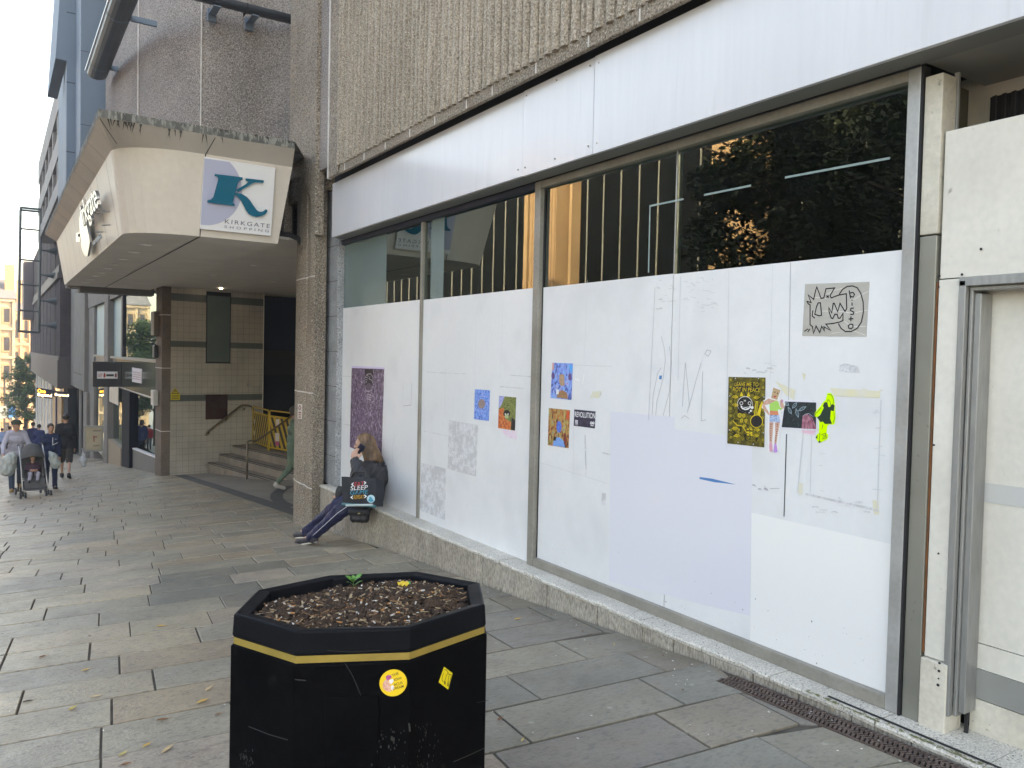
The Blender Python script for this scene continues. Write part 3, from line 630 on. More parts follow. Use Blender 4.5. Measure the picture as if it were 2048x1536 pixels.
for cx, cy in ((430, 470), (525, 475)): p.poly([(cx-28, cy+25), (cx+2, cy-40), (cx+28, cy+25)], yel, 3)
p.disc(477, 605, 105, 110, W_, 3, 26); p.disc(477, 607, 100, 104, K_, 4, 26); p.poly([(375, 640), (560, 640), (600, 770), (470, 720), (380, 730)], K_, 3)
for cx in (428, 540): p.disc(cx, 590, 24, 24, W_, 5); p.disc(cx, 590, 17, 17, K_, 6)
p.poly([(418, 615), (450, 640), (485, 645), (530, 635), (556, 610), (556, 650), (520, 680), (480, 685), (440, 670), (420, 645)], W_, 5); p.line([(435, 640), (485, 662), (540, 638)], .004, K_, 7)
p.line([(462, 545), (490, 565)], .003, W_, 6); p.line([(490, 545), (462, 565)], .003, W_, 6)
for x, y, r_ in ((575, 650, 20), (558, 695, 15), (535, 720, 8)): p.disc(x, y, r_, r_, W_, 5)
p.disc(635, 835, 88, 90, yel, 5, 24); p.disc(635, 838, 78, 80, K_, 6, 24); p.poly([(600, 760), (625, 560), (655, 560), (640, 740), (700, 570), (722, 580), (680, 770)], yel, 5); p.poly([(610, 750), (632, 572), (648, 572), (634, 745)], olv, 6)
for x, y, r_ in ((405, 755, 26), (462, 760, 22), (430, 828, 22), (490, 830, 20), (470, 900, 18), (555, 930, 16), (395, 950, 14)): p.disc(x, y, r_, r_*1.15, yel, 4); p.disc(x, y, r_*.7, r_*.8, olv, 5)
for cx, cy, s_ in ((345, 960, -1), (640, 980, 1), (370, 1060, -1), (620, 1060, 1), (340, 530, 1), (345, 640, 1), (640, 540, -1)):
    for a in range(5): t_ = .5+a*.45; p.poly([(cx, cy), (cx+s_*55*math.cos(t_), cy-50*math.sin(t_)), (cx+s_*50*math.cos(t_+.22), cy-52*math.sin(t_+.22))], yel, 4)
p.line([(310, 830), (370, 890), (440, 900), (500, 990), (580, 1010)], .005, yel, 3)
for y in (945, 985, 1020): p.disc(520, y, 16, 10, yel, 5); p.disc(565, y+4, 16, 10, yel, 5)
p.done()
# paper-bag figure cut-out
skin_p = artmat('printed_skin', [(.4, (.55, .30, .22)), (.6, (.70, .45, .36))], 60); grn = mat('print_green', (.36, .66, .14), rough=.5); dnm = artmat('print_denim', [(.42, (.15, .26, .50)), (.58, (.55, .65, .80))], 80)
p = Post('cut_out', 'cut-out paste-up of a figure with a paper bag head, green top and denim shorts', 6.827, 1420, 720)
p.poly([(862, 362), (975, 408), (955, 530), (960, 530), (1000, 528), (1028, 600), (1020, 680), (960, 705), (980, 800), (968, 880), (945, 1000), (935, 1130), (935, 1200), (925, 1275), (870, 1285), (850, 1200), (845, 1260), (800, 1260), (790, 1120), (785, 960), (795, 800), (740, 700), (690, 620), (720, 560), (790, 515), (832, 515)], W_, 1, .0008)
p.poly([(865, 376), (962, 412), (915, 545), (835, 520)], mat('print_brown_bag', (.55, .38, .22), (.48, .32, .18), .6, 30), 3)
for x, y in ((885, 440), (922, 455)): p.disc(x, y, 9, 9, K_, 5)
p.disc(886, 500, 18, 13, mat('print_lips', (.5, .05, .08), rough=.5), 5)
p.poly([(800, 525), (870, 545), (930, 560), (925, 590), (812, 600), (745, 620), (790, 690), (815, 745), (800, 750), (740, 690), (715, 620), (740, 565)], skin_p, 3)
p.poly([(812, 600), (880, 565), (930, 560), (955, 640), (985, 670), (960, 685), (935, 665), (925, 700), (815, 690)], grn, 4)
p.poly([(952, 560), (985, 538), (1005, 600), (1010, 650), (985, 670), (960, 630)], skin_p, 5); p.poly([(968, 538), (1000, 542), (998, 580), (970, 575)], mat('print_pink_phone', (.55, .30, .42), rough=.4), 6)
p.poly([(818, 690), (925, 698), (940, 755), (815, 750)], mat('print_coral', (.72, .25, .13), rough=.5), 4); p.poly([(815, 750), (945, 752), (962, 850), (890, 855), (880, 840), (870, 852), (812, 845)], dnm, 5)
p.poly([(812, 845), (868, 850), (855, 1000), (845, 1130), (812, 1130), (808, 1000)], skin_p, 4); p.poly([(888, 852), (955, 848), (925, 1000), (905, 1140), (880, 1140), (890, 1000)], skin_p, 4)
dts = mat('print_tights_dots', (.28, .10, .10), rough=.5)
for k in range(8): p.disc(832-k*1, 875+k*31, 9, 7, dts, 6, 8); p.disc(920-k*3.5, 880+k*31, 9, 7, dts, 6, 8)
lil = mat('print_lilac', (.50, .27, .66), rough=.5)
p.poly([(812, 1130), (845, 1130), (852, 1190), (850, 1250), (815, 1252), (806, 1190)], mat('print_rose', (.72, .35, .45), rough=.5), 5); p.poly([(880, 1140), (905, 1140), (915, 1200), (922, 1255), (880, 1268), (865, 1240)], lil, 5)
p.done()
# black drawing with leaves
p = Post('poster', 'black rectangular print of pale leaves with a pink smear at its corner', 6.827, 1420, 720)
p.poly([(1012, 545), (1460, 560), (1458, 960), (965, 935)], mat('print_margin', (.76, .74, .82), rough=.4), 0, .0008)
p.poly([(1025, 567), (1450, 580), (1448, 945), (978, 918)], artmat('chalk_black', [(.45, (.012, .02, .025)), (.6, (.03, .045, .05)), (.72, (.09, .12, .12))], 30, 2), 1)
lf = mat('print_ice', (.30, .42, .48), rough=.5)
for cx, cy, a, l_ in ((1155, 620, -.9, 50), (1260, 665, -.5, 58), (1190, 725, 1.3, 60), (1090, 690, 1.1, 50), (1052, 600, .8, 30)):
    ca, sa = math.cos(a), math.sin(a); P_ = [(cx+l_*u*ca-v*sa*20, cy+l_*u*sa+v*ca*20) for u, v in ((-1, 0), (-.4, -.8), (.3, -.9), (1, 0), (.3, .9), (-.4, .8))]
    p.line(P_, .003, lf, 4, True); p.line([P_[0], P_[3]], .0018, lf, 4)
pk = mat('print_dusty_pink', (.50, .22, .28), (.30, .08, .13), .5, 40); p.poly([(1265, 760), (1330, 735), (1400, 790), (1440, 900), (1446, 944), (1250, 935)], pk, 3)
for L in ([(1290, 940), (1300, 800), (1340, 750), (1400, 830), (1420, 940)], [(1330, 940), (1345, 830), (1370, 940)]): p.line(L, .0025, K_, 5)
for L in ([(1265, 770), (1300, 740), (1350, 730), (1400, 770)],): p.line(L, .003, lf, 5)
p.poly([(1250, 960), (1445, 965), (1440, 985), (1380, 1010), (1290, 1000)], mat('pink_smear', (.78, .50, .60), rough=.4), 2)
p.done()
# neon figure
neo = mat('neon_yellow_print', (.62, 1.0, .0), rough=.45); nk = mat('print_dark_green', (.01, .035, .02), rough=.5)
p = Post('cut_out', 'neon yellow cut-out paste-up of a figure in a black dress', 6.827, 1420, 720)
p.poly([(1600, 452), (1650, 450), (1690, 500), (1700, 570), (1705, 650), (1715, 780), (1700, 870), (1675, 885), (1625, 875), (1600, 900), (1590, 1000), (1612, 1010), (1605, 1080), (1540, 1110), (1515, 1125), (1480, 1125), (1440, 1065), (1460, 1010), (1485, 1000), (1490, 850), (1475, 790), (1430, 770), (1428, 720), (1500, 640), (1540, 580), (1580, 545)], neo, 1, .0008)
p.poly([(1560, 580), (1600, 575), (1615, 640), (1640, 640), (1665, 600), (1700, 620), (1690, 700), (1650, 690), (1640, 800), (1665, 870), (1570, 875), (1540, 840), (1510, 850), (1460, 780), (1500, 760), (1555, 650), (1540, 630)], nk, 3)
for L in ([(1600, 470), (1660, 475), (1685, 540), (1680, 610), (1650, 625), (1640, 570), (1610, 540), (1600, 570)], [(1540, 880), (1530, 940)], [(1500, 1000), (1490, 1090), (1510, 1120)], [(1520, 1020), (1575, 1000), (1590, 1060), (1530, 1080)], [(1540, 1035), (1580, 1025)], [(1540, 1055), (1580, 1045)], [(1445, 730), (1520, 650)], [(1690, 720), (1700, 800), (1680, 860)]): p.line(L, .0025, nk, 4)
p.poly([(1440, 1060), (1470, 1020), (1465, 1075)], nk, 4); p.poly([(1480, 1105), (1510, 1110), (1505, 1130), (1485, 1128)], nk, 4)
p.done()
# the two street collages and REVOLUTION
blu = artmat('blue_collage', [(.34, (.02, .03, .12)), (.42, (.10, .20, .62)), (.5, (.28, .34, .78)), (.56, (.12, .45, .80)), (.63, (.45, .40, .78)), (.7, (.55, .20, .12))], 24, 1.0, (1, 1.5, .7))
p = Post('poster', 'blue and violet collage poster with a brown path, upper of the two by the mullion', 4.655, 1060, 700)
p.poly([(208, 118), (398, 125), (385, 465), (190, 447)], blu, 0, .0008); brn = mat('print_brown', (.30, .14, .07), (.40, .22, .10), .5, 40)
p.poly([(245, 440), (262, 395), (300, 372), (345, 400), (352, 458)], brn, 2); p.poly([(275, 225), (318, 228), (322, 330), (285, 335), (270, 290)], mat('print_tan', (.50, .33, .22), (.42, .24, .14), .5, 50), 2)
for x, y in ((215, 240), (372, 250)): p.disc(x, y, 16, 34, mat('print_indigo', (.05, .04, .18), (.2, .1, .3), .5, 60), 2)
p.poly([(245, 365), (270, 370), (266, 412), (243, 408)], W_, 3); p.poly([(368, 140), (396, 142), (392, 210), (370, 200)], mat('print_azure', (.05, .40, .85), rough=.5), 2)
p.poly([(208, 120), (222, 121), (222, 185), (205, 190)], mat('print_salmon', (.72, .33, .28), rough=.5), 2); p.done()
org = artmat('orange_collage', [(.32, (.02, .03, .03)), (.40, (.22, .09, .04)), (.47, (.62, .20, .06)), (.53, (.30, .26, .08)), (.6, (.55, .40, .14)), (.68, (.10, .22, .26))], 24, 1.0, (1, 1.5, .7))
p = Post('poster', 'orange and green collage poster with a blue path, lower of the two by the mullion', 4.655, 1060, 700)
p.poly([(175, 540), (372, 560), (358, 915), (165, 885)], org, 0, .0008); skb = mat('print_sky_blue', (.12, .30, .72), (.2, .4, .75), .5, 40)
p.poly([(210, 890), (225, 830), (270, 810), (315, 850), (325, 905)], skb, 2); p.disc(270, 715, 24, 55, mat('print_cobalt', (.06, .12, .55), (.1, .25, .7), .5, 60), 2)
p.line([(180, 780), (172, 830), (185, 880), (205, 850), (200, 790), (180, 780)], .005, K_, 3); p.disc(325, 830, 14, 60, mat('print_maroon', (.22, .04, .03), rough=.5), 2); p.poly([(220, 805), (243, 808), (240, 845), (218, 842)], K_, 3); p.poly([(335, 570), (368, 572), (366, 640), (340, 650)], mat('print_scarlet', (.65, .10, .04), rough=.5), 2); p.done()
p = Post('poster', 'small black landscape poster reading REVOLUTION NOW in white', 4.655, 1060, 700)
p.poly([(412, 553), (610, 572), (603, 730), (407, 705)], mat('poster_black', (.035, .03, .06), rough=.5), 0, .0008)
p.text('REVOLUTION', 416, 622, 606, 640, 50, W_, 3, bold=.012); p.text('NOW', 465, 702, 545, 711, 52, mat('outline_grey', (.16, .15, .2), rough=.5), 3, bold=.015); p.text('NOW', 468, 700, 542, 708, 46, M['ink'], 4, bold=.0)
for r_ in range(3): p.line([(420, 655+r_*12), (446, 658+r_*12)], .008, mat('label_white%d' % r_, (.6, .6, .65)), 3)
p.text('WEST', 418, 700, 448, 703, 12, W_, 3)
for x in (570, 590): p.disc(x, 680, 11, 14, W_, 3); p.disc(x, 679, 4, 5, K_, 4)
p.line([(565, 702), (592, 706)], .006, W_, 3); p.done()
# small blue and small multicolour posters, tall purple one
p = Post('poster', 'small bright blue swirling print with a pale face, left of the orange and green print', 5.389, 670, 700)
bl2 = artmat('blue_swirl', [(.38, (.03, .06, .35)), (.47, (.08, .28, .80)), (.55, (.25, .50, .90)), (.64, (.45, .35, .75))], 45, 2.2)
p.poly([(1508, 422), (1670, 435), (1658, 765), (1497, 745)], bl2, 0, .0008); p.disc(1580, 580, 38, 52, artmat('face_swirl', [(.42, (.25, .12, .18)), (.55, (.45, .35, .25)), (.65, (.15, .3, .3))], 90, 2), 2); p.line([(1545, 540), (1535, 600), (1570, 650), (1610, 640), (1625, 580), (1600, 530)], .003, mat('print_violet', (.35, .25, .6)), 3); p.done()
p = Post('poster', 'small print in green, orange and black with a cartoon head, right of the blue print', 5.389, 670, 700)
p.poly([(1768, 493), (1952, 512), (1938, 870), (1757, 840)], artmat('moss_swirl', [(.38, (.03, .04, .01)), (.47, (.16, .20, .05)), (.55, (.34, .36, .12)), (.64, (.10, .12, .04))], 60, 1.5), 0, .0008)
p.poly([(1768, 495), (1830, 500), (1790, 600), (1764, 630)], mat('print_periwinkle', (.25, .28, .65), (.5, .5, .7), .5, 60), 1); p.poly([(1764, 640), (1820, 620), (1830, 740), (1900, 780), (1890, 862), (1757, 840)], artmat('flame', [(.4, (.45, .06, .03)), (.55, (.75, .22, .05)), (.7, (.6, .3, .15))], 50), 1)
p.poly([(1905, 720), (1942, 760), (1938, 868), (1895, 860)], K_, 2); p.disc(1850, 685, 36, 40, K_, 3); p.disc(1850, 715, 22, 24, mat('print_pale_green', (.45, .5, .25)), 4)
for x in (1836, 1866): p.disc(x, 690, 7, 7, W_, 5)
p.done()
pur = artmat('purple_engraving', [(.30, (.006, .003, .006)), (.42, (.025, .010, .022)), (.47, (.20, .11, .22)), (.50, (.02, .008, .018)), (.55, (.38, .27, .42)), (.585, (.02, .01, .02)), (.66, (.62, .52, .66))], 42, 1.2, (1, 1.3, .45), 5)
p = Post('poster', 'tall narrow purple and black engraving-like poster of a robed figure behind the seated woman', 5.389, 670, 700)
p.poly([(180, 170), (535, 188), (535, 205), (180, 195)], mat('poster_lilac_margin', (.62, .56, .78), rough=.4), 0, .0008); p.poly([(180, 193), (530, 205), (500, 1190), (158, 1045)], pur, 0, .0008)
p.poly([(320, 205), (412, 208), (412, 385), (316, 380)], mat('engraving_dark', (.02, .012, .02), rough=.5), 1)
wl = mat('engraving_light', (.62, .56, .62), rough=.5)
for L in ([(322, 370), (322, 300), (345, 262), (380, 255), (405, 285), (410, 380)], [(330, 345), (345, 345)], [(330, 320), (348, 322)], [(332, 295), (352, 300)], [(345, 270), (360, 285)], [(378, 285), (365, 310), (395, 325), (405, 350)], [(320, 390), (335, 440), (365, 450), (395, 430), (408, 390)], [(350, 470), (352, 530), (350, 565)], [(385, 470), (375, 500), (385, 560)], [(395, 490), (420, 500), (420, 550), (398, 565)], [(320, 700), (350, 680)], [(460, 760), (480, 800), (500, 850)], [(240, 620), (255, 660)], [(200, 790), (210, 720)], [(280, 850), (295, 800), (320, 860)]):
    p.line(L, .006, wl, 3)
for y in (475, 500, 525): p.line([(350, y), (390, y+14)], .005, wl, 3)
p.disc(365, 395, 28, 40, mat('engraving_face', (.10, .07, .11), rough=.5), 2); p.done()

# ================================================================== PLANTER
pc = [(457, 1225.5), (583, 1259.5), (819, 1252.5), (977, 1205), (969, 1164), (842, 1143.5), (657, 1153), (509, 1181)]
ZP = -.95
top = [on(x, y, 2, ZP) for x, y in pc]; ctr = sum(top, V((0, 0, 0)))/8
Rr = sum((q-ctr).length for q in top)/8; a0 = math.atan2(top[0].y-ctr.y, top[0].x-ctr.x)
# regularise towards a true octagon
reg = []
for i in range(8):
    a = sum([( (math.atan2(q.y-ctr.y, q.x-ctr.x)-j*math.pi/4-a0+math.pi) % (2*math.pi))-math.pi for j, q in enumerate(top)])/8+a0+i*math.pi/4
    reg.append(V((ctr.x+Rr*math.cos(a), ctr.y+Rr*math.sin(a), ZP)))
oct_ = [(a*.75+b*.25) for a, b in zip(top, reg)]
def ring(s, z): return [V((ctr.x+(q.x-ctr.x)*s, ctr.y+(q.y-ctr.y)*s, z)) for q in oct_]
gz = g(ctr.x, ctr.y)
pl = empty('planter', (ctr.x, ctr.y, gz), 'large black octagonal street planter with gold band, full of soil and litter', 'planter')
mb = MB(); mb.loft([ring(.87, ZP-.10), ring(.88, ZP-.006), ring(.985, ZP), ring(1.0, ZP-.006), ring(1.010, ZP-.080), ring(.998, ZP-.088)], closed=True)
part(mb, 'rim', M['black_rim'], pl, bevel=.004)
mb = MB(); mb.loft([ring(.9985, ZP-.086), ring(.9985, ZP-.113)], closed=True); part(mb, 'gold_band', M['gold'], pl)
mb = MB(); mb.loft([ring(.998, ZP-.113), ring(1.02, ZP-.119), ring(1.02, ZP-.17), ring(1.025, gz+.05), ring(1.0, gz-.03), ring(.9, gz-.03)], closed=True); part(mb, 'body', M['black'], pl, bevel=.004)
f0, f1 = oct_[1], oct_[2]; fx = (f1-f0).normalized(); fn = V((fx.y, -fx.x, 0)); 
if fn.dot(ctr-f0) > 0: fn = -fn
def face(i, px, py, off=.026):
    a, b = oct_[i], oct_[(i+1) % 8]; x = (b-a).normalized(); n = V((x.y, -x.x, 0))
    if n.dot(ctr-a) > 0: n = -n
    mid = (a+b)/2; sc = 1.021; P0 = V((ctr.x, ctr.y, 0))+(mid-V((ctr.x, ctr.y, ZP)))*sc; P0.z = ZP
    return onp(px, py, P0+n*.0012, n), n
mb = MB(); cs = [face(1, x, y)[0] for x, y in ((648, 1393), (757, 1392), (757, 1560), (648, 1562))]
n1 = face(1, 700, 1400)[1]; mb.poly([c_+n1*.004 for c_ in cs], 0, n1, .006); part(mb, 'service_panel', M['black'], pl, bevel=.002)
sm_ = mat('scuff_grey', (.022, .024, .026), rough=.7); sc0 = mat('dust_splash', (.03, .031, .032), (.012, .012, .013), .8, 40); R = random.Random(55)
for nm, i_, pts, w_, m_ in [('scratch', 0, ((499, 1452), (540, 1468), (578, 1479)), .0035, sm_), ('scratch', 1, ((690, 1325), (706, 1352), (722, 1390)), .002, sm_), ('scratch', 1, ((590, 1358), (612, 1360)), .003, sm_), ('scratch', 2, ((905, 1523), (940, 1508), (968, 1495)), .003, sm_), ('scratch', 2, ((952, 1405), (975, 1400)), .002, sm_), ('scratch', 1, ((818, 1445), (820, 1462)), .006, sm_), ('scratch', 1, ((655, 1300), (700, 1303), (760, 1300)), .0015, sm_)]:
    mb = MB(); n_ = face(i_, 700, 1400)[1]; mb.ribbon([face(i_, x, y)[0]+n_*.0045 for x, y in pts], w_, n_); part(mb, nm, m_, pl)
mb = MB()
for k in range(150):
    i_ = R.choice([0, 1, 2]); x, y = (R.gauss(495, 9), R.uniform(1495, 1560)) if i_ == 0 else ((R.gauss(785, 18), R.uniform(1455, 1560)) if i_ == 1 else (R.gauss(850, 14), R.uniform(1440, 1560))); q, n_ = face(i_, x, y); q = q+n_*.0046; r_ = R.uniform(.001, .0045)*(1 if R.random() < .9 else 2); X_ = V((0, 0, 1)).cross(n_).normalized()
    mb.poly([q+X_*r_*.6*math.cos(t)+V((0, 0, 1))*r_*1.3*math.sin(t) for t in (0, 1.05, 2.1, 3.14, 4.2, 5.2)])
tag(part(mb, 'dust_splashes', sc0, pl), kind='stuff')
# soil: heap of dark crumbs
soilm = mat('dark_soil', (.016, .010, .007), (.034, .021, .015), .95, 30, 6, fine=(.5, 80), bump=1, bscale=60, bdist=.02)
mb = MB(); n = 46; R = random.Random(12); rings = []
inr = ring(.875, ZP-.055); zs = {}
def inside(x, y, poly): 
    c = False
    for i in range(len(poly)):
        a, b = poly[i], poly[i-1]
        if (a.y > y) != (b.y > y) and x < (b.x-a.x)*(y-a.y)/(b.y-a.y)+a.x: c = not c
    return c
def soilz(x, y): return ZP-.046+.012*math.sin(x*9+1)+.010*math.cos(y*11)+.02*math.exp(-((x-ctr.x)**2+(y-ctr.y)**2)*6)
G = 90; x0 = ctr.x-Rr; y0 = ctr.y-Rr; h_ = 2*Rr/G; idx = {}; vs = []; fs = []
for i in range(G+1):
    for j in range(G+1):
        x, y = x0+i*h_, y0+j*h_
        if inside(x, y, ring(.90, 0)): idx[i, j] = len(vs); vs.append((x+R.uniform(-.003, .003), y+R.uniform(-.003, .003), soilz(x, y)+R.gauss(0, .0045)))
for (i, j) in idx:
    if (i+1, j) in idx and (i+1, j+1) in idx and (i, j+1) in idx: fs.append((idx[i, j], idx[i+1, j], idx[i+1, j+1], idx[i, j+1]))
mb.add(vs, fs); part(mb, 'soil', soilm, pl)
# litter in soil
cm = [mat('soil_crumb', (.024, .014, .009), (.06, .034, .02), .9, 20), mat('bark', (.27, .15, .075), (.12, .065, .035), .85, 20), mat('straw', (.42, .32, .20), (.30, .22, .13), .8, 20), mat('butt_white', (.62, .60, .55), (.5, .47, .42), .7, 30), mat('butt_orange', (.55, .24, .07), (.40, .18, .06), .7, 30), mat('leaf_bit', (.10, .16, .05), rough=.7)]
def rp():
    while 1:
        a, r_ = R.random()*6.283, math.sqrt(R.random())*Rr*.87; x, y = ctr.x+math.cos(a)*r_, ctr.y+math.sin(a)*r_
        if inside(x, y, ring(.85, 0)): return V((x, y, soilz(x, y)+.004))
mb = MB()
for i in range(2600):
    p = rp(); s_ = R.uniform(.003, .012); d = V((R.gauss(0, 1), R.gauss(0, 1), R.gauss(0, .5))).normalized(); e = d.orthogonal().normalized(); f = d.cross(e)
    mb.obox(p+V((0, 0, R.uniform(-.002, .006))), d*s_, e*s_*R.uniform(.3, .8), f*s_*R.uniform(.3, .8), 0)
o = part(mb, 'soil_crumbs', cm, pl); tag(o, kind='stuff')
mb = MB()
for i in range(620):
    p = rp(); L = R.uniform(.008, .034)*(1 if R.random() < .85 else 1.4); a = R.random()*6.283; d = V((math.cos(a), math.sin(a), R.uniform(-.35, .35))).normalized(); e = V((-d.y, d.x, 0)).normalized(); f = d.cross(e); k = R.choice([1, 1, 1, 2, 2])
    mb.obox(p+V((0, 0, .004)), d*L, e*R.uniform(.0014, .0042), f*R.uniform(.0008, .002), k)
for i in range(100):
    p = rp(); p.z += .006; a = R.random()*6.283; d = V((math.cos(a), math.sin(a), R.uniform(-.2, .2))).normalized(); L = R.uniform(.009, .019); k = R.choice([3, 3, 4, 3, 4])
    mb.tube([p-d*L, p+d*L*.2], .0037, 6, k)
    if k == 4 or R.random() < .4: mb.tube([p+d*L*.2, p+d*L], .0036, 6, 3 if k == 4 else 4)
o = part(mb, 'mulch_and_butts', cm, pl); tag(o, kind='stuff')
# seedling, wrapper, white pebble
def leafblade(mb, b, d, L, w, up=.3, mi=0):
    d = d.normalized(); e = d.cross(V((0, 0, 1))); e = e.normalized() if e.length > .01 else V((1, 0, 0)); P = []
    pts = [(0, .08), (.3, .8), (.6, 1), (.85, .5), (1, 0)]
    l = [b+d*(L*t)+V((0, 0, up*L*math.sin(t*2.2)))+e*(w*s_) for t, s_ in pts]; r_ = [b+d*(L*t)+V((0, 0, up*L*math.sin(t*2.2)))-e*(w*s_) for t, s_ in pts]
    c_ = [b+d*(L*t)+V((0, 0, up*L*math.sin(t*2.2)-.15*w)) for t, s_ in pts]
    mb.loft([l, c_, r_], mi)
lfm = mat('young_leaf', (.06, .20, .03), (.10, .28, .05), .5, 60)
sp = onp(707, 1176, V((0, 0, ZP-.035)), V((0, 0, 1))); sd = empty('seedling', sp, 'green seedling sprouting at the far side of the planter', 'plant')
mb = MB(); mb.tube([sp, sp+V((0, 0, .03))], .0015, 5); part(mb, 'stem', lfm, sd); mb = MB()
for i, (a, z, L) in enumerate(((.3, .026, .05), (2.2, .024, .045), (4.0, .026, .04), (5.4, .03, .035), (1.3, .032, .03), (3.2, .012, .035), (5.9, .008, .04))): leafblade(mb, sp+V((0, 0, z)), V((math.cos(a), math.sin(a), .3)), L, L*.26)
part(mb, 'leaves', lfm, sd, smooth=True)
for px_, py_, lb in ((764, 1238, 'tiny green shoot at the near side of the planter soil'), (770, 1187, 'tiny green sprout in the middle of the planter soil')):
    b = onp(px_, py_, V((0, 0, ZP-.035)), V((0, 0, 1))); mb = MB()
    for a in (.5, 2.5, 4.4): leafblade(mb, b, V((math.cos(a), math.sin(a), .5)), .018, .006)
    o = mb.build('sprout', lfm, loc=b); tag(o, lb, 'plant', 'green shoots in the planter')
b = onp(807, 1182, V((0, 0, ZP-.03)), V((0, 0, 1))); mb = MB(); R = random.Random(77); ym = [mat('yellow_wrapper', (.75, .55, .05), (.6, .40, .04), .4, 50), mat('green_wrapper', (.10, .35, .08), rough=.4)]
gr_ = [[b+V((i*.010-.022, j*.010-.014, .022+R.random()*.02)) for j in range(4)] for i in range(6)]; mb.loft(gr_[:5], 0); mb.loft(gr_[4:], 1)
tag(mb.build('wrapper', ym, loc=b), 'crumpled yellow and green wrapper on the planter soil', 'wrapper')
for px_, py_, r_, lb in ((743.5, 1198, .0065, 'largest white round pebble in the planter soil, left of its centre'), (723.5, 1173, .004, 'small round white pebble right beside the green seedling'), (806, 1169, .006, 'white chip of gum at the far rim of the planter soil')):
    b = onp(px_, py_, V((0, 0, ZP-.03)), V((0, 0, 1))); mb = MB(); bm = bmesh.new(); bmesh.ops.create_icosphere(bm, subdivisions=2, radius=r_); mb.add([v.co*(1+.1*math.sin(v.index))+b+V((0, 0, r_)) for v in bm.verts], [tuple(v.index for v in f.verts) for f in bm.faces]); bm.free()
    tag(mb.build('pebble', M['white'], smooth=True, loc=b), lb, 'pebble', 'white pebbles in the planter')
# stickers
def sticker(name, label, i, px, py, build):
    c_, n = face(i, px, py); c_ = c_+n*.0008; X = V((0, 0, 1)).cross(n).normalized(); Yv = V((0, 0, 1)); mb = MB(); mats = build(mb, c_, X, Yv, n)
    o = mb.build(name, mats, loc=c_); tag(o, label, 'sticker', 'stickers on the planter')
sy = mat('sticker_yellow', (.80, .55, .03), rough=.35); sk1 = mat('sticker_pink', (.62, .28, .22), (.70, .45, .35), .5, 120); sk2 = mat('sticker_purple', (.35, .05, .18), (.5, .12, .3), .5, 120); sw = mat('sticker_white', (.75, .72, .78), rough=.5)
def L2(c_, X, Y, n, k): return lambda u, v: c_+X*u+Y*v+n*(.0002*k)
def s1(mb, c_, X, Y, n):
    f = L2(c_, X, Y, n, 1); r_ = .0475; mb.poly([f(r_*math.cos(t*.19635), r_*math.sin(t*.19635)) for t in range(32)], 0, n, .0007)
    f = L2(c_, X, Y, n, 2); q = lambda pts: [f((a-480)/270*r_, (465-b)/275*r_) for a, b in pts]
    mb.poly(q([(275, 480), (300, 420), (345, 390), (400, 450), (440, 560), (440, 650), (350, 630), (280, 560)]), 1); mb.poly(q([(330, 330), (370, 300), (430, 305), (450, 350), (400, 400), (370, 420), (340, 380)]), 2)
    f = L2(c_, X, Y, n, 3); q = lambda pts: [f((a-480)/270*r_, (465-b)/275*r_) for a, b in pts]
    mb.poly(q([(400, 400), (470, 380), (490, 430), (440, 490), (400, 450)]), 3); mb.poly(q([(440, 520), (480, 510), (500, 560), (470, 620), (440, 590)]), 3)
    for b_, x0_, y0_, x1_, y1_ in (('THE', 465, 345, 590, 290), ('ADAW', 490, 435, 650, 395), ('ACUS', 500, 535, 665, 490), ('DREAM', 480, 615, 690, 565)):
        A, Bq = q([(x0_, y0_), (x1_, y1_)]); Xd = (Bq-A).normalized(); text(mb, b_, A, Xd, n.cross(Xd).normalized(), .0095, 4, wid=(Bq-A).length, bold=.005)
    return [sy, sk1, sk2, sw, M['ink']]
sticker('sticker', 'round yellow sticker with a hunched pink figure and handwritten words', 1, 786.5, 1365.5, s1)
def s2(mb, c_, X, Y, n):
    k = .0475/270*1.02; g2 = lambda j: (lambda pts: [L2(c_, X, Y, n, j)((a-1545)*k, (385-b)*k) for a, b in pts]); mb.poly(g2(1)([(1495, 130), (1740, 330), (1620, 632), (1352, 405)]), 0, n, .0007)
    for L in ([(1480, 250), (1450, 300), (1440, 380), (1480, 440)], [(1500, 190), (1560, 210), (1600, 270), (1590, 310), (1540, 330)], [(1520, 420), (1500, 490)], [(1530, 430), (1545, 510)], [(1600, 560), (1620, 420), (1640, 340), (1620, 280)], [(1620, 570), (1680, 440), (1700, 350), (1640, 330)], [(1560, 340), (1520, 420)]): mb.ribbon(g2(3)(L), .0022, n, 1)
    mb.poly(g2(3)([(1510, 420), (1535, 430), (1520, 500), (1498, 480)]), 1); mb.poly(g2(3)([(1610, 450), (1625, 480), (1622, 570), (1590, 540)]), 1); return [mat('sticker_lemon', (.75, .60, .02), rough=.3), M['ink']]
sticker('sticker', 'square yellow sticker set on its corner with black line drawing', 2, 891, 1357, s2)

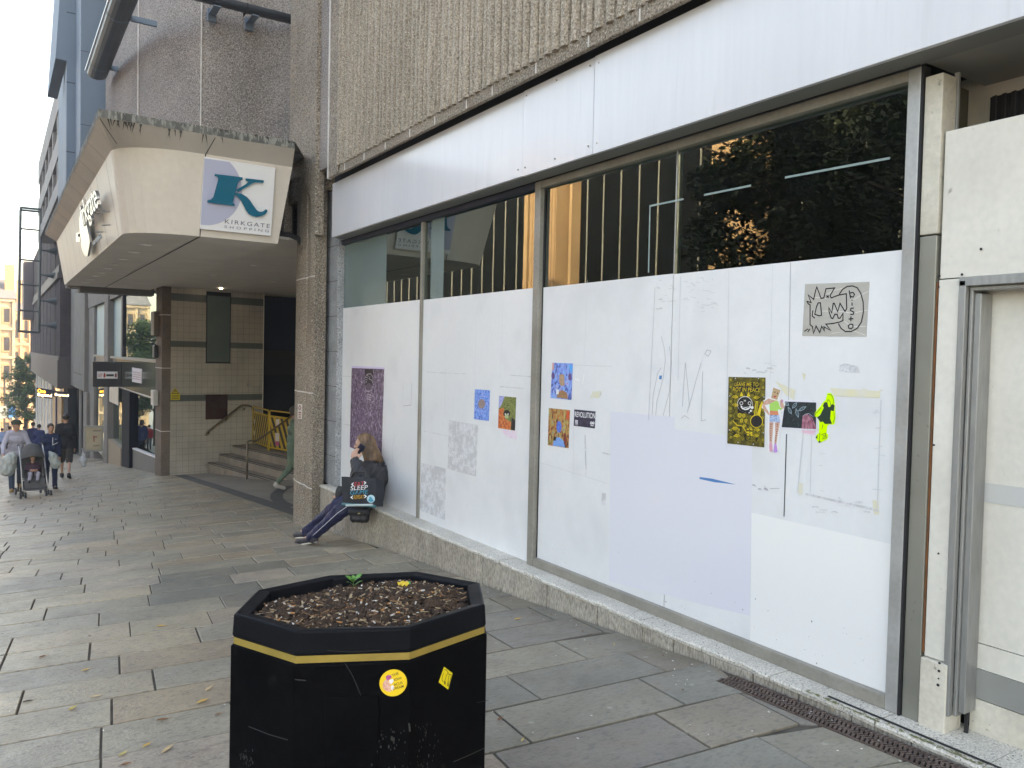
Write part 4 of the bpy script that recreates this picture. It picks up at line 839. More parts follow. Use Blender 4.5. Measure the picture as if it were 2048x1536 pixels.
# ================================================================== LEAVES ON THE GROUND
lm_ = {'y': mat('leaf_yellow', (.62, .40, .12), (.50, .30, .08), .7, 40), 'b': mat('leaf_brown', (.26, .12, .05), (.16, .08, .04), .8, 40), 'g': mat('leaf_green_yellow', (.55, .45, .17), (.45, .36, .13), .7, 40), 'd': mat('leaf_dark', (.06, .045, .03), rough=.8), 'p': mat('leaf_pale', (.62, .47, .27), (.52, .38, .2), .7, 40)}
LV = [(323, 1254, 'y', 1.0, 'golden leaf lying flat left of the planter rim, farthest of the fallen leaves there'), (86, 1315, 'b', .8, 'curled brown leaf in the joint near the left edge'), (172, 1342, 'y', .8, 'folded orange yellow leaf on the left paving'), (192, 1395, 'p', .9, 'thin pale curled leaf below the folded orange leaf'),
      (57, 1405, 'd', .8, 'dark shrivelled leaf near the left edge'), (146, 1419, 'g', 1.0, 'greenish yellow crumpled leaf in the lower left'), (418, 1379.6, 'p', 1.1, 'long narrow tan leaf just left of the planter'), (406, 1405, 'y', 1.1, 'bright yellow elongated leaf left of the planter below the tan one'), (326, 1442, 'b', .9, 'reddish brown thin leaf left of the planter'),
      (437, 1431, 'b', .6, 'small round orange brown leaf touching the planter edge'), (294, 1493, 'y', .8, 'small folded amber leaf beside the largest pale leaf'), (335, 1501, 'p', 1.3, 'largest pale tan leaf near the bottom, left of the planter'), (246, 1511, 'g', .8, 'small dull ochre leaf near the bottom edge'), (253, 1531, 'b', .7, 'brown leaf cut by the bottom edge of the view'),
      (1036, 1240, 'y', .95, 'golden leaf on the slab right of the planter rim, farthest on that side'), (1000, 1441, 'b', .7, 'curled brown leaf right beside the planter base'), (1228, 1291, 'g', .5, 'tiny ochre leaf scrap near the granite plinth'), (1045, 1483, 'g', .5, 'tiny pale leaf scrap on the slab right of the planter'), (1662, 1422, 'y', .9, 'golden leaf lying on the drain grating')]
R = random.Random(31)
for px_, py_, k, s_, lb in LV:
    P = gr(px_, py_); P.z += .006 if px_ < 1600 else .012; L = .036*s_; a = R.uniform(-.6, .6)+.35; c_, s2_ = math.cos(a), math.sin(a); rows_ = []
    asp = .34 if k != 'p' else .24
    for i in range(8):
        t = i/7; w_ = L*asp*math.sin(math.pi*min(1, t*1.05+.03))**.7; cur = R.uniform(.15, .35) if i == 0 else cur; rr = []
        for v_ in (-1, -.5, 0, .5, 1):
            x = (t-.5)*L*2; y = v_*w_*(1+.12*math.sin(i*2.3+v_)); z = abs(v_)**1.5*w_*.55+L*cur*.5*(2*t-1)**2+.001*R.random(); rr.append(P+V((c_*x-s2_*y, s2_*x+c_*y, z)))
        rows_.append(rr)
    mb = MB(); mb.loft(rows_); mb.tube([rows_[-1][2], rows_[-1][2]+V((c_*.012, s2_*.012, .002))], .0009, 5)
    tag(mb.build('fallen_leaf', lm_[k], smooth=True, loc=P), lb, 'leaf', 'fallen leaves on the paving')
mb = MB(); R = random.Random(41)
for i in range(330):
    x = R.uniform(-1.5, 3.5); y = 1.6+R.random()**1.3*11
    if i % 3 == 0: x = 3.5-abs(R.gauss(0, .25))
    s_ = R.uniform(.002, .006); a = R.random()*6; p = V((x, y, g(x, y)+.007)); mb.obox(p, V((math.cos(a), math.sin(a), .1))*s_, V((-math.sin(a), math.cos(a), 0))*s_*.6, V((0, 0, .0012)), 0 if R.random() < .75 else 1)
tag(mb.build('litter_specks', [mat('litter_white', (.66, .65, .60), rough=.6), lm_['b']]), 'tiny white and brown specks of litter scattered over the paving', 'litter', kind='stuff')

# drain grating along the sill
gt = empty('drain_grate', (3.44, 1.5, g(3.44, 1.5)), 'rusty brown drain grating running along the foot of the granite sill', 'drain'); ir = mat('rusty_iron', (.075, .05, .042), (.12, .085, .07), .8, 12, fine=(.2, 60))
mb = MB(); y = 3.05; X0, X1 = 3.375, 3.515
for yy0, yy1 in ((3.05, 2.05), (2.04, 1.04), (1.03, .03)):
    za, zb = g(3.45, yy0)+.004, g(3.45, yy1)+.004
    for x in (X0, X1): mb.add([(x-.006, yy0, za), (x+.006, yy0, za), (x+.006, yy1, zb), (x-.006, yy1, zb), (x-.006, yy0, za-.03), (x+.006, yy0, za-.03), (x+.006, yy1, zb-.03), (x-.006, yy1, zb-.03)], [(0, 1, 2, 3), (0, 3, 7, 4), (1, 5, 6, 2)])
part(mb, 'grate_frame', ir, gt)
mb = MB(); k = 0; y = 3.04
while y > .03:
    z = g(3.45, y)+.005
    for j in range(4):
        xa = X0+.008+j*.033; s_ = -1 if j % 2 else 1
        mb.obox((xa+.015, y-.011*(j % 2), z), V((.0165, .006*s_, 0)), V((-.002*s_, .0062, 0)), V((0, 0, .005)))
    y -= .024
part(mb, 'grate_bars', ir, gt)
mb = MB(); mb.add([(X0, 3.05, g(3.45, 3.05)-.002), (X1+.02, 3.05, g(3.45, 3.05)-.002), (X1+.02, -1, g(3.45, -1)-.002), (X0, -1, g(3.45, -1)-.002)], [(0, 1, 2, 3)]); part(mb, 'gully', M['dark'], gt)
# ================================================================== SHOPPING CENTRE ENTRANCE
sc = empty('shopping_centre', (3.6, 15, -2.7), 'concrete shopping centre entrance with cream canopy, tiled recess and tall aggregate wall', 'building')
# pillar beside the shop (faceted, two shafts with a groove)
pp = [(3.545, 10.02), (3.43, 9.985), (3.415, 10.10), (3.44, 10.30), (3.455, 10.315), (3.435, 10.33), (3.43, 10.60), (3.47, 10.86), (3.55, 10.92), (3.95, 10.92), (3.95, 10.45), (3.66, 10.42), (3.6, 10.03)]
mb = MB(); mb.prism(pp, -2.9, 2.5); part(mb, 'pillar', M['agg'], sc, bevel=.006)
# upper part of the pillar with an arched niche
up = MB(); prof_ = [(9.90, 1.50), (9.90, 13), (10.98, 13), (10.98, 2.36)]+[(10.75-.81*math.sin(t*math.pi/24), 1.50+.86*math.cos(t*math.pi/24)) for t in range(13)]
up.poly([V((3.39, a, b)) for a, b in prof_], 0, V((-1, 0, 0)), .12)
up.add([(3.39, 9.90, 1.50), (3.545, 9.995, 1.50), (3.545, 9.995, 13), (3.39, 9.90, 13)], [(0, 1, 2, 3)]); part(up, 'pillar_head', M['agg'], sc, bevel=.006)
boxobj('pillar_core', M['agg'], sc, 3.50, 4.2, 9.99, 11.35, 2.10, 13)
mb = MB()
for z, j in ((-1.75, .01), (-.52, 0), (.98, 0)):
    ring_ = [V((x-.003, y, z+j*(y-10)*1.2)) for x, y in pp[0:3]+pp[3:8]]
    mb.loft([ring_, [q+V((0, 0, .016)) for q in ring_]])
mb.loft([[V((3.54, 9.98, 2.0+k)), V((3.385, 9.89, 2.0+k))] for k in (0, .016)])
mb.box(3.455, 3.458, 10.312, 10.318, -2.3, -1.75); part(mb, 'pillar_pointing', M['mortar'], sc)
# dark hook where the soffit meets the pillar, added as a black tube
mb = MB(); mb.tube([on(x, y, 1, 10.6) for x, y in ((560, 467), (580, 470), (597, 478), (606, 492), (607, 510))], .035, 10); part(mb, 'soffit_hook', M['shadowgap'], sc, smooth=True)

# quarter-round upper wall
wp = [(3.9, 11.9), (3.5, 12.25), (3.0, 12.28), (2.53, 12.4), (2.25, 12.95), (2.05, 13.6), (1.95, 14.3), (1.85, 15.2), (1.78, 16.2), (1.75, 17.0)]
def smoothp(P, n=5):
    o = []
    for i in range(len(P)-1):
        p0 = P[max(i-1, 0)]; p1 = P[i]; p2 = P[i+1]; p3 = P[min(i+2, len(P)-1)]
        for k in range(n):
            t = k/n; o.append(tuple(.5*((2*p1[j])+(-p0[j]+p2[j])*t+(2*p0[j]-5*p1[j]+4*p2[j]-p3[j])*t*t+(-p0[j]+3*p1[j]-3*p2[j]+p3[j])*t**3) for j in range(len(p1))))
    o.append(P[-1]); return o
ws = smoothp(wp); aggd = M['agg_dark']
mb = MB(); mb.loft([[V((x, y, z)) for x, y in ws] for z in (2.4, 13.0)]); part(mb, 'curved_wall', aggd, sc, smooth=False)
mb = MB(); mb.prism([(x+.01, y+.01) for x, y in ws]+[(16, 17.0), (16, 11.9)], 2.41, 12.9); part(mb, 'wall_core', aggd, sc)
boxobj('upper_mass', aggd, sc, 1.9, 16, 17.01, 22.74, 2.9, 12.9)
boxobj('recess_roof', aggd, sc, 3.56, 16, 11.36, 23.3, 1.62, 2.6)
boxobj('corner_infill', aggd, sc, 3.44, 4.2, 11.36, 12.3, 1.60, 2.6)
# water stain at the foot of the wall and white joints
mb = MB()
for px_ in (405, 278):
    d = ray(px_, 150); best = min(ws, key=lambda q: abs(q[0]/q[1]-d.x/d.y)); x, y = best; n = V((-.75, -.66, 0)) 
    mb.tube([(x-.012, y-.012, 2.5), (x-.012, y-.012, 5.0), (x-.012, y-.012, 9)], .011, 5)
part(mb, 'wall_pointing', M['mortar'], sc)
# canopy rings (near end, rounded corner, long side to the far end)
YE = 22.7
KC = .885      # canopy scaled about the camera to match its reflection, ceiling 1.38 above the eye
YC = YE*KC
def plan(xr, yf, xl, r, z, rx=None):
    rx = rx or r; xr, yf, xl, r, z, rx = [q*KC for q in (xr, yf, xl, r, z, rx)]; P = [V((xr, yf, z)), V((2.34*KC, yf, z))]
    for i in range(9):
        t = i/8*math.pi/2; P.append(V((xl+rx-rx*math.sin(t), yf+r-r*math.cos(t), z)))
    return P+[V((xl, y*KC, z)) for y in (13.6, 14.5, 15.6, 16.7, 17.8, 18.9, 20, 21.1, 22.1, YE)]
f_bot = plan(3.40, 11.50, 1.45, .55, 1.555, .85); f_top = plan(3.50, 11.20, 1.28, .62, 2.60, .90)
coat_ = M['canopy']
mb = MB(); mb.loft([f_bot, f_top]); part(mb, 'canopy_fascia', coat_, sc, smooth=False)
c_in = [q+V((0, 0, .0)) for q in f_top]
c_out = [V((3.455, 10.95, 2.80)), V((2.30, 10.95, 2.80))]+[V((1.05+(2.30-1.05)*(1-i/8), 10.95, 2.80)) for i in range(1, 9)]+[V((1.05, 11.2, 2.80))]+[V((1.05, y, 2.80)) for y in (13.6, 14.5, 15.6, 16.7, 17.8, 18.9, 20, 21.1, 22.1, YE+.4)]
c_out = c_out[:len(c_in)-0] if len(c_out) >= len(c_in) else c_out
c_out = [q*KC for q in c_out]
assert len(c_out) == len(c_in), (len(c_out), len(c_in))
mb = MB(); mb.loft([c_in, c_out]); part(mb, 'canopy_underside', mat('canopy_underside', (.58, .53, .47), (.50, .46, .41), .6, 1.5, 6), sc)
# weathered concrete coping with moss and drip streaks
cop = mat('weathered_coping', (.075, .078, .07), (.15, .15, .135), .9, 5, 8, .35, .65, c3=(.26, .26, .23), s3=22, lo3=.52, hi3=.62, stretch=(1, 1, .3), bump=.6, bscale=30, bdist=.02)
mb = MB(); R = random.Random(6); o1 = []; o2 = []
for a, b in zip(c_out, c_out[1:]):
    for k in range(6): q = a.lerp(b, k/6); o1.append(q+V((0, 0, R.uniform(-.006, .004)))); o2.append(q+V((0, 0, .085)))
o1.append(c_out[-1]); o2.append(c_out[-1]+V((0, 0, .085)))
o3 = [V((q.x+.6, q.y+(1.2 if q.y < 10.0 else 0), q.z)) for q in o2]
mb.loft([o1, o2, o3]); part(mb, 'canopy_coping', cop, sc)
mb = MB(); R = random.Random(16)
for i in range(120):
    x = (1.1+R.random()**.6*2.33)*KC; z = 2.80*KC+.083; l_ = R.uniform(.02, .06) if x > 1.9 else R.uniform(.003, .02); w_ = R.uniform(.004, .009)
    yl = 10.95*KC-.003; mb.poly([V((x-w_, yl, z)), V((x+w_, yl, z)), V((x+w_*.3, yl, z-l_)), V((x-w_*.3, yl, z-l_))])
tag(part(mb, 'lime_streaks', mat('lime_streak', (.36, .36, .32), (.22, .22, .19), .9, 30), sc), kind='stuff')
mb = MB()
for i in range(26):
    x = (1.15+R.random()**1.3*1.5)*KC; a = V((x, 10.95*KC+.001, 2.80*KC-.002)); d = V((R.uniform(-.02, .05), .25*R.uniform(.2, .55), -.20*R.uniform(.2, .55))); mb.add([a+V((-.008, 0, -.002)), a+V((.008, 0, -.002)), a+d+V((0, -.002, -.003))], [(0, 1, 2)])
part(mb, 'drip_stains', mat('drip_stain', (.09, .085, .075), rough=.9), sc)
# top sheet of the canopy and soffit
mb = MB(); mb.poly([V((1.3, 9.9, 2.52)), V((2.98, 9.9, 2.52)), V((2.98, 11.0, 2.52)), V((3.56, 11.0, 2.52)), V((3.56, YE, 2.52)), V((1.3, YE, 2.52))]); part(mb, 'canopy_roof', cop, sc)
mb = MB(); B_ = list(f_bot); mb.poly([B_[0]]+B_[1:]+[V((3.4*KC, YC, 1.555*KC))]); part(mb, 'canopy_soffit', M['soffit'], sc)
mb = MB(); mb.box(1.5, 3.402, YC+.1, 22.74, 1.552, 1.6); mb.box(2.9, 3.402, 10.98, YC+.1, 1.552, 1.6); mb.box(3.402, 9.4, 10.93, 23.4, 1.552, 1.6); part(mb, 'recess_ceiling', M['soffit'], sc)
mb = MB(); mb.box(1.5, 9.4, 22.75, 23.2, 1.5, 13); part(mb, 'canopy_end_wall', aggd, sc)
# panel joints
mb = MB()
def seam(a, b, w_=.006, n=V((-1, 0, 0))): mb.ribbon([a, b], w_, n)
for y in (12.35, 13.6, 14.5, 15.6, 16.7, 17.8, 18.9, 20, 21.1, 22.1):
    a = V((1.443, y, 1.56))*KC; b = V((1.273, y-.0, 2.60))*KC; seam(a, b, .012); seam(V((1.265, y, 2.598))*KC, V((1.05, y, 2.797))*KC, .010, V((-.7, 0, -.7)))
seam(V((2.34, 11.494, 1.56))*KC, V((2.34, 11.194, 2.598))*KC, .012, V((0, -1, 0))); seam(V((2.34, 11.19, 2.597))*KC, V((2.42, 10.955, 2.797))*KC, .010, V((0, -.7, -.7)))
seam(V((1.30, 11.35, 2.597))*KC, V((1.06, 10.97, 2.797))*KC, .010, V((-.5, -.5, -.7)))
mb.ribbon([V((2.34, 11.5, 1.5495))*KC, V((2.34, 22.6, 1.5495))*KC], .02, V((0, 0, -1)))
for y in (13.6, 22.0): pass
part(mb, 'panel_joint', M['shadowgap'], sc)
# downlights
dl = mat('downlight_ring', (.85, .84, .80), rough=.4); dd = mat('downlight_bowl', (.95, .93, .88), rough=.5)
spots = [on(x, y, 2, 1.555*KC-.004) for x, y in ((292, 489), (268, 504), (246, 518), (230, 529), (216, 537), (203, 545), (192, 552), (182, 559), (172, 565))]+[on(x, y, 2, 1.549) for x, y in ((508, 530), (425, 551), (545, 563), (470, 491))]
for i, q in enumerate(spots):
    e_ = MB(); r_ = .085 if i < 9 else .075
    R0 = [q+V((r_*math.cos(t*.5236), r_*math.sin(t*.5236), -.004)) for t in range(12)]; R1 = [q+V((r_*.8*math.cos(t*.5236), r_*.8*math.sin(t*.5236), -.008)) for t in range(12)]; R2 = [q+V((r_*.75*math.cos(t*.5236), r_*.75*math.sin(t*.5236), .0)) for t in range(12)]
    e_.loft([R0, R1], 0, True); e_.loft([R1, R2], 1, True); e_.poly(R2, 1); part(e_, 'downlight', [dl, dd], sc)
q = on(442, 576, 2, 1.549); e_ = MB(); e_.tube([q, q+V((0, 0, -.02))], .035, 12); part(e_, 'lit_downlight', emit('lamp_on', (1, .95, .85), 6), sc)
# lowered bulkhead at the far end
boxobj('bulkhead', mat('bulkhead_grey', (.15, .145, .135), rough=.7), sc, 1.75, 3.42, 22.2, 22.74, 1.38, 1.549)

# tiled wall of the recess (slightly turned)
A0 = V((3.62, 21.0, 0)); t9 = math.radians(8.5); TX = V((math.cos(t9), math.sin(t9), 0)); TN = V((math.sin(t9), -math.cos(t9), 0))
def tile_mat(name, c1, c2, grout, sx=.152, sz=.152, rough=.35):
    m = bpy.data.materials.new(name); m.use_nodes = True; t = m.node_tree; b = t.nodes['Principled BSDF']; b.inputs['Roughness'].default_value = rough; b.inputs['Specular IOR Level'].default_value = .5 if rough < .6 else .1
    at = N(t, 'ShaderNodeUVMap'); br = N(t, 'ShaderNodeTexBrick'); br.offset = 0; br.inputs['Scale'].default_value = 1; br.inputs['Brick Width'].default_value = sx; br.inputs['Row Height'].default_value = sz
    br.inputs['Mortar Size'].default_value = .004; br.inputs['Color1'].default_value = rgb(c1); br.inputs['Color2'].default_value = rgb(c2); br.inputs['Mortar'].default_value = rgb(grout)
    t.links.new(at.outputs[0], br.inputs['Vector']); n = N(t, 'ShaderNodeTexNoise'); n.inputs['Scale'].default_value = 1.3; n.inputs['Detail'].default_value = 6; t.links.new(at.outputs[0], n.inputs['Vector'])
    r = N(t, 'ShaderNodeMapRange'); r.inputs[1].default_value = .3; r.inputs[2].default_value = .7; r.inputs[3].default_value = .8; r.inputs[4].default_value = 1.1; t.links.new(n.outputs['Fac'], r.inputs[0])
    x = N(t, 'ShaderNodeMix', data_type='RGBA', blend_type='MULTIPLY'); x.inputs['Factor'].default_value = 1; t.links.new(br.outputs['Color'], x.inputs[6]); cc = N(t, 'ShaderNodeCombineColor')
    for i in range(3): t.links.new(r.outputs[0], cc.inputs[i])
    t.links.new(cc.outputs[0], x.inputs[7]); t.links.new(x.outputs[2], b.inputs['Base Color']); return m
M['tile'] = tile_mat('cream_tiles', (.50, .46, .39), (.47, .43, .36), (.26, .24, .20)); M['tileg'] = tile_mat('grey_tiles', (.13, .145, .13), (.115, .13, .118), (.08, .08, .075), .3, .3)
def wallpoly(name, m, rects, off=0, th=.03, par=None):
    mb = MB()
    for u0, u1, z0, z1 in rects:
        P = [A0+TX*u0+TN*off, A0+TX*u1+TN*off, A0+TX*u1+TN*off, A0+TX*u0+TN*off]; P[0].z = P[1].z = z0; P[2].z = P[3].z = z1; mb.poly(P, 0, TN, th)
    o = part(mb, name, m, par or sc); me = o.data; uv = me.uv_layers.new(name='UVMap')
    for l in me.loops:
        co = me.vertices[l.vertex_index].co+V(o.location); co = V(me.vertices[l.vertex_index].co); uv.data[l.index].uv = ((co-A0).dot(TX), co.z)
    return o
UW = 2.36; b1, b2, b3 = (1.22, 1.40), (.085, .235), (-1.26, -1.10)
wx0, wx1 = .88, 1.46
zz = [(-3.4, b3[0]), (b3[1], b2[0]), (b2[1], b1[0]), (b1[1], 1.552)]
wallpoly('tiled_wall', M['tile'], [(0, UW, a, b) for a, b in zz])
for a, b in (b1, b2, b3): wallpoly('grey_tile_band', M['tileg'], [(0, UW, a, b)])
boxobj('wall_core', M['creamy'], sc, 3.62, 6.0, 21.5, 22.0, -3.4, 1.54)
wallpoly('obscured_window', mat('obscured_green_glass', (.11, .15, .14), (.13, .17, .155), .2, 2, coat=.4), [(wx0, wx1, -.27, 1.40)], .012, .01)
wallpoly('window_frame', M['shadowgap'], [(wx0-.03, wx1+.03, -.31, -.27), (wx0-.025, wx0, -.27, 1.50), (wx1, wx1+.025, -.27, 1.50), (wx0-.025, wx1+.025, 1.40, 1.5)], .014, .012)
wallpoly('display_panel', mat('dark_maroon_glass', (.025, .006, .008), (.04, .01, .012), .08, 3, coat=.6), [(.86, 1.42, -1.73, -1.10)], .02, .015)
# turned pier of the recess beyond the window and the dark entrance beyond it
mb = MB(); E0 = A0+TX*UW; 
for (z0, z1) in ((-3.4, 1.552),): mb.prism([(E0.x, E0.y), (E0.x+.02, E0.y-.01), (E0.x+.4, E0.y+1.6), (E0.x+.3, E0.y+1.6)], z0, z1)
part(mb, 'reveal', M['creamy'], sc)
boxobj('entrance_glazing', mat('navy_glass', (.008, .014, .035), (.010, .018, .045), .25, 1), sc, 5.9, 9.4, 22.3, 22.35, .05, 1.552)
boxobj('entrance_transom', mat('transom_dark', (.018, .016, .014), rough=.7), sc, 5.9, 9.4, 22.28, 22.36, -.62, .05)
boxobj('entrance_void', M['dark'], sc, 5.9, 9.4, 22.36, 22.4, -3.2, -.62)
boxobj('recess_side_wall', M['creamy'], sc, 9.3, 9.5, 10.9, 22.4, -3.4, 1.552)
# round fittings on the tiled wall
mb = MB()
for (px_, py_, r_) in ((496, 757, .016), (497, 769, .038), (411, 930, .02)):
    q = onp(px_, py_, A0+TN*.01, TN); mb.tube([q, q+TN*.03], r_, 10)
part(mb, 'wall_fitting', M['steel'], sc)
# steps (concrete, dark nosings); turned like the wall
SD = V((math.sin(t9+.02), -math.cos(t9+.02), 0)); SN = V((math.cos(t9+.02), math.sin(t9+.02), 0))
stp = mat('worn_concrete_step', (.30, .265, .215), (.22, .195, .16), .75, 3, 8, fine=(.1, 50), c3=(.14, .12, .10), s3=8, lo3=.62, hi3=.74); nos = mat('dark_nosing', (.045, .04, .036), rough=.8)
for i, (x0, z) in enumerate(((4.54, -2.815), (4.82, -2.615), (5.14, -2.405))):
    mb = MB(); a = V((x0, 21.12, 0)); b = a+SD*9.6; P = [a, b, b+SN*5, a+SN*5+V((0, .4, 0))]; mb.prism([(q.x, q.y) for q in P], -3.4, z); part(mb, 'step', stp, sc, bevel=.008)
    mb = MB(); mb.ribbon([a+SN*.03+V((0, 0, z+.003)), b+SN*.03+V((0, 0, z+.003))], .055, V((0, 0, 1))); mb.add([a-SN*.003+V((0, 0, z-.012)), b-SN*.003+V((0, 0, z-.012)), b-SN*.003+V((0, 0, z-.035)), a-SN*.003+V((0, 0, z-.035))], [(0, 1, 2, 3)]); part(mb, 'nosing', nos, sc)
# handrails
def rail(pts, r_=.022): mb = MB(); mb.tube([V(p_) for p_ in smoothp([tuple(q) for q in pts], 4)], r_, 8); return mb
def wq(px_, py_, off=.08): return onp(px_, py_, A0+TN*off, TN)
h1 = empty('handrail', wq(412, 868), 'steel handrail fixed to the tiled wall beside the steps', 'handrail', 'handrails of the entrance steps')
brz = mat('tarnished_rail', (.22, .18, .13), rough=.35, metal=.8)
part(rail([wq(412, 872), wq(412.5, 866), wq(418, 861), wq(450, 836), wq(478, 814), wq(484, 811), wq(497, 811), wq(503, 814), wq(504, 819)]), 'rail', brz, h1, smooth=True)
for x, y in ((418, 863), (454, 836), (490, 815)):
    q = wq(x, y, .08); mb = MB(); mb.tube([q+V((0, 0, -.01)), q-TN*.08+V((0, 0, -.05))], .012, 6); mb.tube([q-TN*.075+V((0, 0, -.05)), q-TN*.06+V((0, 0, -.05))], .03, 10); part(mb, 'bracket', brz, h1)
Pb = gr(494, 958); sy_ = Pb.y
h2 = empty('handrail', Pb, 'free-standing steel handrail on a post at the foot of the steps', 'handrail', 'handrails of the entrance steps')
q0 = onp(494, 884, V((0, sy_, 0)), V((0, 1, 0))); tp = V((Pb.x, Pb.y, q0.z))
mb = MB(); mb.tube([Pb, tp], .021, 10); part(mb, 'post', brz, h2, smooth=True)
dirr = (SN*1.0+V((0, 0, .62))).normalized()
part(rail([tp-V((0, 0, .03)), tp+V((.01, 0, .01)), tp+SN*.12+V((0, 0, .03)), tp+SN*.26+V((0, 0, .04)), tp+SN*1.25+V((0, 0, .66))]), 'rail', brz, h2, smooth=True)

# ------------------------------------------------------------------ barriers on the landing
yb = mat('barrier_yellow', (.50, .34, .02), (.42, .28, .02), .5, 6); bk = mat('barrier_black', (.02, .02, .018), rough=.6)
def barrier(cx, cy, z0, ux, L, H, label, slope=1, n=9, notice=None):
    e = empty('barrier', (cx, cy, z0), label, 'barrier', 'striped safety barriers in the entrance'); ux = ux.normalized(); nn = V((ux.y, -ux.x, 0)); O = V((cx, cy, z0))
    if nn.dot(O) > 0: nn = -nn
    mb = MB(); f = lambda u, v, k=0: O+ux*u+V((0, 0, v))+nn*k
    mb.poly([f(0, .06, .0), f(L, .06, .0), f(L, H-.12, .0), f(0, H-.12, .0)], 0, nn, .03); part(mb, 'panel', yb, e)
    mb = MB(); mb.tube([f(0, .0, 0), f(0, H-.04, 0), f(.03, H, 0), f(L-.03, H, 0), f(L, H-.04, 0), f(L, 0, 0)], .018, 6); part(mb, 'frame', yb, e)
    mb = MB(); w_ = L/n
    for i in range(-8, n+9):
        x0 = i*w_*1.0; pts = []
        # slanted stripe clipped to the panel
        y0, y1 = .10, H-.16; dx = slope*(y1-y0)*.55; quad = [(x0, y0), (x0+w_*.5, y0), (x0+w_*.5+dx, y1), (x0+dx, y1)]
        def clip(P, c, s_):
            o = []
            for a, b in zip(P, P[1:]+P[:1]):
                ia, ib = (a[0]-c)*s_ >= 0, (b[0]-c)*s_ >= 0
                if ia: o.append(a)
                if ia != ib: t = (c-a[0])/(b[0]-a[0]); o.append((c, a[1]+(b[1]-a[1])*t))
            return o
        quad = clip(quad, .04, 1); quad = clip(quad, L-.04, -1) if quad else quad
        if len(quad) > 2: mb.poly([f(u, v, .003) for u, v in quad])
    part(mb, 'stripes', bk, e)
    for u, v, w2, h2_, k in notice or (): mb = MB(); mb.poly([f(u, v, .006), f(u+w2, v, .006), f(u+w2, v+h2_, .006), f(u, v+h2_, .006)]); part(mb, 'notice', (mat('notice_white', (.55, .53, .50), rough=.5), mat('notice_pink', (.45, .06, .18), rough=.5))[k], e)
bz = -2.405; q1 = onp(505, 888, V((0, 0, bz)), V((0, 0, 1))); q2 = onp(537, 901, V((0, 0, bz)), V((0, 0, 1))); q3 = onp(575, 908, V((0, 0, bz)), V((0, 0, 1))); q4 = q3+(q3-q2).normalized()*1.2
hb = (onp(537, 821, q2, V((.2, -1, 0)).normalized()).z-bz)
barrier(q1.x, q1.y, bz, q2-q1, (q2-q1).length-.03, hb, 'narrow yellow and black striped barrier nearest the tiled wall', 1, 8, [(.15, .55, .10, .12, 0), (.15, .25, .1, .12, 0)])
barrier(q2.x+.02, q2.y, bz, q4-q2, 2.0, hb, 'wide yellow and black striped barrier with notices behind the woman in green', -1, 9, [(.30, .62, .16, .18, 0), (.28, .26, .18, .20, 0), (.28, .16, .18, .09, 1)])

# ------------------------------------------------------------------ K sign
tb = (V((0, 11.20, 2.60))-V((0, 11.50, 1.555))).normalized(); kn = V((0, -tb.z, tb.y)).normalized()
if kn.y > 0: kn = -kn
KP = V((2.8, 11.50, 1.555))*KC+kn*.05; KX = V((1, 0, 0)); KY = tb
def kq(x, y, off=0): return onp(100+x/3.656, 180+y/3.656, KP+kn*off, kn)
ks = empty('shop_sign', kq(1370, 780), 'square white sign with a large teal letter K on the canopy end', 'sign')
cr = [kq(1128, 487), kq(1648, 570), kq(1615, 1067), kq(1098, 1016)]
mb = MB(); mb.poly(cr, 0, kn, .045); part(mb, 'board', mat('sign_white', (.78, .78, .78), rough=.3, coat=.3), ks, bevel=.003)
mb = MB(); cx, cy, rr_ = 1150, 722, 268; P_ = []
Cc = kq(1140, 722, .002); rad = (kq(1410, 715, .002)-Cc).length
e0, e1 = kq(1128, 487, .002), kq(1098, 1016, .002)
for i in range(41):
    a = math.pi/2-math.pi*i/40; q = Cc+KX*rad*math.cos(a)*.97+KY*rad*math.sin(a); P_.append(q)
# clip left side to the board edge
lx = lambda z: e0.x+(e1.x-e0.x)*((e0.z-z)/(e0.z-e1.z))
P_ = [q for q in P_ if q.x >= lx(q.z)+.002 and q.z < e0.z-.001]
P_ = [V((lx(P_[0].z)+.002, P_[0].y, P_[0].z))]+P_+[V((lx(P_[-1].z)+.002, P_[-1].y, P_[-1].z))]
mb.poly(P_); part(mb, 'lavender_disc', mat('lavender_print', (.45, .47, .60), rough=.35), ks)
mb = MB()
for L in ([(1210, 615), (1410, 640), (1407, 657), (1385, 661), (1374, 680), (1336, 825), (1352, 836), (1349, 848), (1152, 822), (1155, 808), (1180, 802), (1198, 785), (1236, 650), (1228, 634), (1207, 630)],
          [(1435, 647), (1565, 662), (1560, 680), (1500, 674), (1478, 684), (1375, 746), (1361, 735), (1440, 688), (1456, 672), (1434, 662)],
          [(1352, 757), (1378, 755), (1410, 763), (1440, 782), (1464, 808), (1488, 845), (1512, 878), (1532, 891), (1552, 893), (1570, 885), (1577, 876), (1590, 877), (1589, 892), (1572, 910), (1545, 922), (1510, 928), (1482, 923), (1458, 910), (1436, 882), (1418, 845), (1400, 810), (1375, 782), (1356, 768)]):
    mb.poly([kq(x, y, .035) for x, y in L], 0, kn, .03)
part(mb, 'letter', M['teal'], ks, bevel=.002)
mb = MB(); sg = mat('sign_grey_print', (.12, .12, .16), rough=.5)
A, Bq = kq(1278, 975, .003), kq(1606, 1010, .003); Xd = (Bq-A).normalized(); text(mb, 'KIRKGATE', A, Xd, kn.cross(Xd), .050, 0, wid=(Bq-A).length, spacing=1.3)
A, Bq = kq(1275, 1008, .003), kq(1600, 1041, .003); Xd = (Bq-A).normalized(); text(mb, 'SHOPPING', A, Xd, kn.cross(Xd), .030, 0, wid=(Bq-A).length, spacing=1.7)
part(mb, 'lettering', sg, ks)
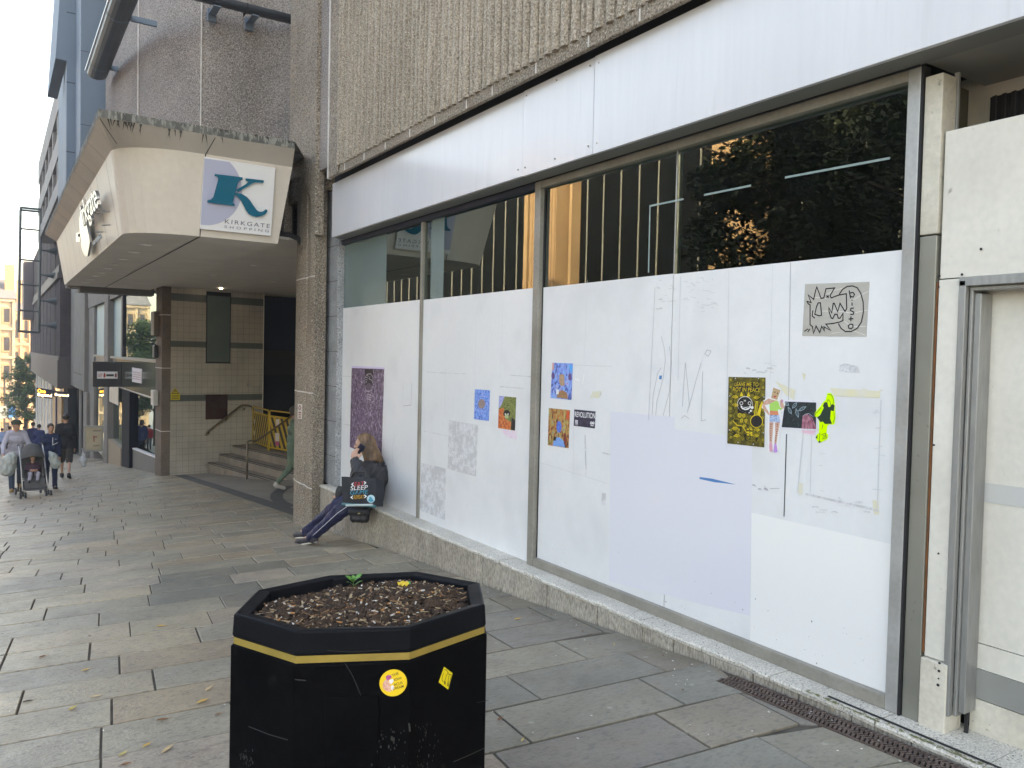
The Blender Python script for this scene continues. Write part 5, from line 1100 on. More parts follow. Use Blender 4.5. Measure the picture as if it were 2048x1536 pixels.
# steel lettering on the long fascia
sn = V((-1.045, 0, -.17)).normalized(); SP = V((1.45, 0, 1.555))*KC+sn*.10
ls = empty('fascia_lettering', V((1.2, 15, 1.8)), 'raised steel lettering and leaf emblem on the long side of the canopy', 'sign')
def lq(x, y, off=0): return onp(100+x/3.656, 180+y/3.656, SP+sn*off, sn)
mb = MB(); mb.poly([lq(x, y) for x, y in ((232, 850), (250, 880), (262, 930), (270, 1000), (283, 1060), (291, 1110), (283, 1165), (272, 1217), (250, 1205), (235, 1170), (225, 1110), (218, 1040), (214, 960), (220, 900))], 0, sn, .03)
mb.poly([lq(x, y, -.0) for x, y in ((190, 1045), (218, 1040), (218, 1050), (205, 1053), (205, 1075), (218, 1072), (218, 1108), (190, 1110))], 0, sn, .03)
part(mb, 'emblem', M['steel'], ls)
mb = MB(); A = lq(262, 1050); Bq = lq(385, 965); Yd = V((0, 0, 1)); Xd = V((0, -1, 0)); up_ = (V((1.28, 0, 2.6))-V((1.45, 0, 1.555))).normalized()
text(mb, 'irkgate', A, Xd, up_, .42, 0, wid=abs(A.y-Bq.y), ext=.02, bold=.01)
A = lq(318, 1140); Bq = lq(380, 1105); text(mb, 'SHOPPING', A, Xd, up_, .055, 2, wid=abs(A.y-Bq.y), ext=.01)
part(mb, 'lettering', [M['steel'], sg, mat('pale_blue_letter', (.28, .33, .38), rough=.4)], ls)
mb = MB()
for x, y in ((265, 900), (300, 905), (340, 885), (375, 890), (378, 990), (330, 1040), (200, 1050)): mb = MB(); a = lq(x, y); mb.tube([a, a-sn*.10], .008, 5); part(mb, 'fixing_pin', M['steel'], ls)

# light troughs on the curved wall
def trough(name, label, P, w_, parent=None):
    e = empty('light_trough', P[0], label, 'light trough', 'dark troughs fixed to the curved wall'); mb = MB(); rings = []
    P = [V(q) for q in P]
    for i, q in enumerate(P):
        d = (P[min(i+1, len(P)-1)]-P[max(i-1, 0)]).normalized(); s_ = d.cross(V((0, 0, 1))).normalized(); rings.append([q+s_*(w_/2*math.cos(t))+V((0, 0, -w_*.32*math.sin(t))) for t in [math.pi*k/8 for k in range(9)]]+[q-s_*(w_/2)+V((0, 0, .02)), q+s_*(w_/2)+V((0, 0, .02))])
    mb.loft(rings, 0, True, True); part(mb, 'trough', M['blue_dk'], e, smooth=False); return e
t1 = trough('a', 'slanting dark trough on the left of the curved wall above the canopy corner', [(1.53, 9.6, 4.92), (1.53, 13, 4.92), (1.54, 16.3, 4.92)], .33)
for y in (13.2, 15.7):
    mb = MB(); P_ = [V((1.53+.172*math.cos(math.pi*k/8), y, 4.92-.115*math.sin(math.pi*k/8))) for k in range(9)]; mb.loft([P_, [q+V((0, .05, 0)) for q in P_]]); mb.box(1.69, 2.05, y, y+.05, 4.86, 4.94); part(mb, 'bracket', M['blue_clad'], t1)
mb = MB(); mb.tube([(1.355, 9.6, 4.95), (1.355, 16.3, 4.95)], .014, 6); part(mb, 'bright_edge', M['steel'], t1)
t2 = trough('b', 'dark trough across the top of the curved wall, ending near the pillar', [(2.15, 11.9, 4.93), (3.0, 11.9, 4.93), (3.68, 11.9, 4.93)], .22)
for x in (2.62, 3.15):
    mb = MB(); mb.box(x-.05, x+.05, 11.86, 12.3, 4.83, 4.85); mb.box(x-.06, x+.06, 12.2, 12.24, 4.74, 4.92); part(mb, 'bracket', M['blue_clad'], t2)
mb = MB(); mb.box(3.01, 3.015, 11.78, 12.02, 4.83, 4.96); part(mb, 'joint', M['shadowgap'], t2)

# warning sign on tiles, notice on pillar
ws_ = [onp(x, y, A0+TN*.015, TN) for x, y in ((341.5, 800), (360, 800), (360, 788), (351, 776), (349, 776), (341.5, 788))]
e = empty('warning_sign', ws_[0], 'yellow warning sign with a triangle on the tiled wall by the dark post', 'sign'); wy = mat('warning_yellow', (.60, .48, .03), rough=.5)
mb = MB(); mb.poly(ws_, 0, TN, .004); part(mb, 'plate', wy, e)
mb = MB(); q = lambda x, y: onp(x, y, A0+TN*.018, TN); mb.ribbon([q(344, 787), q(350.2, 778.5), q(357, 787)], .012, TN, closed=True)
for y in (791.5, 794, 797): mb.ribbon([q(344, y), q(357, y)], .010, TN)
mb.ribbon([q(350.4, 781), q(350.2, 785)], .014, TN); part(mb, 'print', M['ink'], e)
cs = [on(x, y, 0, 3.425) for x, y in ((595.6, 807.5), (603.2, 808.5), (602.5, 838), (595, 837))]
e = empty('notice', cs[0], 'small white vertical notice on the concrete pillar', 'sign'); mb = MB(); mb.poly(cs, 0, nX, .01); part(mb, 'plate', mat('notice_offwhite', (.60, .56, .52), rough=.5), e)
mb = MB(); q = lambda x, y: on(x, y, 0, 3.423); mb.ribbon([q(599.5, 811), q(602, 816), q(599.5, 820), q(597, 816)], .018, nX, closed=True); mb.ribbon([q(597, 825), q(602, 825.5)], .02, nX)
for y in (829, 832, 835): mb.ribbon([q(597, y), q(601.5, y+.3)], .012, nX)
part(mb, 'print', mat('notice_red', (.22, .05, .04), rough=.5), e)
# ================================================================== STREET BEYOND
# glazed shop after the recess (x = 3.5..3.6, y 21..42)
fs_ = empty('glazed_shop', (3.5, 28, -3.6), 'grey concrete framed shop with frosted upper windows beyond the tiled recess', 'building')
conc = mat('grey_concrete', (.22, .205, .185), (.17, .16, .145), .8, 1.5, 7, fine=(.12, 25)); concd = mat('brown_concrete_post', (.17, .13, .10), (.115, .09, .07), .8, 2.5, 7, .3, .7, fine=(.2, 30))
mb = MB(); mb.prism([(3.42, 21.02), (3.62, 21.0), (3.66, 21.7), (3.40, 21.75)], -3.5, 1.552); part(mb, 'corner_post', concd, fs_, bevel=.01)
mb = MB()
for z in (-2.0, -.45, .85): mb.loft([[V((3.395, 21.76, z)), V((3.415, 21.012, z)), V((3.63, 20.99, z))], [V((3.395, 21.76, z+.02)), V((3.415, 21.012, z+.02)), V((3.63, 20.99, z+.02))]])
part(mb, 'post_pointing', M['mortar'], fs_)
boxobj('shop_mass', conc, fs_, 4.6, 16, 23.3, 46, -6, 10)
boxobj('shop_interior', M['interior'], fs_, 4.5, 4.58, 21.75, 42, -6, 1.6)
fro = mat('frosted_blue_green_pane', (.30, .43, .45), (.25, .38, .40), .5, .8, 3)
boxobj('frosted_pane', fro, fs_, 3.56, 3.58, 29.2, 31.6, -.25, 1.75); boxobj('frosted_pane', fro, fs_, 3.56, 3.58, 32.6, 37.3, -.25, 1.75)
boxobj('glass_pane', M['glass_far'], fs_, 3.56, 3.575, 21.75, 29.0, -.25, 1.75)
boxobj('room_behind', mat('room_teal', (.10, .16, .15), (.08, .12, .12), .8, 1), fs_, 4.0, 4.05, 21.75, 29, -.3, 1.8)
boxobj('window_post', mat('dark_blue_post', (.02, .022, .035), rough=.5), fs_, 3.50, 3.62, 28.9, 29.25, -.28, 1.75)
for y0, y1, x in ((31.6, 32.7, 3.36), (37.3, 39.6, 3.46)): boxobj('concrete_pier', conc, fs_, x, 3.9, y0, y1, -6, 1.9, bevel=.02)
boxobj('window_head', conc, fs_, 3.42, 4.2, 29.3, 39.5, 1.75, 2.6)
boxobj('sill', mat('pale_sill', (.38, .34, .27), rough=.7), fs_, 3.44, 3.7, 21.75, 37.3, -.33, -.25)
boxobj('sign_band', mat('black_glass_band', (.02, .035, .028), (.03, .05, .04), .12, 1, spec=.3), fs_, 3.50, 3.60, 21.75, 30.6, -1.25, -.33)
boxobj('sign_band', mat('grey_band', (.11, .115, .13), (.09, .095, .105), .3, 1), fs_, 3.52, 3.6, 30.6, 39.0, -1.25, -.33)
boxobj('band_trim', M['alu_light'], fs_, 3.49, 3.61, 21.75, 30.6, -1.29, -1.25)
boxobj('glass_pane', M['glass_far'], fs_, 3.545, 3.56, 21.75, 26.4, -2.75, -1.29)
mb = MB(); n = 8
vs = []
for x in (3.50, 3.60):
    for y in (21.75, 26.4): vs += [(x, y, -6), (x, y, -2.78 if y < 22 else -3.02)]
mb.add(vs, [(0, 1, 3, 2), (4, 6, 7, 5), (1, 5, 7, 3), (0, 2, 6, 4), (0, 4, 5, 1)]); part(mb, 'grey_plinth', mat('grey_plinth_panel', (.085, .085, .09), rough=.5), fs_)
mb = MB(); mb.add([(3.49, 21.75, -2.77), (3.61, 21.75, -2.77), (3.61, 26.4, -3.01), (3.49, 26.4, -3.01), (3.49, 21.75, -2.73), (3.61, 21.75, -2.73), (3.61, 26.4, -2.97), (3.49, 26.4, -2.97)], [(0, 3, 2, 1), (4, 5, 6, 7), (0, 1, 5, 4), (1, 2, 6, 5), (2, 3, 7, 6), (3, 0, 4, 7)]); part(mb, 'pane_bead', M['white'], fs_)
boxobj('door_pillar', mat('navy_black_pillar', (.008, .010, .018), rough=.7, spec=.1), fs_, 3.42, 3.75, 26.5, 28.2, -6, -1.29)
boxobj('glass_pane', M['glass_far'], fs_, 3.55, 3.57, 28.3, 31.5, -3.2, -1.29); boxobj('cream_sill', mat('cream_sill', (.30, .25, .18), rough=.7), fs_, 3.40, 3.75, 28.3, 31.6, -6, -3.2)
boxobj('glass_pane', M['glass_far'], fs_, 3.55, 3.57, 32.8, 37.2, -4.2, -1.29)
boxobj('hanging_panel', M['alu_light'], fs_, 3.40, 3.42, 29.0, 31.4, -1.85, -1.26)
boxobj('flood_lamp', mat('lamp_brown', (.16, .13, .10), rough=.6), fs_, 3.28, 3.40, 21.3, 21.75, .35, .95, bevel=.02); boxobj('camera_housing', M['ink'], fs_, 3.30, 3.40, 21.35, 21.65, -.2, .12, bevel=.03); boxobj('junction_box', mat('box_white', (.5, .5, .47), rough=.5), fs_, 3.28, 3.40, 21.3, 21.7, -1.38, -1.0, bevel=.02)
# projecting black sign with a paper banner
e = empty('projecting_sign', (3.0, 29, -.8), 'black projecting box sign with a white paper strip above the shop entrance', 'sign')
boxobj('box', mat('sign_black_gloss', (.006, .010, .022), rough=.25), e, 2.66, 3.50, 29.0, 29.15, -1.24, -.42, bevel=.01)
mb = MB(); mb.poly([V((2.78, 28.99, -.97)), V((3.38, 28.99, -.97)), V((3.38, 28.99, -.74)), V((2.78, 28.99, -.74))], 0, V((0, -1, 0)), .004)
text(mb, 'GET', V((2.80, 28.985, -.91)), V((1, 0, 0)), V((0, 0, 1)), .10, 2, wid=.14, bold=.01)
for x in (2.97, 3.30): mb.poly([V((x, 28.985, -.93)), V((x+.05, 28.985, -.93)), V((x+.06, 28.985, -.85)), V((x+.035, 28.985, -.77)), V((x+.01, 28.985, -.80)), V((x-.005, 28.985, -.85))], 2 if x < 3 else 3)
mb.ribbon([V((3.05, 28.985, -.86)), V((3.27, 28.985, -.86))], .07, V((0, -1, 0)), 1)
part(mb, 'paper_strip', [M['white'], M['ink'], mat('strip_red', (.4, .03, .03), rough=.5), mat('strip_maroon', (.2, .02, .03), rough=.5)], e)
e = empty('paper_notice', on(285, 745, 0, 3.49), 'sheet of white paper hung in a clear holder on the black band', 'notice')
mb = MB(); c4 = [on(x, y, 0, 3.488) for x, y in ((264, 735), (283, 738), (282.5, 767), (264, 763.5))]; mb.poly(c4, 0, nX, .01)
for k in range(4): mb.ribbon([c4[0].lerp(c4[3], .3+.15*k)+V((-.002, -.1, 0)), c4[1].lerp(c4[2], .3+.15*k)+V((-.002, .1, 0))], .03, nX, 1)
part(mb, 'sheet', [mat('notice_paper', (.62, .60, .66), rough=.5), mat('notice_print', (.35, .25, .28), rough=.5)], e)

# concrete block between shop and brick building
cb = empty('concrete_block', (3.5, 43, -5), 'plain grey concrete block with rounded raised panel above an arcade opening', 'building')
boxobj('wall', conc, cb, 3.30, 5, 39.6, 47.2, -1.9, 14); mb = MB()
R_ = [(40.2, -1.0), (45.6, -1.0), (45.6, 2.0)]; pts = []
for cx, cy, a in ((45.0, -.7, 0), (45.0, 2.2, 90), (40.9, 2.2, 180), (40.9, -.7, 270)):
    for i in range(6): t = math.radians(a-90+i*18); pts.append(V((3.297, cx+.5*math.cos(t), cy+.5*math.sin(t))))
mb.ribbon(pts, .05, nX, 0, True); part(mb, 'panel_edge', mat('shadow_line', (.08, .075, .07), rough=.8), cb)
boxobj('arcade_back', M['dark'], cb, 3.9, 5, 39.7, 60, -8, -1.9); boxobj('arcade_pier', conc, cb, 3.34, 3.9, 39.0, 40.6, -8, -1.9, bevel=.02)
boxobj('doorway_gold', mat('warm_shop_interior', (.45, .33, .12), (.3, .2, .07), .6, 3), cb, 3.85, 3.88, 41.4, 44.5, -3.2, -2.2)
boxobj('arcade_column', mat('steel_column', (.25, .25, .24), rough=.5), cb, 3.35, 3.45, 42.6, 42.75, -8, -1.9)
# blue clad tower above the canopy roof
bt = empty('blue_tower', (2.4, 21, 3), 'slate blue clad stair tower rising above the canopy', 'building')
def xr(px_, y, py_=150): return on(px_, py_, 1, y).x
Yb = 17.6
xa, xb_, xc_ = xr(133, Yb+1.2), xr(161, Yb), xr(216, Yb)
mb = MB(); mb.prism([(xb_, Yb), (xc_+.35, Yb), (xc_+.35, 24), (xb_, 24)], 2.9, 14); part(mb, 'tower_block', M['blue_clad'], bt, bevel=.01)
mb = MB(); mb.prism([(xa, Yb+1.2), (xb_+.02, Yb+1.2), (xb_+.02, 24), (xa+.25, 24), (xa, Yb+1.6)], 2.9, 14); part(mb, 'side_block', M['blue_clad'], bt, bevel=.01)
mb = MB(); xe = xr(112, Yb+1.3, 60); q1 = on(134, 122, 1, Yb+1.2); q0 = on(111, 116, 1, Yb+1.2); q2 = on(135, 0, 1, Yb+1.2); q3 = on(137, -60, 1, Yb+1.2)
mb.poly([q0, q1, V((q1.x, q1.y, q1.z+3.2)), V((q1.x-.02, q1.y, q1.z+3.2))], 0, V((0, -1, 0)), 3.0); part(mb, 'eaves_fin', M['blue_clad'], bt)
cj = mat('clad_joint', (.04, .055, .08), rough=.6)
for z in (4.0, 5.4, 6.8):
    for p0, p1, w_ in ((V((xa, Yb+1.193, z)), V((xb_, Yb+1.193, z)), .02), (V((xb_, Yb-.006, z+.3)), V((xc_+.3, Yb-.006, z+.3)), .01)): mb = MB(); mb.ribbon([p0, p1], w_, V((0, -1, 0))); part(mb, 'cladding_joint', cj, bt)
# upper storeys of the next building with window bands
ub = empty('upper_block', (2.4, 34, 4), 'pale concrete office block with long dark window bands behind the blue tower', 'building')
uc = mat('pale_concrete', (.27, .25, .24), (.22, .20, .19), .8, .6, 6, fine=(.06, 10)); XU = 2.05
bands = [(6.5, 7.4), (8.2, 9.2)]
z_ = 5.9; 
for a, b in bands: boxobj('spandrel', uc, ub, XU, 4.4, 24.0, 52.8, z_, a); z_ = b
boxobj('spandrel', uc, ub, XU, 4.4, 24.0, 52.8, z_, 10.3)
boxobj('window_band', mat('dark_blue_window', (.03, .04, .07), rough=.15), ub, XU+.25, XU+.3, 24, 52.8, 6.2, 9.4)
for i in range(10):
    y = 24.6+i*3.0; boxobj('pier', uc, ub, XU+.03, 2.6, y, y+.5, 6.1, 9.5)
boxobj('mass', uc, ub, 2.7, 16, 24, 52.8, 5.95, 10.2)
# brick building
XB = 2.82; brk = tile_mat('dark_brick', (.085, .065, .062), (.065, .05, .05), (.11, .10, .095), .225, .075, .95)
bb = empty('brick_building', (XB, 60, -5), 'dark brown brick building with overhanging upper floor and projecting cornice', 'building')
def wallx(name, m, y0, y1, z0, z1, x, par):
    mb = MB(); mb.add([(x, y0, z0), (x, y1, z0), (x, y1, z1), (x, y0, z1)], [(0, 1, 2, 3)]); o = part(mb, name, m, par); uv = o.data.uv_layers.new(name='UVMap')
    for l in o.data.loops: co = o.data.vertices[l.vertex_index].co; uv.data[l.index].uv = (co.y, co.z)
def wally(name, m, x0, x1, z0, z1, y, par):
    mb = MB(); mb.add([(x0, y, z0), (x1, y, z0), (x1, y, z1), (x0, y, z1)], [(0, 1, 2, 3)]); o = part(mb, name, m, par); uv = o.data.uv_layers.new(name='UVMap')
    for l in o.data.loops: co = o.data.vertices[l.vertex_index].co; uv.data[l.index].uv = (co.x, co.z)
wallx('street_wall', brk, 47.2, 88, -1.1, 7.6, XB, bb); wally('end_wall', brk, XB, 3.6, -1.1, 7.6, 47.2, bb)
boxobj('mass', mat('brick_plain', (.07, .055, .052), rough=.8), bb, XB+.01, 14, 47.22, 88, -1.1, 7.55)
bp_ = mat('brown_band', (.075, .058, .055), rough=.6)
boxobj('overhang_band', bp_, bb, XB-.12, 4.2, 47.05, 88, -2.1, -.62); boxobj('cornice', bp_, bb, XB-.14, 3.6, 47.05, 88, 3.55, 3.85, bevel=.03); boxobj('cornice', bp_, bb, XB-.07, 3.6, 47.12, 88, 3.85, 4.25)
boxobj('ledge', bp_, bb, XB-.07, 3.6, 47.12, 88, -.62, -.45)
for i in range(9):
    y = 51+i*4.2; boxobj('recess_line', mat('recess_dark%d' % i, (.03, .025, .025), rough=.8) if i == 0 else MATS['recess_dark0'], bb, XB-.02, XB+.01, y, y+.14, -.45, 7.5)
boxobj('glazed_ground_floor', mat('shopfront_pale', (.40, .38, .34), (.28, .25, .2), .4, 1), bb, 3.15, 3.3, 60, 88, -8, -2.1)
for i in range(6): y = 60+i*4.5; boxobj('shopfront_frame', M['white'], bb, 3.08, 3.16, y, y+.25, -8, -2.1)
boxobj('orange_shopfront', mat('orange_shopfront', (.40, .22, .09), (.45, .28, .13), .5, 1), bb, 3.10, 3.3, 50.5, 59, -8, -2.75); boxobj('purple_jamb', mat('purple_jamb', (.04, .02, .08), rough=.4), bb, 3.02, 3.2, 54, 54.6, -8, -2.75); boxobj('dark_doorway', M['dark'], bb, 3.2, 3.6, 47.3, 50.5, -8, -2.1)
boxobj('projecting_bay', mat('bay_brown', (.10, .075, .07), rough=.6), bb, xr(47, 80, 600), XB, 80, 84, 2.4, 7.3, bevel=.05)
# lit shop sign
e = empty('shop_sign', (2.6, 52, -2.4), 'navy blue lit shop sign reading One Beyond in orange and white', 'sign')
sa = [on(x, y, 1, 49) for x, y in ((73, 775), (105, 780), (105, 798), (73, 794))]
mb = MB(); mb.poly(sa, 0, V((0, -1, 0)), .12); part(mb, 'box', M['navy'], e)
lo, lw = emit('lit_orange', (1, .42, .06), 1.1), emit('lit_cream', (1, .80, .50), 1.1)
mb = MB(); A = on(75.5, 785, 1, 48.98); Bq = on(91, 786.5, 1, 48.98); text(mb, 'One', A, (Bq-A).normalized(), V((0, 0, 1)), .20, 0, wid=(Bq-A).length, bold=.02); A = on(75.5, 793.5, 1, 48.98); Bq = on(103.5, 796, 1, 48.98); text(mb, 'Beyond', A, (Bq-A).normalized(), V((0, 0, 1)), .20, 1, wid=(Bq-A).length, bold=.02); part(mb, 'lettering', [lo, lw], e)
sb = [on(x, y, 1, 47.3) for x, y in ((105, 780), (132, 783), (150, 790), (150, 800), (132, 797), (105, 793))]
mb = MB(); mb.poly([on(x, y, 1, 47.2) for x, y in ((104, 781), (140, 785), (140, 797), (104, 793))], 0, V((0, -1, 0)), .1); part(mb, 'fascia', M['navy'], e)
mb = MB(); A = on(110, 793, 1, 47.08); Bq = on(137, 795, 1, 47.08); text(mb, 'Beyond', A, (Bq-A).normalized(), V((0, 0, 1)), .17, 0, wid=(Bq-A).length, bold=.01); part(mb, 'lettering', lw, e)
# metal banner frame on brackets
e = empty('banner_frame', (1.5, 50, 3.5), 'tall empty metal banner frame held off the brick wall by cone brackets', 'sign frame'); fr = mat('dark_green_steel', (.05, .065, .065), rough=.5)
Yf = 50; c = [on(x, y, 1, Yf) for x, y in ((41.5, 415), (82, 419), (78, 665), (37.5, 662))]; mb = MB()
for dy in (0, .9):
    D_ = V((0, dy, 0))
    for a, b in ((0, 1), (1, 2), (2, 3), (3, 0)): mb.tube([c[a]+D_, c[b]+D_], .06, 6)
for t in (.17, .42, .62, .83):
    mb.tube([c[0].lerp(c[3], t), c[1].lerp(c[2], t)], .045, 6)
for q in c: mb.tube([q, q+V((0, .9, 0))], .05, 6)
part(mb, 'frame', fr, e)
for t in (.33, .53, .74, .94):
    a = c[1].lerp(c[2], t); mb = MB(); mb.tube([a, a+V((.3, 0, 0)), V((2.82, Yf, a.z))], [.03, .05, .22], 8); part(mb, 'bracket', fr, e)

# far sandstone buildings in the sun
ss = mat('sunlit_sandstone', (.40, .32, .22), (.32, .25, .17), .85, .5, 6, fine=(.1, 3)); ssd = mat('sandstone_shade', (.30, .21, .12), rough=.85); wind = mat('far_window', (.04, .04, .045), rough=.2); rf = mat('slate_roof', (.12, .12, .13), rough=.6)
def stone(name, label, x0, x1, y, zb, zt, cols, floors, arches=False, chim=()):
    e = empty(name, ((x0+x1)/2, y, zb), label, 'building', 'sandstone buildings at the foot of the street'); boxobj('wall', ss, e, x0, x1, y, y+12, zb, zt)
    fh = (zt-zb)/floors; cw = (x1-x0)/cols
    for f in range(floors):
        z0 = zb+f*fh; boxobj('string_course', ss, e, x0-.15, x1+.15, y-.28, y, z0+fh-.35, z0+fh-.05)
        for c_ in range(cols):
            xm = x0+(c_+.5)*cw; w2 = cw*.27; mb = MB()
            P = [V((xm-w2, y-.02, z0+.5)), V((xm+w2, y-.02, z0+.5))]
            top_ = z0+fh-1.1
            if arches: P += [V((xm+w2*math.cos(t*math.pi/8), y-.02, top_-.3+w2*1.3*math.sin(t*math.pi/8))) for t in range(9)]
            else: P += [V((xm+w2, y-.02, top_)), V((xm-w2, y-.02, top_))]
            mb.poly(P, 0, V((0, -1, 0)), .3); part(mb, 'window', wind, e); mb = MB(); mb.ribbon([q+V((0, -.06, 0)) for q in P], .18, V((0, -1, 0)), 0, True); part(mb, 'surround', ssd, e)
        for c_ in range(cols+1): boxobj('pilaster', ss, e, x0+c_*cw-.14, x0+c_*cw+.14, y-.2, y-.001, z0, z0+fh-.36)
    mb = MB(); mb.add([(x0-.3, y-.4, zt), (x1+.3, y-.4, zt), (x1+.3, y+12, zt), (x0-.3, y+12, zt), (x0, y+5, zt+2.6), (x1, y+5, zt+2.6)], [(0, 1, 5, 4), (2, 3, 4, 5), (0, 4, 3), (1, 2, 5)]); part(mb, 'roof', rf, e)
    for cx in chim: boxobj('chimney', ssd, e, cx, cx+1.0, y+2, y+3.4, zt, zt+4.2)
gz_ = g(2, 118)
def zf(py_, Y): return on(30, py_, 1, Y).z
stone('sandstone_building', 'sunlit sandstone building with heavy cornice at the left edge of view', -9.5, 1.9, 112, gz_, zf(598, 112), 8, 5, False, (-1, 1.0))
stone('sandstone_building', 'sunlit sandstone building with rows of gothic arched windows at the foot of the street', 1.9, 16, 122, gz_-.5, zf(622, 122), 14, 4, True, (2.4, 5))

# opposite side of the street (seen in the reflections)
XO = -15
ob = empty('office_building', (XO, 15, -3), 'dark glazed office building with pale vertical fins across the street', 'building')
boxobj('dark_wall', mat('dark_bronze_glass', (.004, .005, .005), rough=.6, spec=.1), ob, XO-8, XO, 11, 60, -6, 9.2)
R_f = random.Random(1); fin = mat('pale_fin', (.42, .42, .38), rough=.6); mb = MB(); y = 11.5
while y < 60:
    if not (28.9 < y < 33.4 or 18 < y < 21): mb.box(XO-.02, XO+.06, y, y+.028, -1.5, R_f.choice([9.1, 9.1, 8.9]))
    y += 1.15
part(mb, 'vertical_fins', fin, ob)
orm = mat('sunlit_buff_brick', (.55, .36, .20), (.48, .30, .17), .8, 1)
boxobj('buff_bay', orm, ob, XO-.5, XO+.9, 29.95, 32.1, -6, 9.6); boxobj('buff_bay', orm, ob, XO-.5, XO+.5, 32.9, 33.2, -6, 9.3); boxobj('buff_bay', orm, ob, XO-.5, XO+.5, 29.3, 29.5, -6, 9.3); boxobj('buff_bay', orm, ob, XO-.5, XO+.7, 18.6, 20.7, -6, 9.6)
mb = MB()
for i in range(8): mb.box(XO+.9, XO+.93, 30.0+i*.26, 30.06+i*.26, -3, 9.5)
part(mb, 'ribs', mat('buff_rib', (.42, .27, .16), rough=.8), ob)
# leafy trees
def tree(name, label, P, H, cr, n, leafm, barkm, group=None, seed=1, leaf=.09, base=.35, cat='tree'):
    e = empty(name, P, label, cat, group); R = random.Random(seed); mb = MB(); trunk_top = P+V((R.uniform(-.1, .1), R.uniform(-.1, .1), H*.62))
    mb.tube([P-V((0, 0, .2)), P+V((0, 0, H*.3)), trunk_top], [H*.022, H*.017, H*.009], 8); cl = []
    for i in range(12):
        a = i*2.4+R.random(); h = H*(base+.02+.5*i/12); b = P+V((0, 0, h)); r_ = cr*(1.0-.45*abs(i/12-.35)); t_ = b+V((math.cos(a)*r_*.8, math.sin(a)*r_*.8, H*.13)); mb.tube([b, b.lerp(t_, .5)+V((0, 0, .1)), t_], [H*.008, H*.005, H*.002], 5)
        for k in range(5): cl.append((b.lerp(t_, .35+.16*k)+V((R.gauss(0, cr*.14), R.gauss(0, cr*.14), R.gauss(0, cr*.12))), cr*R.uniform(.16, .30)))
    for k in range(14): cl.append((P+V((R.gauss(0, cr*.25), R.gauss(0, cr*.25), H*R.uniform(.7, .97))), cr*R.uniform(.15, .28)))
    part(mb, 'trunk', barkm, e); mb = MB()
    for i in range(n):
        c_, r_ = cl[int(R.random()*len(cl))]; d = V((R.gauss(0, 1), R.gauss(0, 1), R.gauss(0, .8))); d = d.normalized()*r_*R.random()**.4; q = c_+d; s_ = leaf*R.uniform(.6, 1.4)
        u = V((R.gauss(0, 1), R.gauss(0, 1), R.gauss(0, .5))).normalized(); v_ = u.orthogonal().normalized()
        mb.add([q-u*s_, q+v_*s_*.5, q+u*s_, q-v_*s_*.5], [(0, 1, 2, 3)], 0 if R.random() < .6 else 1)
    part(mb, 'crown', leafm, e); return e
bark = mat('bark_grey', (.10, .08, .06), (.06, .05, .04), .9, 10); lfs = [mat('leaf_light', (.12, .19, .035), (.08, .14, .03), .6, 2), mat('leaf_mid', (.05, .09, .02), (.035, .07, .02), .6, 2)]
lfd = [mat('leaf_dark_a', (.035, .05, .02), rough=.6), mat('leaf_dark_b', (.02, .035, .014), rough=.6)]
tree('street_tree', 'small leafy green tree in sunlight at the bottom of the street', V((2.35, 84, g(2.35, 84))), 8.2, 1.9, 9000, lfs, bark, 'street trees', 3, .10, .22)
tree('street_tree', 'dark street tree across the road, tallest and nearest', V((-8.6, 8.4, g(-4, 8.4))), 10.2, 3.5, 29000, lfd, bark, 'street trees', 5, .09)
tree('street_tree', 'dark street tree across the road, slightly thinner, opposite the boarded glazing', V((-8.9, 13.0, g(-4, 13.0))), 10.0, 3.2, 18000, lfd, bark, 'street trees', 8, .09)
tree('street_tree', 'green tree lower down on the far side of the street, mirrored in the glazed shop', V((-4.2, 72, g(-4, 72))), 10.5, 3.6, 12000, lfs, bark, 'street trees', 13, .14, .25)
# post with signs far down the street
e = empty('sign_post', (1.4, 100, g(1.4, 100)), 'thin dark street post carrying small blue and grey signs far down the street', 'sign post'); z0 = g(1.4, 100)
xq = xr(9, 100, 700); mb = MB(); mb.tube([(xq, 100, z0), (xq, 100, zf(740, 100))], .09, 8); part(mb, 'post', M['ink'], e); boxobj('panel', mat('sign_grey_panel', (.30, .32, .33), rough=.5), e, xq-1, xq+.5, 99.8, 99.88, zf(836, 100), zf(812, 100)); boxobj('panel', mat('sign_blue_panel', (.05, .22, .60), rough=.5), e, xq+.4, xq+1.0, 99.7, 99.78, zf(834, 100), zf(810, 100))

# A-board outside the glazed shop
Pa = gr(187, 923); e = empty('a_board', Pa, 'cream A-frame pavement board with a poster, leaning by the concrete pier', 'sign board')
ab = [onp(x, y, Pa, V((.15, -1, 0)).normalized()) for x, y in ((168, 851), (206.5, 851), (205, 903), (169.5, 903))]; an = V((-.15, -1, 0)).normalized()
mb = MB(); mb.poly(ab, 0, an, .05); part(mb, 'panel', mat('board_frame', (.42, .41, .38), rough=.5, metal=.3), e, bevel=.01)
mb = MB(); ce = sum(ab, V((0, 0, 0)))/4; mb.poly([ce+(q-ce)*.86+an*.006 for q in ab], 0); inner = [ce+(q-ce)*.5+an*.009 for q in ab]; mb.ribbon([ce+V((-.25, 0, .3))+an*.009, ce+V((.25, 0, .3))+an*.009], .07, an, 1)
mb.ribbon([ce+V((0, 0, .1))+an*.009, ce+V((0, 0, -.12))+an*.009], .06, an, 2); mb.ribbon([ce+V((-.12, 0, .06))+an*.01, ce+V((.12, 0, .06))+an*.01], .04, an, 2); mb.ribbon([ce+V((-.2, 0, -.28))+an*.009, ce+V((.2, 0, -.28))+an*.009], .05, an, 1)
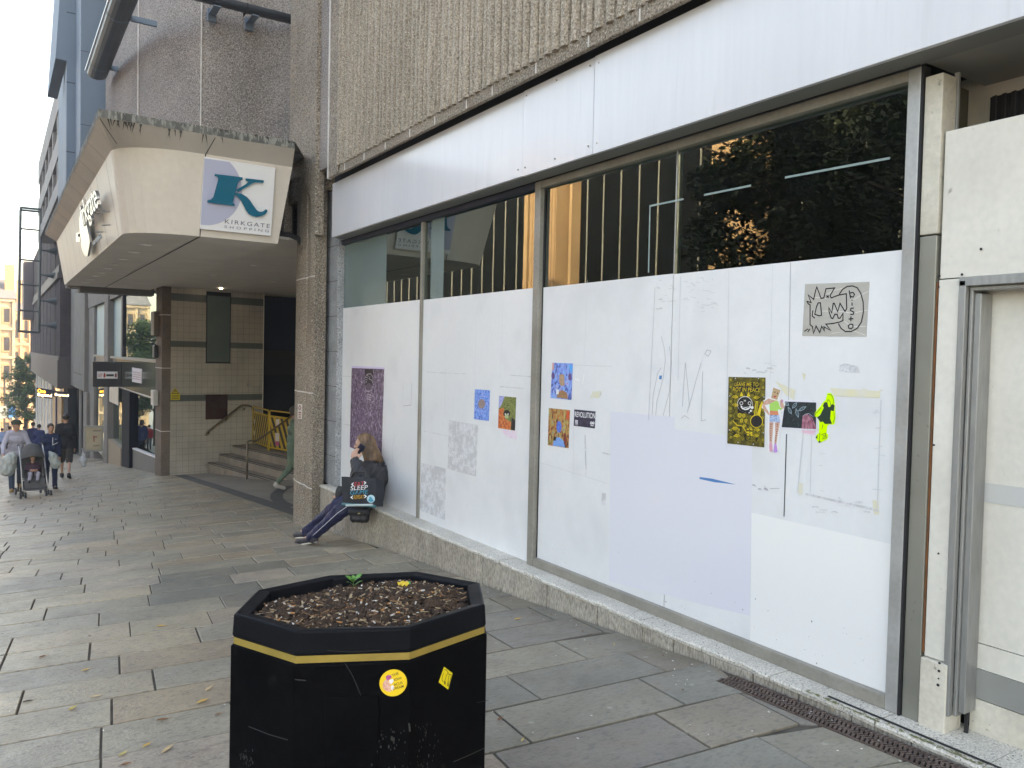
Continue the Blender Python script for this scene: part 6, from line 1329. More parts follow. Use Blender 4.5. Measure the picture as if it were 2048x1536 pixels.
part(mb, 'poster', [mat('board_cream', (.52, .44, .28), (.58, .50, .36), .5, 3), mat('board_print', (.33, .27, .20), rough=.5), mat('board_red', (.40, .08, .06), rough=.5)], e)
mb = MB(); zb_ = Pa.z
for q in (ab[2], ab[3]): mb.tube([q, V((q.x, q.y-.02, g(q.x, q.y)+.02))], .018, 6); mb.tube([q, V((q.x+.1, q.y+.7, g(q.x, q.y+.7)+.02))], .015, 6)
mb.tube([V((ab[3].x, ab[3].y, zb_+.03)), V((ab[2].x, ab[2].y, zb_+.03))], .015, 6); part(mb, 'leg', M['alu'], e)
# ================================================================== PEOPLE
SK = mat('skin', (.55, .33, .24), (.48, .27, .19), .5, 9, sub=.08); SKD = mat('skin_brown', (.25, .13, .085), rough=.5, sub=.05); HB = mat('hair_dark', (.02, .014, .01), (.035, .022, .015), .55, 30, stretch=(1, 1, .2)); 
HBR = mat('hair_light_brown', (.085, .045, .022), (.25, .145, .075), .45, 16, 8, .38, .62, stretch=(1, 1, .2), bump=.8, bscale=60, bdist=.01)
def cloth(n, c, c2=None, r=.85): return mat(n, c, c2 or tuple(x*1.35 for x in c), r, 6, bump=.3, bscale=25, bdist=.01)
def T(*a): return np.array(a, float)
def vec(a): return V([float(x) for x in a])
def unit(a): a = np.array(a, float); return a/np.linalg.norm(a)
def headaxes(look):
    f = unit(look); r_ = unit(np.cross(f, (0, 0, 1))); u = np.cross(r_, f); return np.stack([r_, f, u], 1)      # columns = axes
def hand_prims(wr, d, palm, thumb, L=.17, curl=.5, r=.0085, w=.036, spread=.0):
    """wrist, finger direction, palm normal (curl towards it), thumb side"""
    d, palm, thumb = unit(d), unit(palm), unit(thumb); P = [('c', wr, wr+d*.085, .025, .024)]
    for sgn in (-1, 0, 1): P.append(('c', wr+thumb*w*.45*sgn, wr+d*.085+thumb*w*.8*sgn, .015, .014))
    for i, (o, l) in enumerate(((-.85, .8), (-.28, .95), (.28, 1.0), (.85, .9))):
        b = wr+d*.085+thumb*w*o; q = b; ang = curl*.5
        for k, s_ in enumerate((.045, .028, .022)):
            dd = d*math.cos(ang)+palm*math.sin(ang)+thumb*spread*o*.3; n_ = q+unit(dd)*s_*l; P.append(('c', q, n_, r*(1-.07*k), r*(.93-.07*k))); q = n_; ang += curl
    b = wr+d*.025+thumb*w*.9; m_ = b+unit(thumb*.8+d*.6+palm*.3)*.04; e = m_+unit(d*.8+palm*.5+thumb*.1)*.035; P += [('c', b, m_, .014, .011), ('c', m_, e, .011, .008)]; return P
def head_prims(hc, A, s=1):
    a = lambda x, y, z: hc+A@T(x, y, z)*s; e = lambda c, r_: ('e', c, tuple(q*s for q in r_), A)
    return [e(a(0, -.008, .02), (.074, .092, .092)), e(a(0, .030, -.035), (.058, .062, .075)), e(a(0, .055, -.080), (.030, .028, .024)), ('c', a(0, .088, .010), a(0, .108, -.028), .008*s, .013*s), e(a(0, .088, -.062), (.022, .012, .010)),
            e(a(.034, .078, .012), (.018, .012, .010)), e(a(-.034, .078, .012), (.018, .012, .010)), ('c', a(-.03, .082, .034), a(.03, .082, .034), .010*s, .010*s), e(a(.074, -.005, -.010), (.008, .018, .028)), e(a(-.074, -.005, -.010), (.008, .018, .028))]
def person(label, loc, heading, J, sp, H=1.75, res=.018, group=None, world=False, hair='short', look=None, extra=None):
    """J: joints in local metres for a 1.75 m person, scaled to H"""
    s = H/1.75; root = empty('person', loc, label, 'person', group, rz=0 if world else heading)
    J = {k: T(*v)*(1 if world else s) for k, v in J.items()}
    if world: J = {k: (v if k[:2] == 'dn' else v-T(*loc)) for k, v in J.items()}; s = H/1.75
    A = headaxes(look if look is not None else (0, 1, 0)); hc = J['head']; wf = sp.get('w', 1)
    pel = (J['hipL']+J['hipR'])/2; shm = (J['shL']+J['shR'])/2; lat = unit(J['shR']-J['shL']); up_ = unit(shm-pel); fwd = np.cross(up_, lat)
    chest = pel+(shm-pel)*.72; belly = pel+(shm-pel)*.30
    def torso(k, w=1): return [('c', J['hipL'], J['hipR'], (.098+k)*s*w, (.098+k)*s*w), ('c', belly-lat*.05*s, belly+lat*.05*s, (.098+k)*s*w, (.098+k)*s*w), ('c', chest-lat*.075*s, chest+lat*.075*s, (.105+k)*s*w, (.105+k)*s*w), ('c', J['shL']+lat*.03*s, J['shR']-lat*.03*s, (.055+k*.8)*s, (.055+k*.8)*s), ('c', shm+up_*.02*s-lat*.06*s, shm+up_*.02*s+lat*.06*s, (.055+k*.6)*s, (.055+k*.6)*s), ('c', pel, chest, (.09+k)*s*w, (.10+k)*s*w)]
    def arm(S_, k, f0=0): return [('c', J['sh'+S_], J['el'+S_], (.046+k*.8)*s, (.037+k*.8)*s), ('c', J['el'+S_], J['wr'+S_]-(J['wr'+S_]-J['el'+S_])*f0, (.037+k*.8)*s, (.027+k*.8)*s)]
    def leg(S_, k, k2=None, end=0): 
        k2 = k if k2 is None else k2; an = J['an'+S_]+(J['kn'+S_]-J['an'+S_])*end; return [('c', J['hip'+S_], J['kn'+S_], (.088+k)*s*sp.get('lw', 1), (.056+k)*s), ('c', J['kn'+S_], an, (.056+k)*s, (.038+k2)*s)]
    neck = ('c', shm+up_*.01, hc-A@T(0, .01, .06)*s, .058*s, .050*s)
    sk = head_prims(hc, A, s)+[neck]+torso(-.015)
    for S_ in 'LR':
        sk += arm(S_, -.008)+leg(S_, -.01)+[('c', J['an'+S_], J['to'+S_], .034*s, .024*s)]
        if extra and S_ in extra: sk += extra[S_](J)
        else:
            d = J['wr'+S_]-J['el'+S_]; sk += hand_prims(J['wr'+S_], d, fwd if abs(np.dot(unit(d), fwd)) < .8 else -up_, (fwd+lat*(1 if S_ == 'L' else -1)*.3), curl=.45, r=max(.0085, res*.62)*s)
    o = sdfobj('body', sk, sp.get('skin', SK), root, res, .018*s)
    # eyes and mouth
    if res < .013:
        mb = MB()
        for x in (.033, -.033): q = vec(hc+A@T(x, .089, .012)*s); mb.tube([q, q+vec(A@T(0, .003, 0)*s)], .0065*s, 8)
        mb.build('eyes', M['ink'], root); mb = MB(); mb.tube([vec(hc+A@T(x, .099-abs(x)*.3, -.062)*s) for x in (-.02, -.01, 0, .01, .02)], .0038*s, 6); mb.build('mouth', mat('lips', (.42, .15, .12), rough=.4), root)
        mb = MB()
        for sx_ in (1, -1): mb.tube([vec(hc+A@T(sx_*x, .088-abs(x)*.1, .036)*s) for x in (.018, .034, .05)], .003*s, 5)
        mb.build('eyebrows', HB, root)
    hm = sp.get('hairm', HB); a = lambda x, y, z: hc+A@T(x, y, z)*s; face = ('e', a(0, .075, -.045), (.064*s, .06*s, .085*s), A)
    if hair == 'short': sdfobj('hair', [('e', a(0, -.016, .034), (.083*s, .098*s, .092*s), A)], hm, root, min(res, .014), .01, .002*s, cuts=[face, ('e', a(0, .09, -.09), (.11*s, .09*s, .10*s), A), ('e', a(0, .0, -.115), (.12*s, .12*s, .09*s), A)])
    elif hair == 'cap':
        sdfobj('hair', [('e', a(0, -.016, .01), (.080*s, .095*s, .07*s), A)], hm, root, res, .01, cuts=[face])
        sdfobj('cap', [('e', a(0, -.005, .055), (.092*s, .108*s, .060*s), A), ('e', a(0, .02, .035), (.125*s, .14*s, .012*s), A)], sp.get('capm', hm), root, min(res, .012), .03)
    elif hair == 'long': extra['hair'](root, hc, A, s, hm)
    elif hair == 'back': sdfobj('hair', [('e', a(0, -.02, .03), (.083*s, .10*s, .09*s), A), ('e', a(0, -.05, -.02), (.07*s, .06*s, .07*s), A)], hm, root, min(res, .014), .02, cuts=[face])
    k = sp.get('tk', .018); cuts = [('z<', (pel+up_*sp.get('hem', -.08)*s)[2])] if sp.get('hemcut', 1) else []
    P = torso(k, wf)
    for S_ in 'LR': P += arm(S_, k+.002, sp.get('cuff', .06))
    if sp.get('collar', 1): P.append(('c', shm, shm+up_*.045*s, (.062+k*.6)*s, .060*s))
    sdfobj(sp.get('topname', 'jacket'), P, sp['top'], root, res, .03*s, sp.get('fold', .004), 3, cuts)
    P = [('c', J['hipL'], J['hipR'], (.104)*s, (.104)*s)]
    if sp.get('shorts'):
        for S_ in 'LR': P.append(('c', J['hip'+S_], J['kn'+S_], .112*s, .082*s))
    else:
        for S_ in 'LR': P += leg(S_, sp.get('legk', .012), sp.get('flare', .018), sp.get('lend', .06))
    sdfobj('shorts' if sp.get('shorts') else 'trousers', P, sp['bot'], root, res, .02*s, sp.get('tfold', .003), 5)
    for S_ in 'LR':
        an, to = J['an'+S_], J['to'+S_]; d = unit(to-an+T(0, 0, an[2]-to[2])*.0); fw = unit(to-(an+J.get('dn'+S_, T(0, 0, -1))*.045*s)); he = an-fw*.03*s+T(0, 0, -.02)*s
        dn = J.get('dn'+S_, T(0, 0, -1)); base = an+dn*.045*s
        o = sdfobj('shoe', [('c', an+dn*.0*s, base, .046*s, .044*s), ('c', base-fw*.035*s, to, .042*s, .038*s), ('c', base, to, .042*s, .034*s)], sp['shoe'], root, min(res, .012), .02*s)
        if sp.get('sole') is not None:
            side = unit(np.cross(fw, dn)); pn = unit(np.cross(fw, side)); pn = pn if np.dot(pn, dn) > 0 else -pn
            c0 = base-fw*.04*s; c1 = to+fw*.005*s; sdfobj('sole', [('e', (c0+c1)/2+pn*.036*s, (np.linalg.norm(c1-c0)/2+.032*s, .046*s, .016*s), np.stack([fw, side, pn], 1))], sp['sole'], o, .008, .01)
    return root, J, A

# ---- seated woman (world coordinates)
Fd = unit((-.60, .80, 0)); Lf = np.array([-Fd[1], Fd[0], 0])     # her left
w_ = lambda px_, py_, X: T(*on(px_, py_, 0, X))
Hc = T(3.50, 8.40, -1.585); SH = w_(742, 937, 3.55); HD = w_(727.5, 888, 3.50)
J = dict(hipL=Hc+Lf*.085, hipR=Hc-Lf*.085, shL=SH+Lf*.165+T(0, 0, -.005), shR=SH-Lf*.165, head=HD,
         knL=w_(681, 1022, 3.20), anL=w_(627, 1071, 3.03), toL=w_(596, 1085, 2.97), knR=w_(676, 1010, 3.28), anR=w_(616, 1062, 3.09), toR=w_(593, 1070, 3.04),
         elL=w_(722, 966, 3.27), wrL=w_(711.5, 923, 3.30), elR=SH-Lf*.24+Fd*.12+T(0, 0, -.25), wrR=SH-Lf*.10+Fd*.33+T(0, 0, -.33))
J['dnL'] = unit((.0, -.1, -1)); J['dnR'] = unit((-.1, .2, -1))
jk = mat('black_jacket', (.022, .022, .026), (.035, .035, .040), .6, 5, bump=.5, bscale=14, bdist=.015)
tr_ = mat('navy_tracksuit', (.005, .008, .040), (.009, .014, .062), .55, 5, bump=.3, bscale=15, bdist=.01)
def lhand(J):
    wr = J['wrL']; up = unit(w_(708, 905, 3.31)-w_(711.5, 923, 3.30)); return hand_prims(wr, up, unit((.55, -.1, .2)), unit((.80, -.3, .55)), curl=.50, r=.0085, w=.034, spread=.5)
def whair(root, hc, A, s, hm):
    a = lambda x, y, z: hc+A@T(x, y, z)*s
    P = [('e', a(0, -.020, .026), (.088, .104, .098), A), ('c', a(-.055, -.02, .0), a(-.070, -.03, -.12), .040, .045), ('c', a(-.045, -.07, .0), a(-.075, -.11, -.17), .050, .040), ('c', a(.04, -.07, .0), a(.05, -.12, -.17), .05, .04), ('c', a(0, -.08, .0), a(-.01, -.15, -.19), .055, .035), ('c', a(-.07, -.07, -.08), a(-.085, -.04, -.19), .035, .025), ('c', a(-.03, -.12, -.10), a(-.06, -.17, -.21), .035, .02), ('c', a(.055, -.02, 0), a(.07, -.03, -.12), .04, .04), ('c', a(-.05, .055, .065), a(-.075, .03, -.02), .022, .02)]
    vs, q = sdf(P, .007, .03, 0, 1, [('e', a(-.04, .098, -.035), (.10, .088, .125), A)])
    # strand relief
    vs = np.array(vs); c = np.array(hc); d = vs-c; loc = d@A; ph = np.arctan2(loc[:, 0], -loc[:, 1]); rel = .0045*np.sin(ph*17+loc[:, 2]*22)+.0022*np.sin(ph*41-loc[:, 2]*35)+.010*np.clip(-loc[:, 2]-.05, 0, .2)/.15*np.sin(ph*9+loc[:, 2]*30); vs = vs+d/np.linalg.norm(d, axis=1)[:, None]*rel[:, None]
    mb = MB(); mb.v = [tuple(v) for v in vs]; mb.f = [tuple(int(i) for i in f) for f in q]; mb.m = [0]*len(mb.f); mb.col = [None]*len(mb.f)
    R = random.Random(5)
    for i in range(150):      # loose wavy locks
        az = R.uniform(-2.2, 2.2)+math.pi/2*0; fx, fy = math.sin(az), -math.cos(az)
        if fy > .45: continue
        w0 = R.uniform(0, 6); L = R.uniform(.19, .26); pts = []
        for j in range(9):
            t = j/8; z = .10-t*(L+.08); rad = .092*math.sqrt(max(.05, 1-max(0, z-.02)**2/.0095)) if z > .02 else .094+.035*min(1, (.02-z)/.2); wv = .009*math.sin(w0+t*9)*t
            pts.append(vec(a(fx*rad+wv*fy*-1, -.02+fy*rad*1.08-max(0, -z)*.25+wv*fx, z)))
        mb.tube(pts, [.004, .008, .010, .010, .009, .009, .008, .006, .002], 5)
    mb.build('hair', hm, root, smooth=True)
wroot, WJ, WA = person('woman in black jacket and navy tracksuit trousers sitting on the sill with a phone', tuple(V((3.2, 8.7, g(3.2, 8.7)))), 0, J,
    dict(top=jk, bot=tr_, shoe=mat('black_trainer', (.012, .012, .014), (.05, .045, .06), .6, 30), sole=mat('white_sole', (.62, .58, .50), rough=.6), hairm=HBR, tk=.048, hem=-.10, hemcut=0, fold=.008, collar=1, w=1.22, lw=1.22, legk=.026, tfold=.0065, flare=.022, lend=-.06),
    H=1.66, res=.0075, world=True, hair='long', look=(-.86, .50, -.10), extra={'L': lhand, 'hair': whair})
O_ = T(3.2, 8.7, g(3.2, 8.7))
# white piping on the near leg
mb = MB(); kn, an, hp = WJ['knL'], WJ['anL'], WJ['hipL']; cd = unit(-(O_+kn)); pts = []
for i in range(13):
    t = i/12; c_ = kn+(hp-kn)*(.55*(1-t/.5)) if t < .5 else kn+(an-kn)*((t-.5)/.5*.93); r_ = .094+.02*(1-t*2) if t < .5 else .094-.024*(t-.5)*2
    ax_ = unit(an-hp); sd_ = unit(cd-ax_*np.dot(cd, ax_)); pts.append(vec(c_+sd_*r_*1.0+T(0, 0, .004)))
mb.tube(pts, .0035, 5); mb.build('piping', mat('white_piping', (.55, .55, .6), rough=.6), wroot)
# phone held in the raised hand
ph = empty('phone', on(721, 898, 0, 3.36), 'dark blue mobile phone held to the ear of the seated woman', 'phone')
c_ = on(720.5, 898, 0, 3.375); axl = (on(726.5, 889, 0, 3.385)-on(714, 907, 0, 3.36)).normalized(); vn = -c_.normalized(); axs = vn.cross(axl).normalized(); vn = axl.cross(axs).normalized()
mb = MB(); mb.obox(c_, axs*.036, axl*.073, vn*.005); part(mb, 'case', mat('phone_case', (.008, .014, .04), rough=.35), ph, bevel=.005, segs=3)
mb = MB(); q = c_-axl*.045-axs*.012+vn*.0055 if vn.dot(-c_) > 0 else c_-axl*.045-vn*.0055
for k in range(3): mb.tube([q+axs*.014*(k-1)+vn*.001, q+axs*.014*(k-1)+vn*.003], .0045, 8)
part(mb, 'camera_lens', mat('lens_grey', (.10, .11, .13), rough=.2), ph)
# tote bag
TB = [on(683, 953, 0, 3.15), on(752, 957, 0, 3.28), on(750.5, 1011, 0, 3.23), on(685, 1007, 0, 3.11)]
bn_ = (TB[1]-TB[0]).cross(TB[3]-TB[0]).normalized(); bn_ = bn_ if bn_.dot(-TB[0]) > 0 else -bn_
tb_ = empty('tote_bag', TB[3], 'black tote bag printed EAT SLEEP GAME REPEAT held on the lap of the seated woman', 'bag')
mb = MB(); R = random.Random(3); n = 9; grid = []
for j in range(n+1):
    row = []
    for i in range(n+1):
        u, v_ = i/n, j/n; p_ = TB[0].lerp(TB[1], u).lerp(TB[3].lerp(TB[2], u), v_); row.append(p_+bn_*(.018*math.sin(math.pi*u)*math.sin(math.pi*v_)+.004*math.sin(u*9+v_*5)))
    grid.append(row)
mb.loft(grid); back = [[q-bn_*.10 for q in r_] for r_ in grid]; mb.loft([list(reversed(r_)) for r_ in back])
for a, b in (([r_[0] for r_ in grid], [r_[0] for r_ in back]), ([r_[-1] for r_ in back], [r_[-1] for r_ in grid]), (back[-1], grid[-1])): mb.loft([a, b])
part(mb, 'bag_body', mat('bag_black', (.009, .011, .016), (.016, .02, .026), .75, 8, bump=.3, bscale=20), tb_, smooth=True)
def bq(x, y, off=.022):
    # crop: 550,840 scale 5.487
    px_, py_ = 550+x/5.487, 840+y/5.486; q = onp(px_, py_, TB[0]+bn_*off, bn_); return q
mb = MB(); tc_ = [mat('bag_red', (.55, .03, .04), rough=.6), M['white'], mat('bag_teal', (.01, .27, .38), rough=.6), mat('bag_orange', (.68, .33, .02), rough=.6), mat('bag_pale_blue', (.42, .62, .68), rough=.5)]
for b_, x0_, y0_, x1_, y1_, h_, m_ in (('EAT', 870, 728, 975, 722, 48, 0), ('SLEEP', 828, 772, 1014, 762, 48, 1), ('GAME', 822, 820, 1018, 812, 46, 2), ('REPEAT', 862, 868, 975, 864, 42, 3)):
    A_, B_ = bq(x0_, y0_), bq(x1_, y1_); X_ = (B_-A_).normalized(); H_ = (bq(x0_, y0_-h_)-A_).length; text(mb, b_, A_, X_, bn_.cross(X_), H_*.95, m_, wid=(B_-A_).length, bold=0)
for x, y in ((848, 705), (990, 690), (840, 848), (995, 838)): s_ = 1 if x < 900 else -1; mb.ribbon([bq(x+14*s_, y-16), bq(x-6*s_, y), bq(x+14*s_, y+16)], .012, bn_, 1)
mb.poly([bq(1053+44*math.cos(t*.3927), 865+44*math.sin(t*.3927), .023) for t in range(16)], 4); mb.poly([bq(1020, 890, .024), bq(1040, 840, .024), bq(1060, 850, .024), bq(1085, 890, .024), bq(1055, 900, .024)], 2)
part(mb, 'print', tc_, tb_)
mb = MB(); mb.tube([TB[3]+V((0, 0, -.005)), TB[2]+V((0, 0, -.008))], .014, 8); part(mb, 'teal_edge', mat('teal_edge', (.02, .16, .19), rough=.4), tb_)
mb = MB(); mb.tube([TB[3].lerp(TB[2], .15)+bn_*.01+V((0, 0, -.018)), TB[3].lerp(TB[2], .95)+bn_*.01+V((0, 0, .004))], .012, 8); part(mb, 'pale_edge', mat('pale_edge', (.45, .55, .56), rough=.35), tb_)
mb = MB(); mb.tube([TB[0].lerp(TB[1], .3), TB[0].lerp(TB[1], .34)+V((.02, 0, .05)), TB[0].lerp(TB[1], .6)+V((.05, .0, .06)), TB[0].lerp(TB[1], .72)], .009, 6); part(mb, 'handle', M['ink'], tb_)
pc_ = on(719, 1027, 0, 3.36); po = empty('pouch', pc_, 'small black pouch hanging below the tote bag against the granite plinth', 'bag')
o = sdfobj('pouch_body', [('c', T(-.07, .05, .02), T(.06, -.06, .02), .045, .045), ('c', T(-.05, .04, -.06), T(.05, -.05, -.05), .045, .045)], mat('pouch_black', (.010, .010, .014), rough=.55), po, .01, .03, .003)
mb = MB(); q = vec(unit(-np.array(pc_)))*.055; mb.box(q.x-.02, q.x+.02, q.y-.002, q.y+.002, .005, .018); mb.build('label', mat('pouch_tag', (.5, .42, .22), rough=.5), po)
bkp = on(676, 987, 0, 3.30); po = empty('rucksack', bkp, 'small dark grey rucksack half hidden behind the left of the tote bag', 'bag'); sdfobj('rucksack_body', [('e', T(.02, 0, .0), (.05, .07, .085), None), ('e', T(.03, 0, -.05), (.05, .06, .06), None)], mat('rucksack_grey', (.03, .03, .03), rough=.7), po, .01, .02, .003)

# ---- standing people
def stand(armL=(0, 0), armR=(0, 0), legL=0., legR=0., lean=0., bendL=0, bendR=0, arm_out=.035):
    """swing angles in radians (forward +): arm (upper, elbow bend)"""
    J = {}
    for S_, sx, am, lg, bd in (('L', -1, armL, legL, bendL), ('R', 1, armR, legR, bendR)):
        hp = T(sx*.09, 0, .94); kn = hp+T(0, math.sin(lg), -math.cos(lg))*.44; lg2 = lg-bd; an = kn+T(0, math.sin(lg2), -math.cos(lg2))*.42; pit = lg2*.6 if lg2 < 0 else lg2*.5; to = an+T(sx*.02, math.cos(pit)*.15, math.sin(pit)*.15-.035)
        J['hip'+S_], J['kn'+S_], J['an'+S_], J['to'+S_] = hp, kn, an, to
        sh = T(sx*.155, 0, 1.40); el = sh+T(sx*arm_out, math.sin(am[0])*.29, -math.cos(am[0])*.28); a2 = am[0]+am[1]; wr = el+T(sx*.01, math.sin(a2)*.25, -math.cos(a2)*.25); J['sh'+S_], J['el'+S_], J['wr'+S_] = sh, el, wr
    J['head'] = T(0, .03, 1.63)
    if lean:
        c_, s_ = math.cos(lean), math.sin(lean)
        for k in ('shL', 'shR', 'elL', 'elR', 'wrL', 'wrR', 'head'): x, y, z = J[k]; z -= .94; J[k] = T(x, y*c_+z*s_, z*c_-y*s_+.94)
    m_ = min(J['anL'][2], J['anR'][2])-.085
    for k in J: J[k] = J[k]-T(0, 0, m_)
    return J
def heading(dx, dy): return math.atan2(-dx, dy)
# man pushing the pushchair, facing the camera
mp = V((.42, 22.0, 0)); mp.z = g(mp.x, mp.y); toc = (-mp.x-.0, -mp.y)
person('man in olive cap and pale grey jumper pushing a pushchair up the street', mp, heading(.03, -1), stand((.55, .55), (.55, .55), -.25, .30, .28, .35, 0, .10), dict(top=cloth('grey_jumper', (.36, .36, .43)), bot=cloth('slate_trousers', (.03, .05, .075)), shoe=cloth('tan_boot', (.33, .22, .10)), capm=cloth('olive_cap', (.045, .05, .03)), topname='jumper', tk=.018, w=1.0, hem=-.12), H=1.78, res=.016, hair='cap', look=(-.55, .8, -.15))
# boy
bp2 = gr(101, 978); person('boy in navy tracksuit with a white angular stripe walking beside the pushchair', bp2, heading(.02, -1), stand((.05, .15), (-.1, .15), .18, -.15, 0, 0, .25), dict(top=cloth('boy_navy_top', (.008, .018, .055)), bot=cloth('boy_navy_trousers', (.008, .014, .045)), shoe=M['ink'], tk=.025, hem=-.10, flare=.022), H=1.52, res=.015, look=(-.15, 1, 0), hair='short')
br_ = [o for o in bpy.data.objects if o.name.startswith('person') and o.get('label', '').startswith('boy')][0]
mb = MB(); mb.ribbon([V((-.03, .155, 1.20)), V((-.03, .160, 1.03)), V((-.13, .150, 1.08))], .012, V((0, 1, 0))); mb.ribbon([V((-.07, .157, 1.16)), V((-.11, .150, 1.16))], .006, V((0, 1, 0))); mb.build('stripe', M['white'], br_)
# man walking away in shorts with a white bag
bk2 = gr(131, 957); person('man in black jacket and dark shorts walking away with a white bag', bk2, heading(.1, 1), stand((.1, .15), (-.1, .2), .28, -.30, 0, 0, .35), dict(top=cloth('black_hoodie', (.010, .011, .014)), bot=cloth('dark_shorts', (.035, .033, .03)), shoe=M['ink'], shorts=True, tk=.05, w=1.12, hem=-.12), H=1.80, res=.017, hair='short')
cbp = V((bk2.x+.42, bk2.y, bk2.z+.58)); cbg = empty('carrier_bag', cbp, 'white plastic carrier bag hanging from the hand of the man in shorts', 'bag'); wp_ = mat('white_plastic', (.62, .64, .66), (.5, .52, .55), .4, 8)
sdfobj('bag', [('c', T(0, 0, -.12), T(.02, 0, -.22), .085, .07), ('c', T(0, 0, .05), T(0, 0, -.1), .03, .09), ('c', T(-.02, 0, .22), T(0, 0, .05), .012, .03)], wp_, cbg, .014, .04, .008)
# woman in green, part hidden by the pillar
gx = xr(584, 15.0, 900); gp = V((gx, 15.0, g(4, 15.0))); person('woman in sage green top and leggings stepping behind the concrete pillar', gp, heading(.95, -.35), stand((-.05, .1), (.25, .3), -.06, .25, .04, .62, 0), dict(top=cloth('sage_top', (.10, .145, .105)), bot=cloth('sage_leggings', (.09, .135, .095)), shoe=mat('cream_trainer', (.50, .46, .40), rough=.6), skin=SKD, tk=.010, flare=.006, hem=-.04, topname='top', w=.92), H=1.66, res=.014, hair='back', look=(0, 1, 0), )
# people further down the street
def far_person(label, px_, Y, hd, top, bot, H=1.74, gp_='people further down the street', **k):
    x = xr(px_, Y, 850); p_ = V((x, Y, g(x, Y))); return person(label, p_, hd, stand((.2, .2), (-.2, .2), .3, -.3), dict(top=top, bot=bot, shoe=M['ink'], tk=.03, hem=-.1, **k), H=H, res=.028, group=gp_, hair='short')
nv = cloth('navy_coat', (.012, .02, .07)); dk_ = cloth('dark_coat', (.02, .02, .024)); jn = cloth('dark_jeans', (.02, .025, .04))
far_person('person in navy jacket walking away behind the boy, left of the pair', 66, 40, 0, nv, jn, 1.78); far_person('person in blue coat walking away behind the boy, right of the pair', 78, 39, .1, cloth('blue_coat', (.02, .03, .10)), jn, 1.66)
far_person('person in dark coat with grey backpack behind the man in the cap', 29, 44, 0, dk_, jn, 1.76); far_person('person in black walking away at the left, beyond the backpack', 19, 52, 0, dk_, dk_, 1.74); far_person('person in pale blue top at the left edge far down the street', 4, 60, 0, cloth('pale_blue_top', (.25, .35, .55)), jn, 1.7)
far_person('person in dark jacket standing far off beneath the tree', 48, 66, .4, dk_, jn, 1.7)
px3 = V((-1.9, 60, g(-1.9, 60))); person('person in red jacket far across the street, mirrored in shop glass', px3, .1, stand((.2, .2), (-.2, .2), .3, -.3), dict(top=cloth('red_jacket', (.30, .01, .02)), bot=jn, shoe=M['ink'], tk=.035, hem=-.12), H=1.8, res=.03, hair='short')

# ---- pushchair with toddler
sp0 = gr(66, 992); PS = empty('pushchair', sp0, 'grey folding pushchair with silver frame and double wheels', 'pushchair', rz=heading(.10, -1)); al = mat('silver_tube', (.55, .55, .55), rough=.3, metal=.7); gy = cloth('pushchair_grey', (.075, .075, .075)); dg_ = cloth('pushchair_dark', (.02, .022, .025))
for sx in (-1, 1):
    mb = MB(); mb.tube([V((sx*.23, .36, .10)), V((sx*.22, .02, .62)), V((sx*.22, -.16, .88)), V((sx*.22, -.34, 1.04))], .014, 7); mb.build('frame_tube', al, PS, smooth=True)
    mb = MB(); mb.tube([V((sx*.24, -.30, .10)), V((sx*.22, .05, .58))], .012, 7); mb.build('rear_leg', dg_, PS, smooth=True)
    mb = MB(); mb.tube([V((sx*.22, -.34, 1.04)), V((sx*.22, -.44, 1.05))], .022, 7); mb.build('handle', M['ink'], PS, smooth=True)
    for y in (.38, -.32):
        for dx in (-.045, .045):
            w = MB(); w.tube([V((sx*.23+dx-.014, y, .078)), V((sx*.23+dx+.014, y, .078))], .078, 14); o = w.build('wheel', M['ink'], PS); w = MB(); w.tube([V((sx*.23+dx-.017, y, .078)), V((sx*.23+dx+.017, y, .078))], .04, 10); w.build('hub', mat('hub_grey', (.2, .2, .2), rough=.5) if 'hub_grey' not in MATS else MATS['hub_grey'], o)
        w = MB(); w.tube([V((sx*.23-.05, y, .078)), V((sx*.23+.05, y, .078))], .012, 6); w.tube([V((sx*.23, y, .078)), V((sx*.23, y-.01, .17))], .016, 6); w.build('axle', dg_, PS)
for y, z in ((-.1, .35), (.30, .20)): mb = MB(); mb.tube([V((-.22, y, z)), V((.22, y, z))], .010, 6); mb.build('cross_bar', dg_, PS)
mb = MB(); mb.loft([[V((x, y, z+.02*math.cos(x*6)*-1)) for x in (-.19, -.1, 0, .1, .19)] for y, z in ((-.20, .86), (-.10, .48), (-.02, .40), (.20, .42), (.24, .30), (.33, .18))]); 
mb.loft([[V((sx_*.19, y, z)) for sx_ in (-1,)]+[V((-.2, y+.02, z+.16))] for y, z in ((-.20, .84), (-.08, .46), (.18, .43))]); mb.loft([[V((.19, y, z)), V((.2, y+.02, z+.16))] for y, z in ((-.20, .84), (-.08, .46), (.18, .43))]); mb.build('seat', gy, PS, smooth=True)
mb = MB(); rings = []
for i in range(9):
    a = -.35+i/8*1.75; cx_, cz = -.16, .76; rr_ = .30; rings.append([V((.225*math.cos(math.pi*k/10), cx_+rr_*math.sin(a)*(.35+.65*math.sin(math.pi*k/10))*1.0, cz+rr_*math.cos(a)*math.sin(math.pi*k/10)+.05*math.sin(math.pi*k/10))) for k in range(11)])
mb.loft(rings); mb.build('canopy', gy, PS, smooth=True)
mb = MB(); mb.loft([[V((x, y, z)) for x in (-.17, 0, .17)] for y, z in ((.20, .34), (.18, .17), (-.16, .16), (-.22, .30))]); mb.build('basket', dg_, PS, smooth=True)
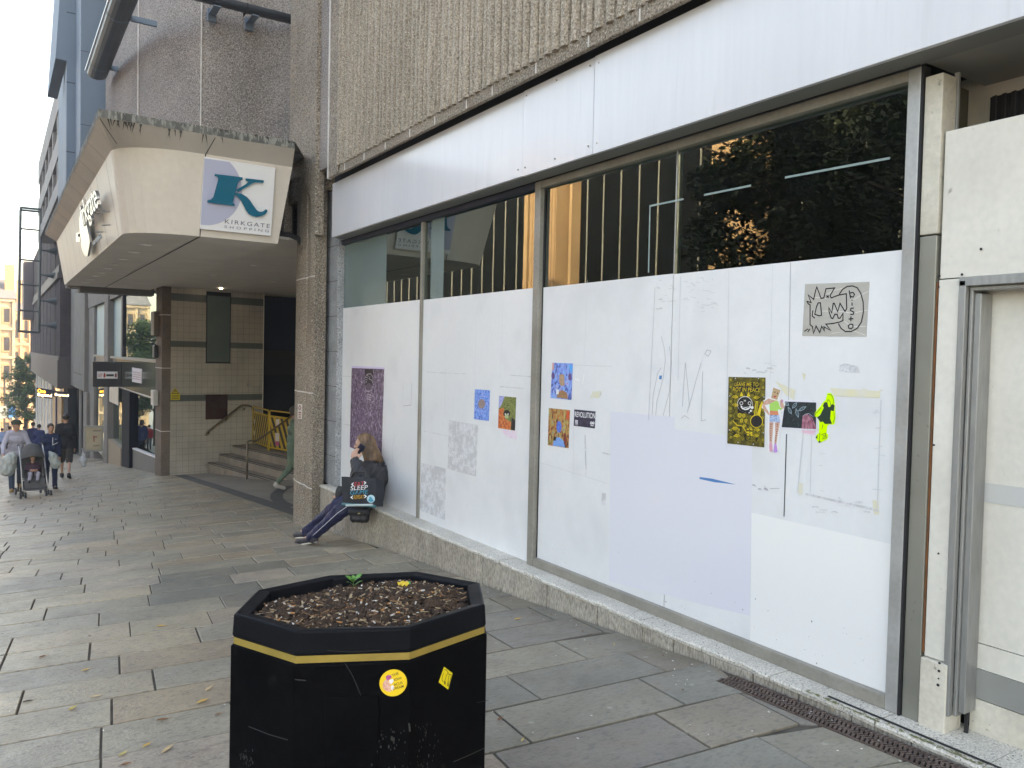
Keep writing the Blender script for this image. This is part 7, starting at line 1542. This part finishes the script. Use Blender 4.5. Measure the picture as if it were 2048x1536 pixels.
tod = dict(hipL=(-.055, .0, .47), hipR=(.055, .0, .47), knL=(-.07, .17, .50), knR=(.07, .17, .50), anL=(-.05, .24, .36), anR=(.10, .25, .37), toL=(-.06, .30, .36), toR=(.12, .31, .37), shL=(-.09, -.07, .67), shR=(.09, -.07, .67), elL=(-.12, .0, .57), elR=(.12, .0, .57), wrL=(-.05, .09, .56), wrR=(.05, .09, .56), head=(0, -.035, .80))
k_ = 1.75/1.0
rt = person('toddler in a maroon coat and pale trousers sitting in the pushchair', sp0, heading(.10, -1), {a: tuple(np.array(b)*k_*1.0) for a, b in tod.items()}, dict(top=cloth('toddler_maroon', (.06, .03, .045)), bot=cloth('toddler_grey', (.28, .27, .32)), shoe=cloth('toddler_shoe', (.10, .10, .11)), hairm=mat('toddler_hair', (.30, .15, .07), rough=.6), tk=.012, collar=0, hem=-.06), H=1.0, res=.012, hair='short')
hb = mat('thin_grey_bag', (.42, .46, .44), (.33, .37, .36), .45, 8)
for dx, lb, sc_ in ((-.42, 'grey-green plastic bag hanging at the left of the pushchair', 1.15), (.38, 'grey-green plastic bag hanging at the right of the pushchair', .8)):
    # image left is +x in the pushchair's own frame (it faces the camera)
    q = PS.matrix_world @ V((0, 0, 0)); p_ = V((sp0.x+dx*.8, sp0.y+.10, sp0.z+.80)); e = empty('carrier_bag', p_, lb, 'bag', 'bags hung on the pushchair')
    sdfobj('bag', [('c', T(0, 0, .12), T(dx*.2, 0, -.02), .03*sc_, .10*sc_), ('c', T(dx*.2, 0, -.02), T(dx*.3, .0, -.20*sc_), .11*sc_, .12*sc_)], hb, e, .016, .05, .012)
# ================================================================== HAZE
hz = MB(); hz.box(-205, 205, -125, 265, -30, 16); hm_ = bpy.data.materials.new('thin_haze'); hm_.use_nodes = True; t_ = hm_.node_tree; t_.nodes.remove(t_.nodes['Principled BSDF'])
pv = N(t_, 'ShaderNodeVolumePrincipled'); pv.inputs['Color'].default_value = (.92, .95, 1, 1); pv.inputs['Density'].default_value = .0019; pv.inputs['Anisotropy'].default_value = .2
t_.links.new(pv.outputs[0], t_.nodes['Material Output'].inputs['Volume']); tag(hz.build('haze', hm_), 'thin pale haze softening the far end of the street', 'haze', kind='stuff')
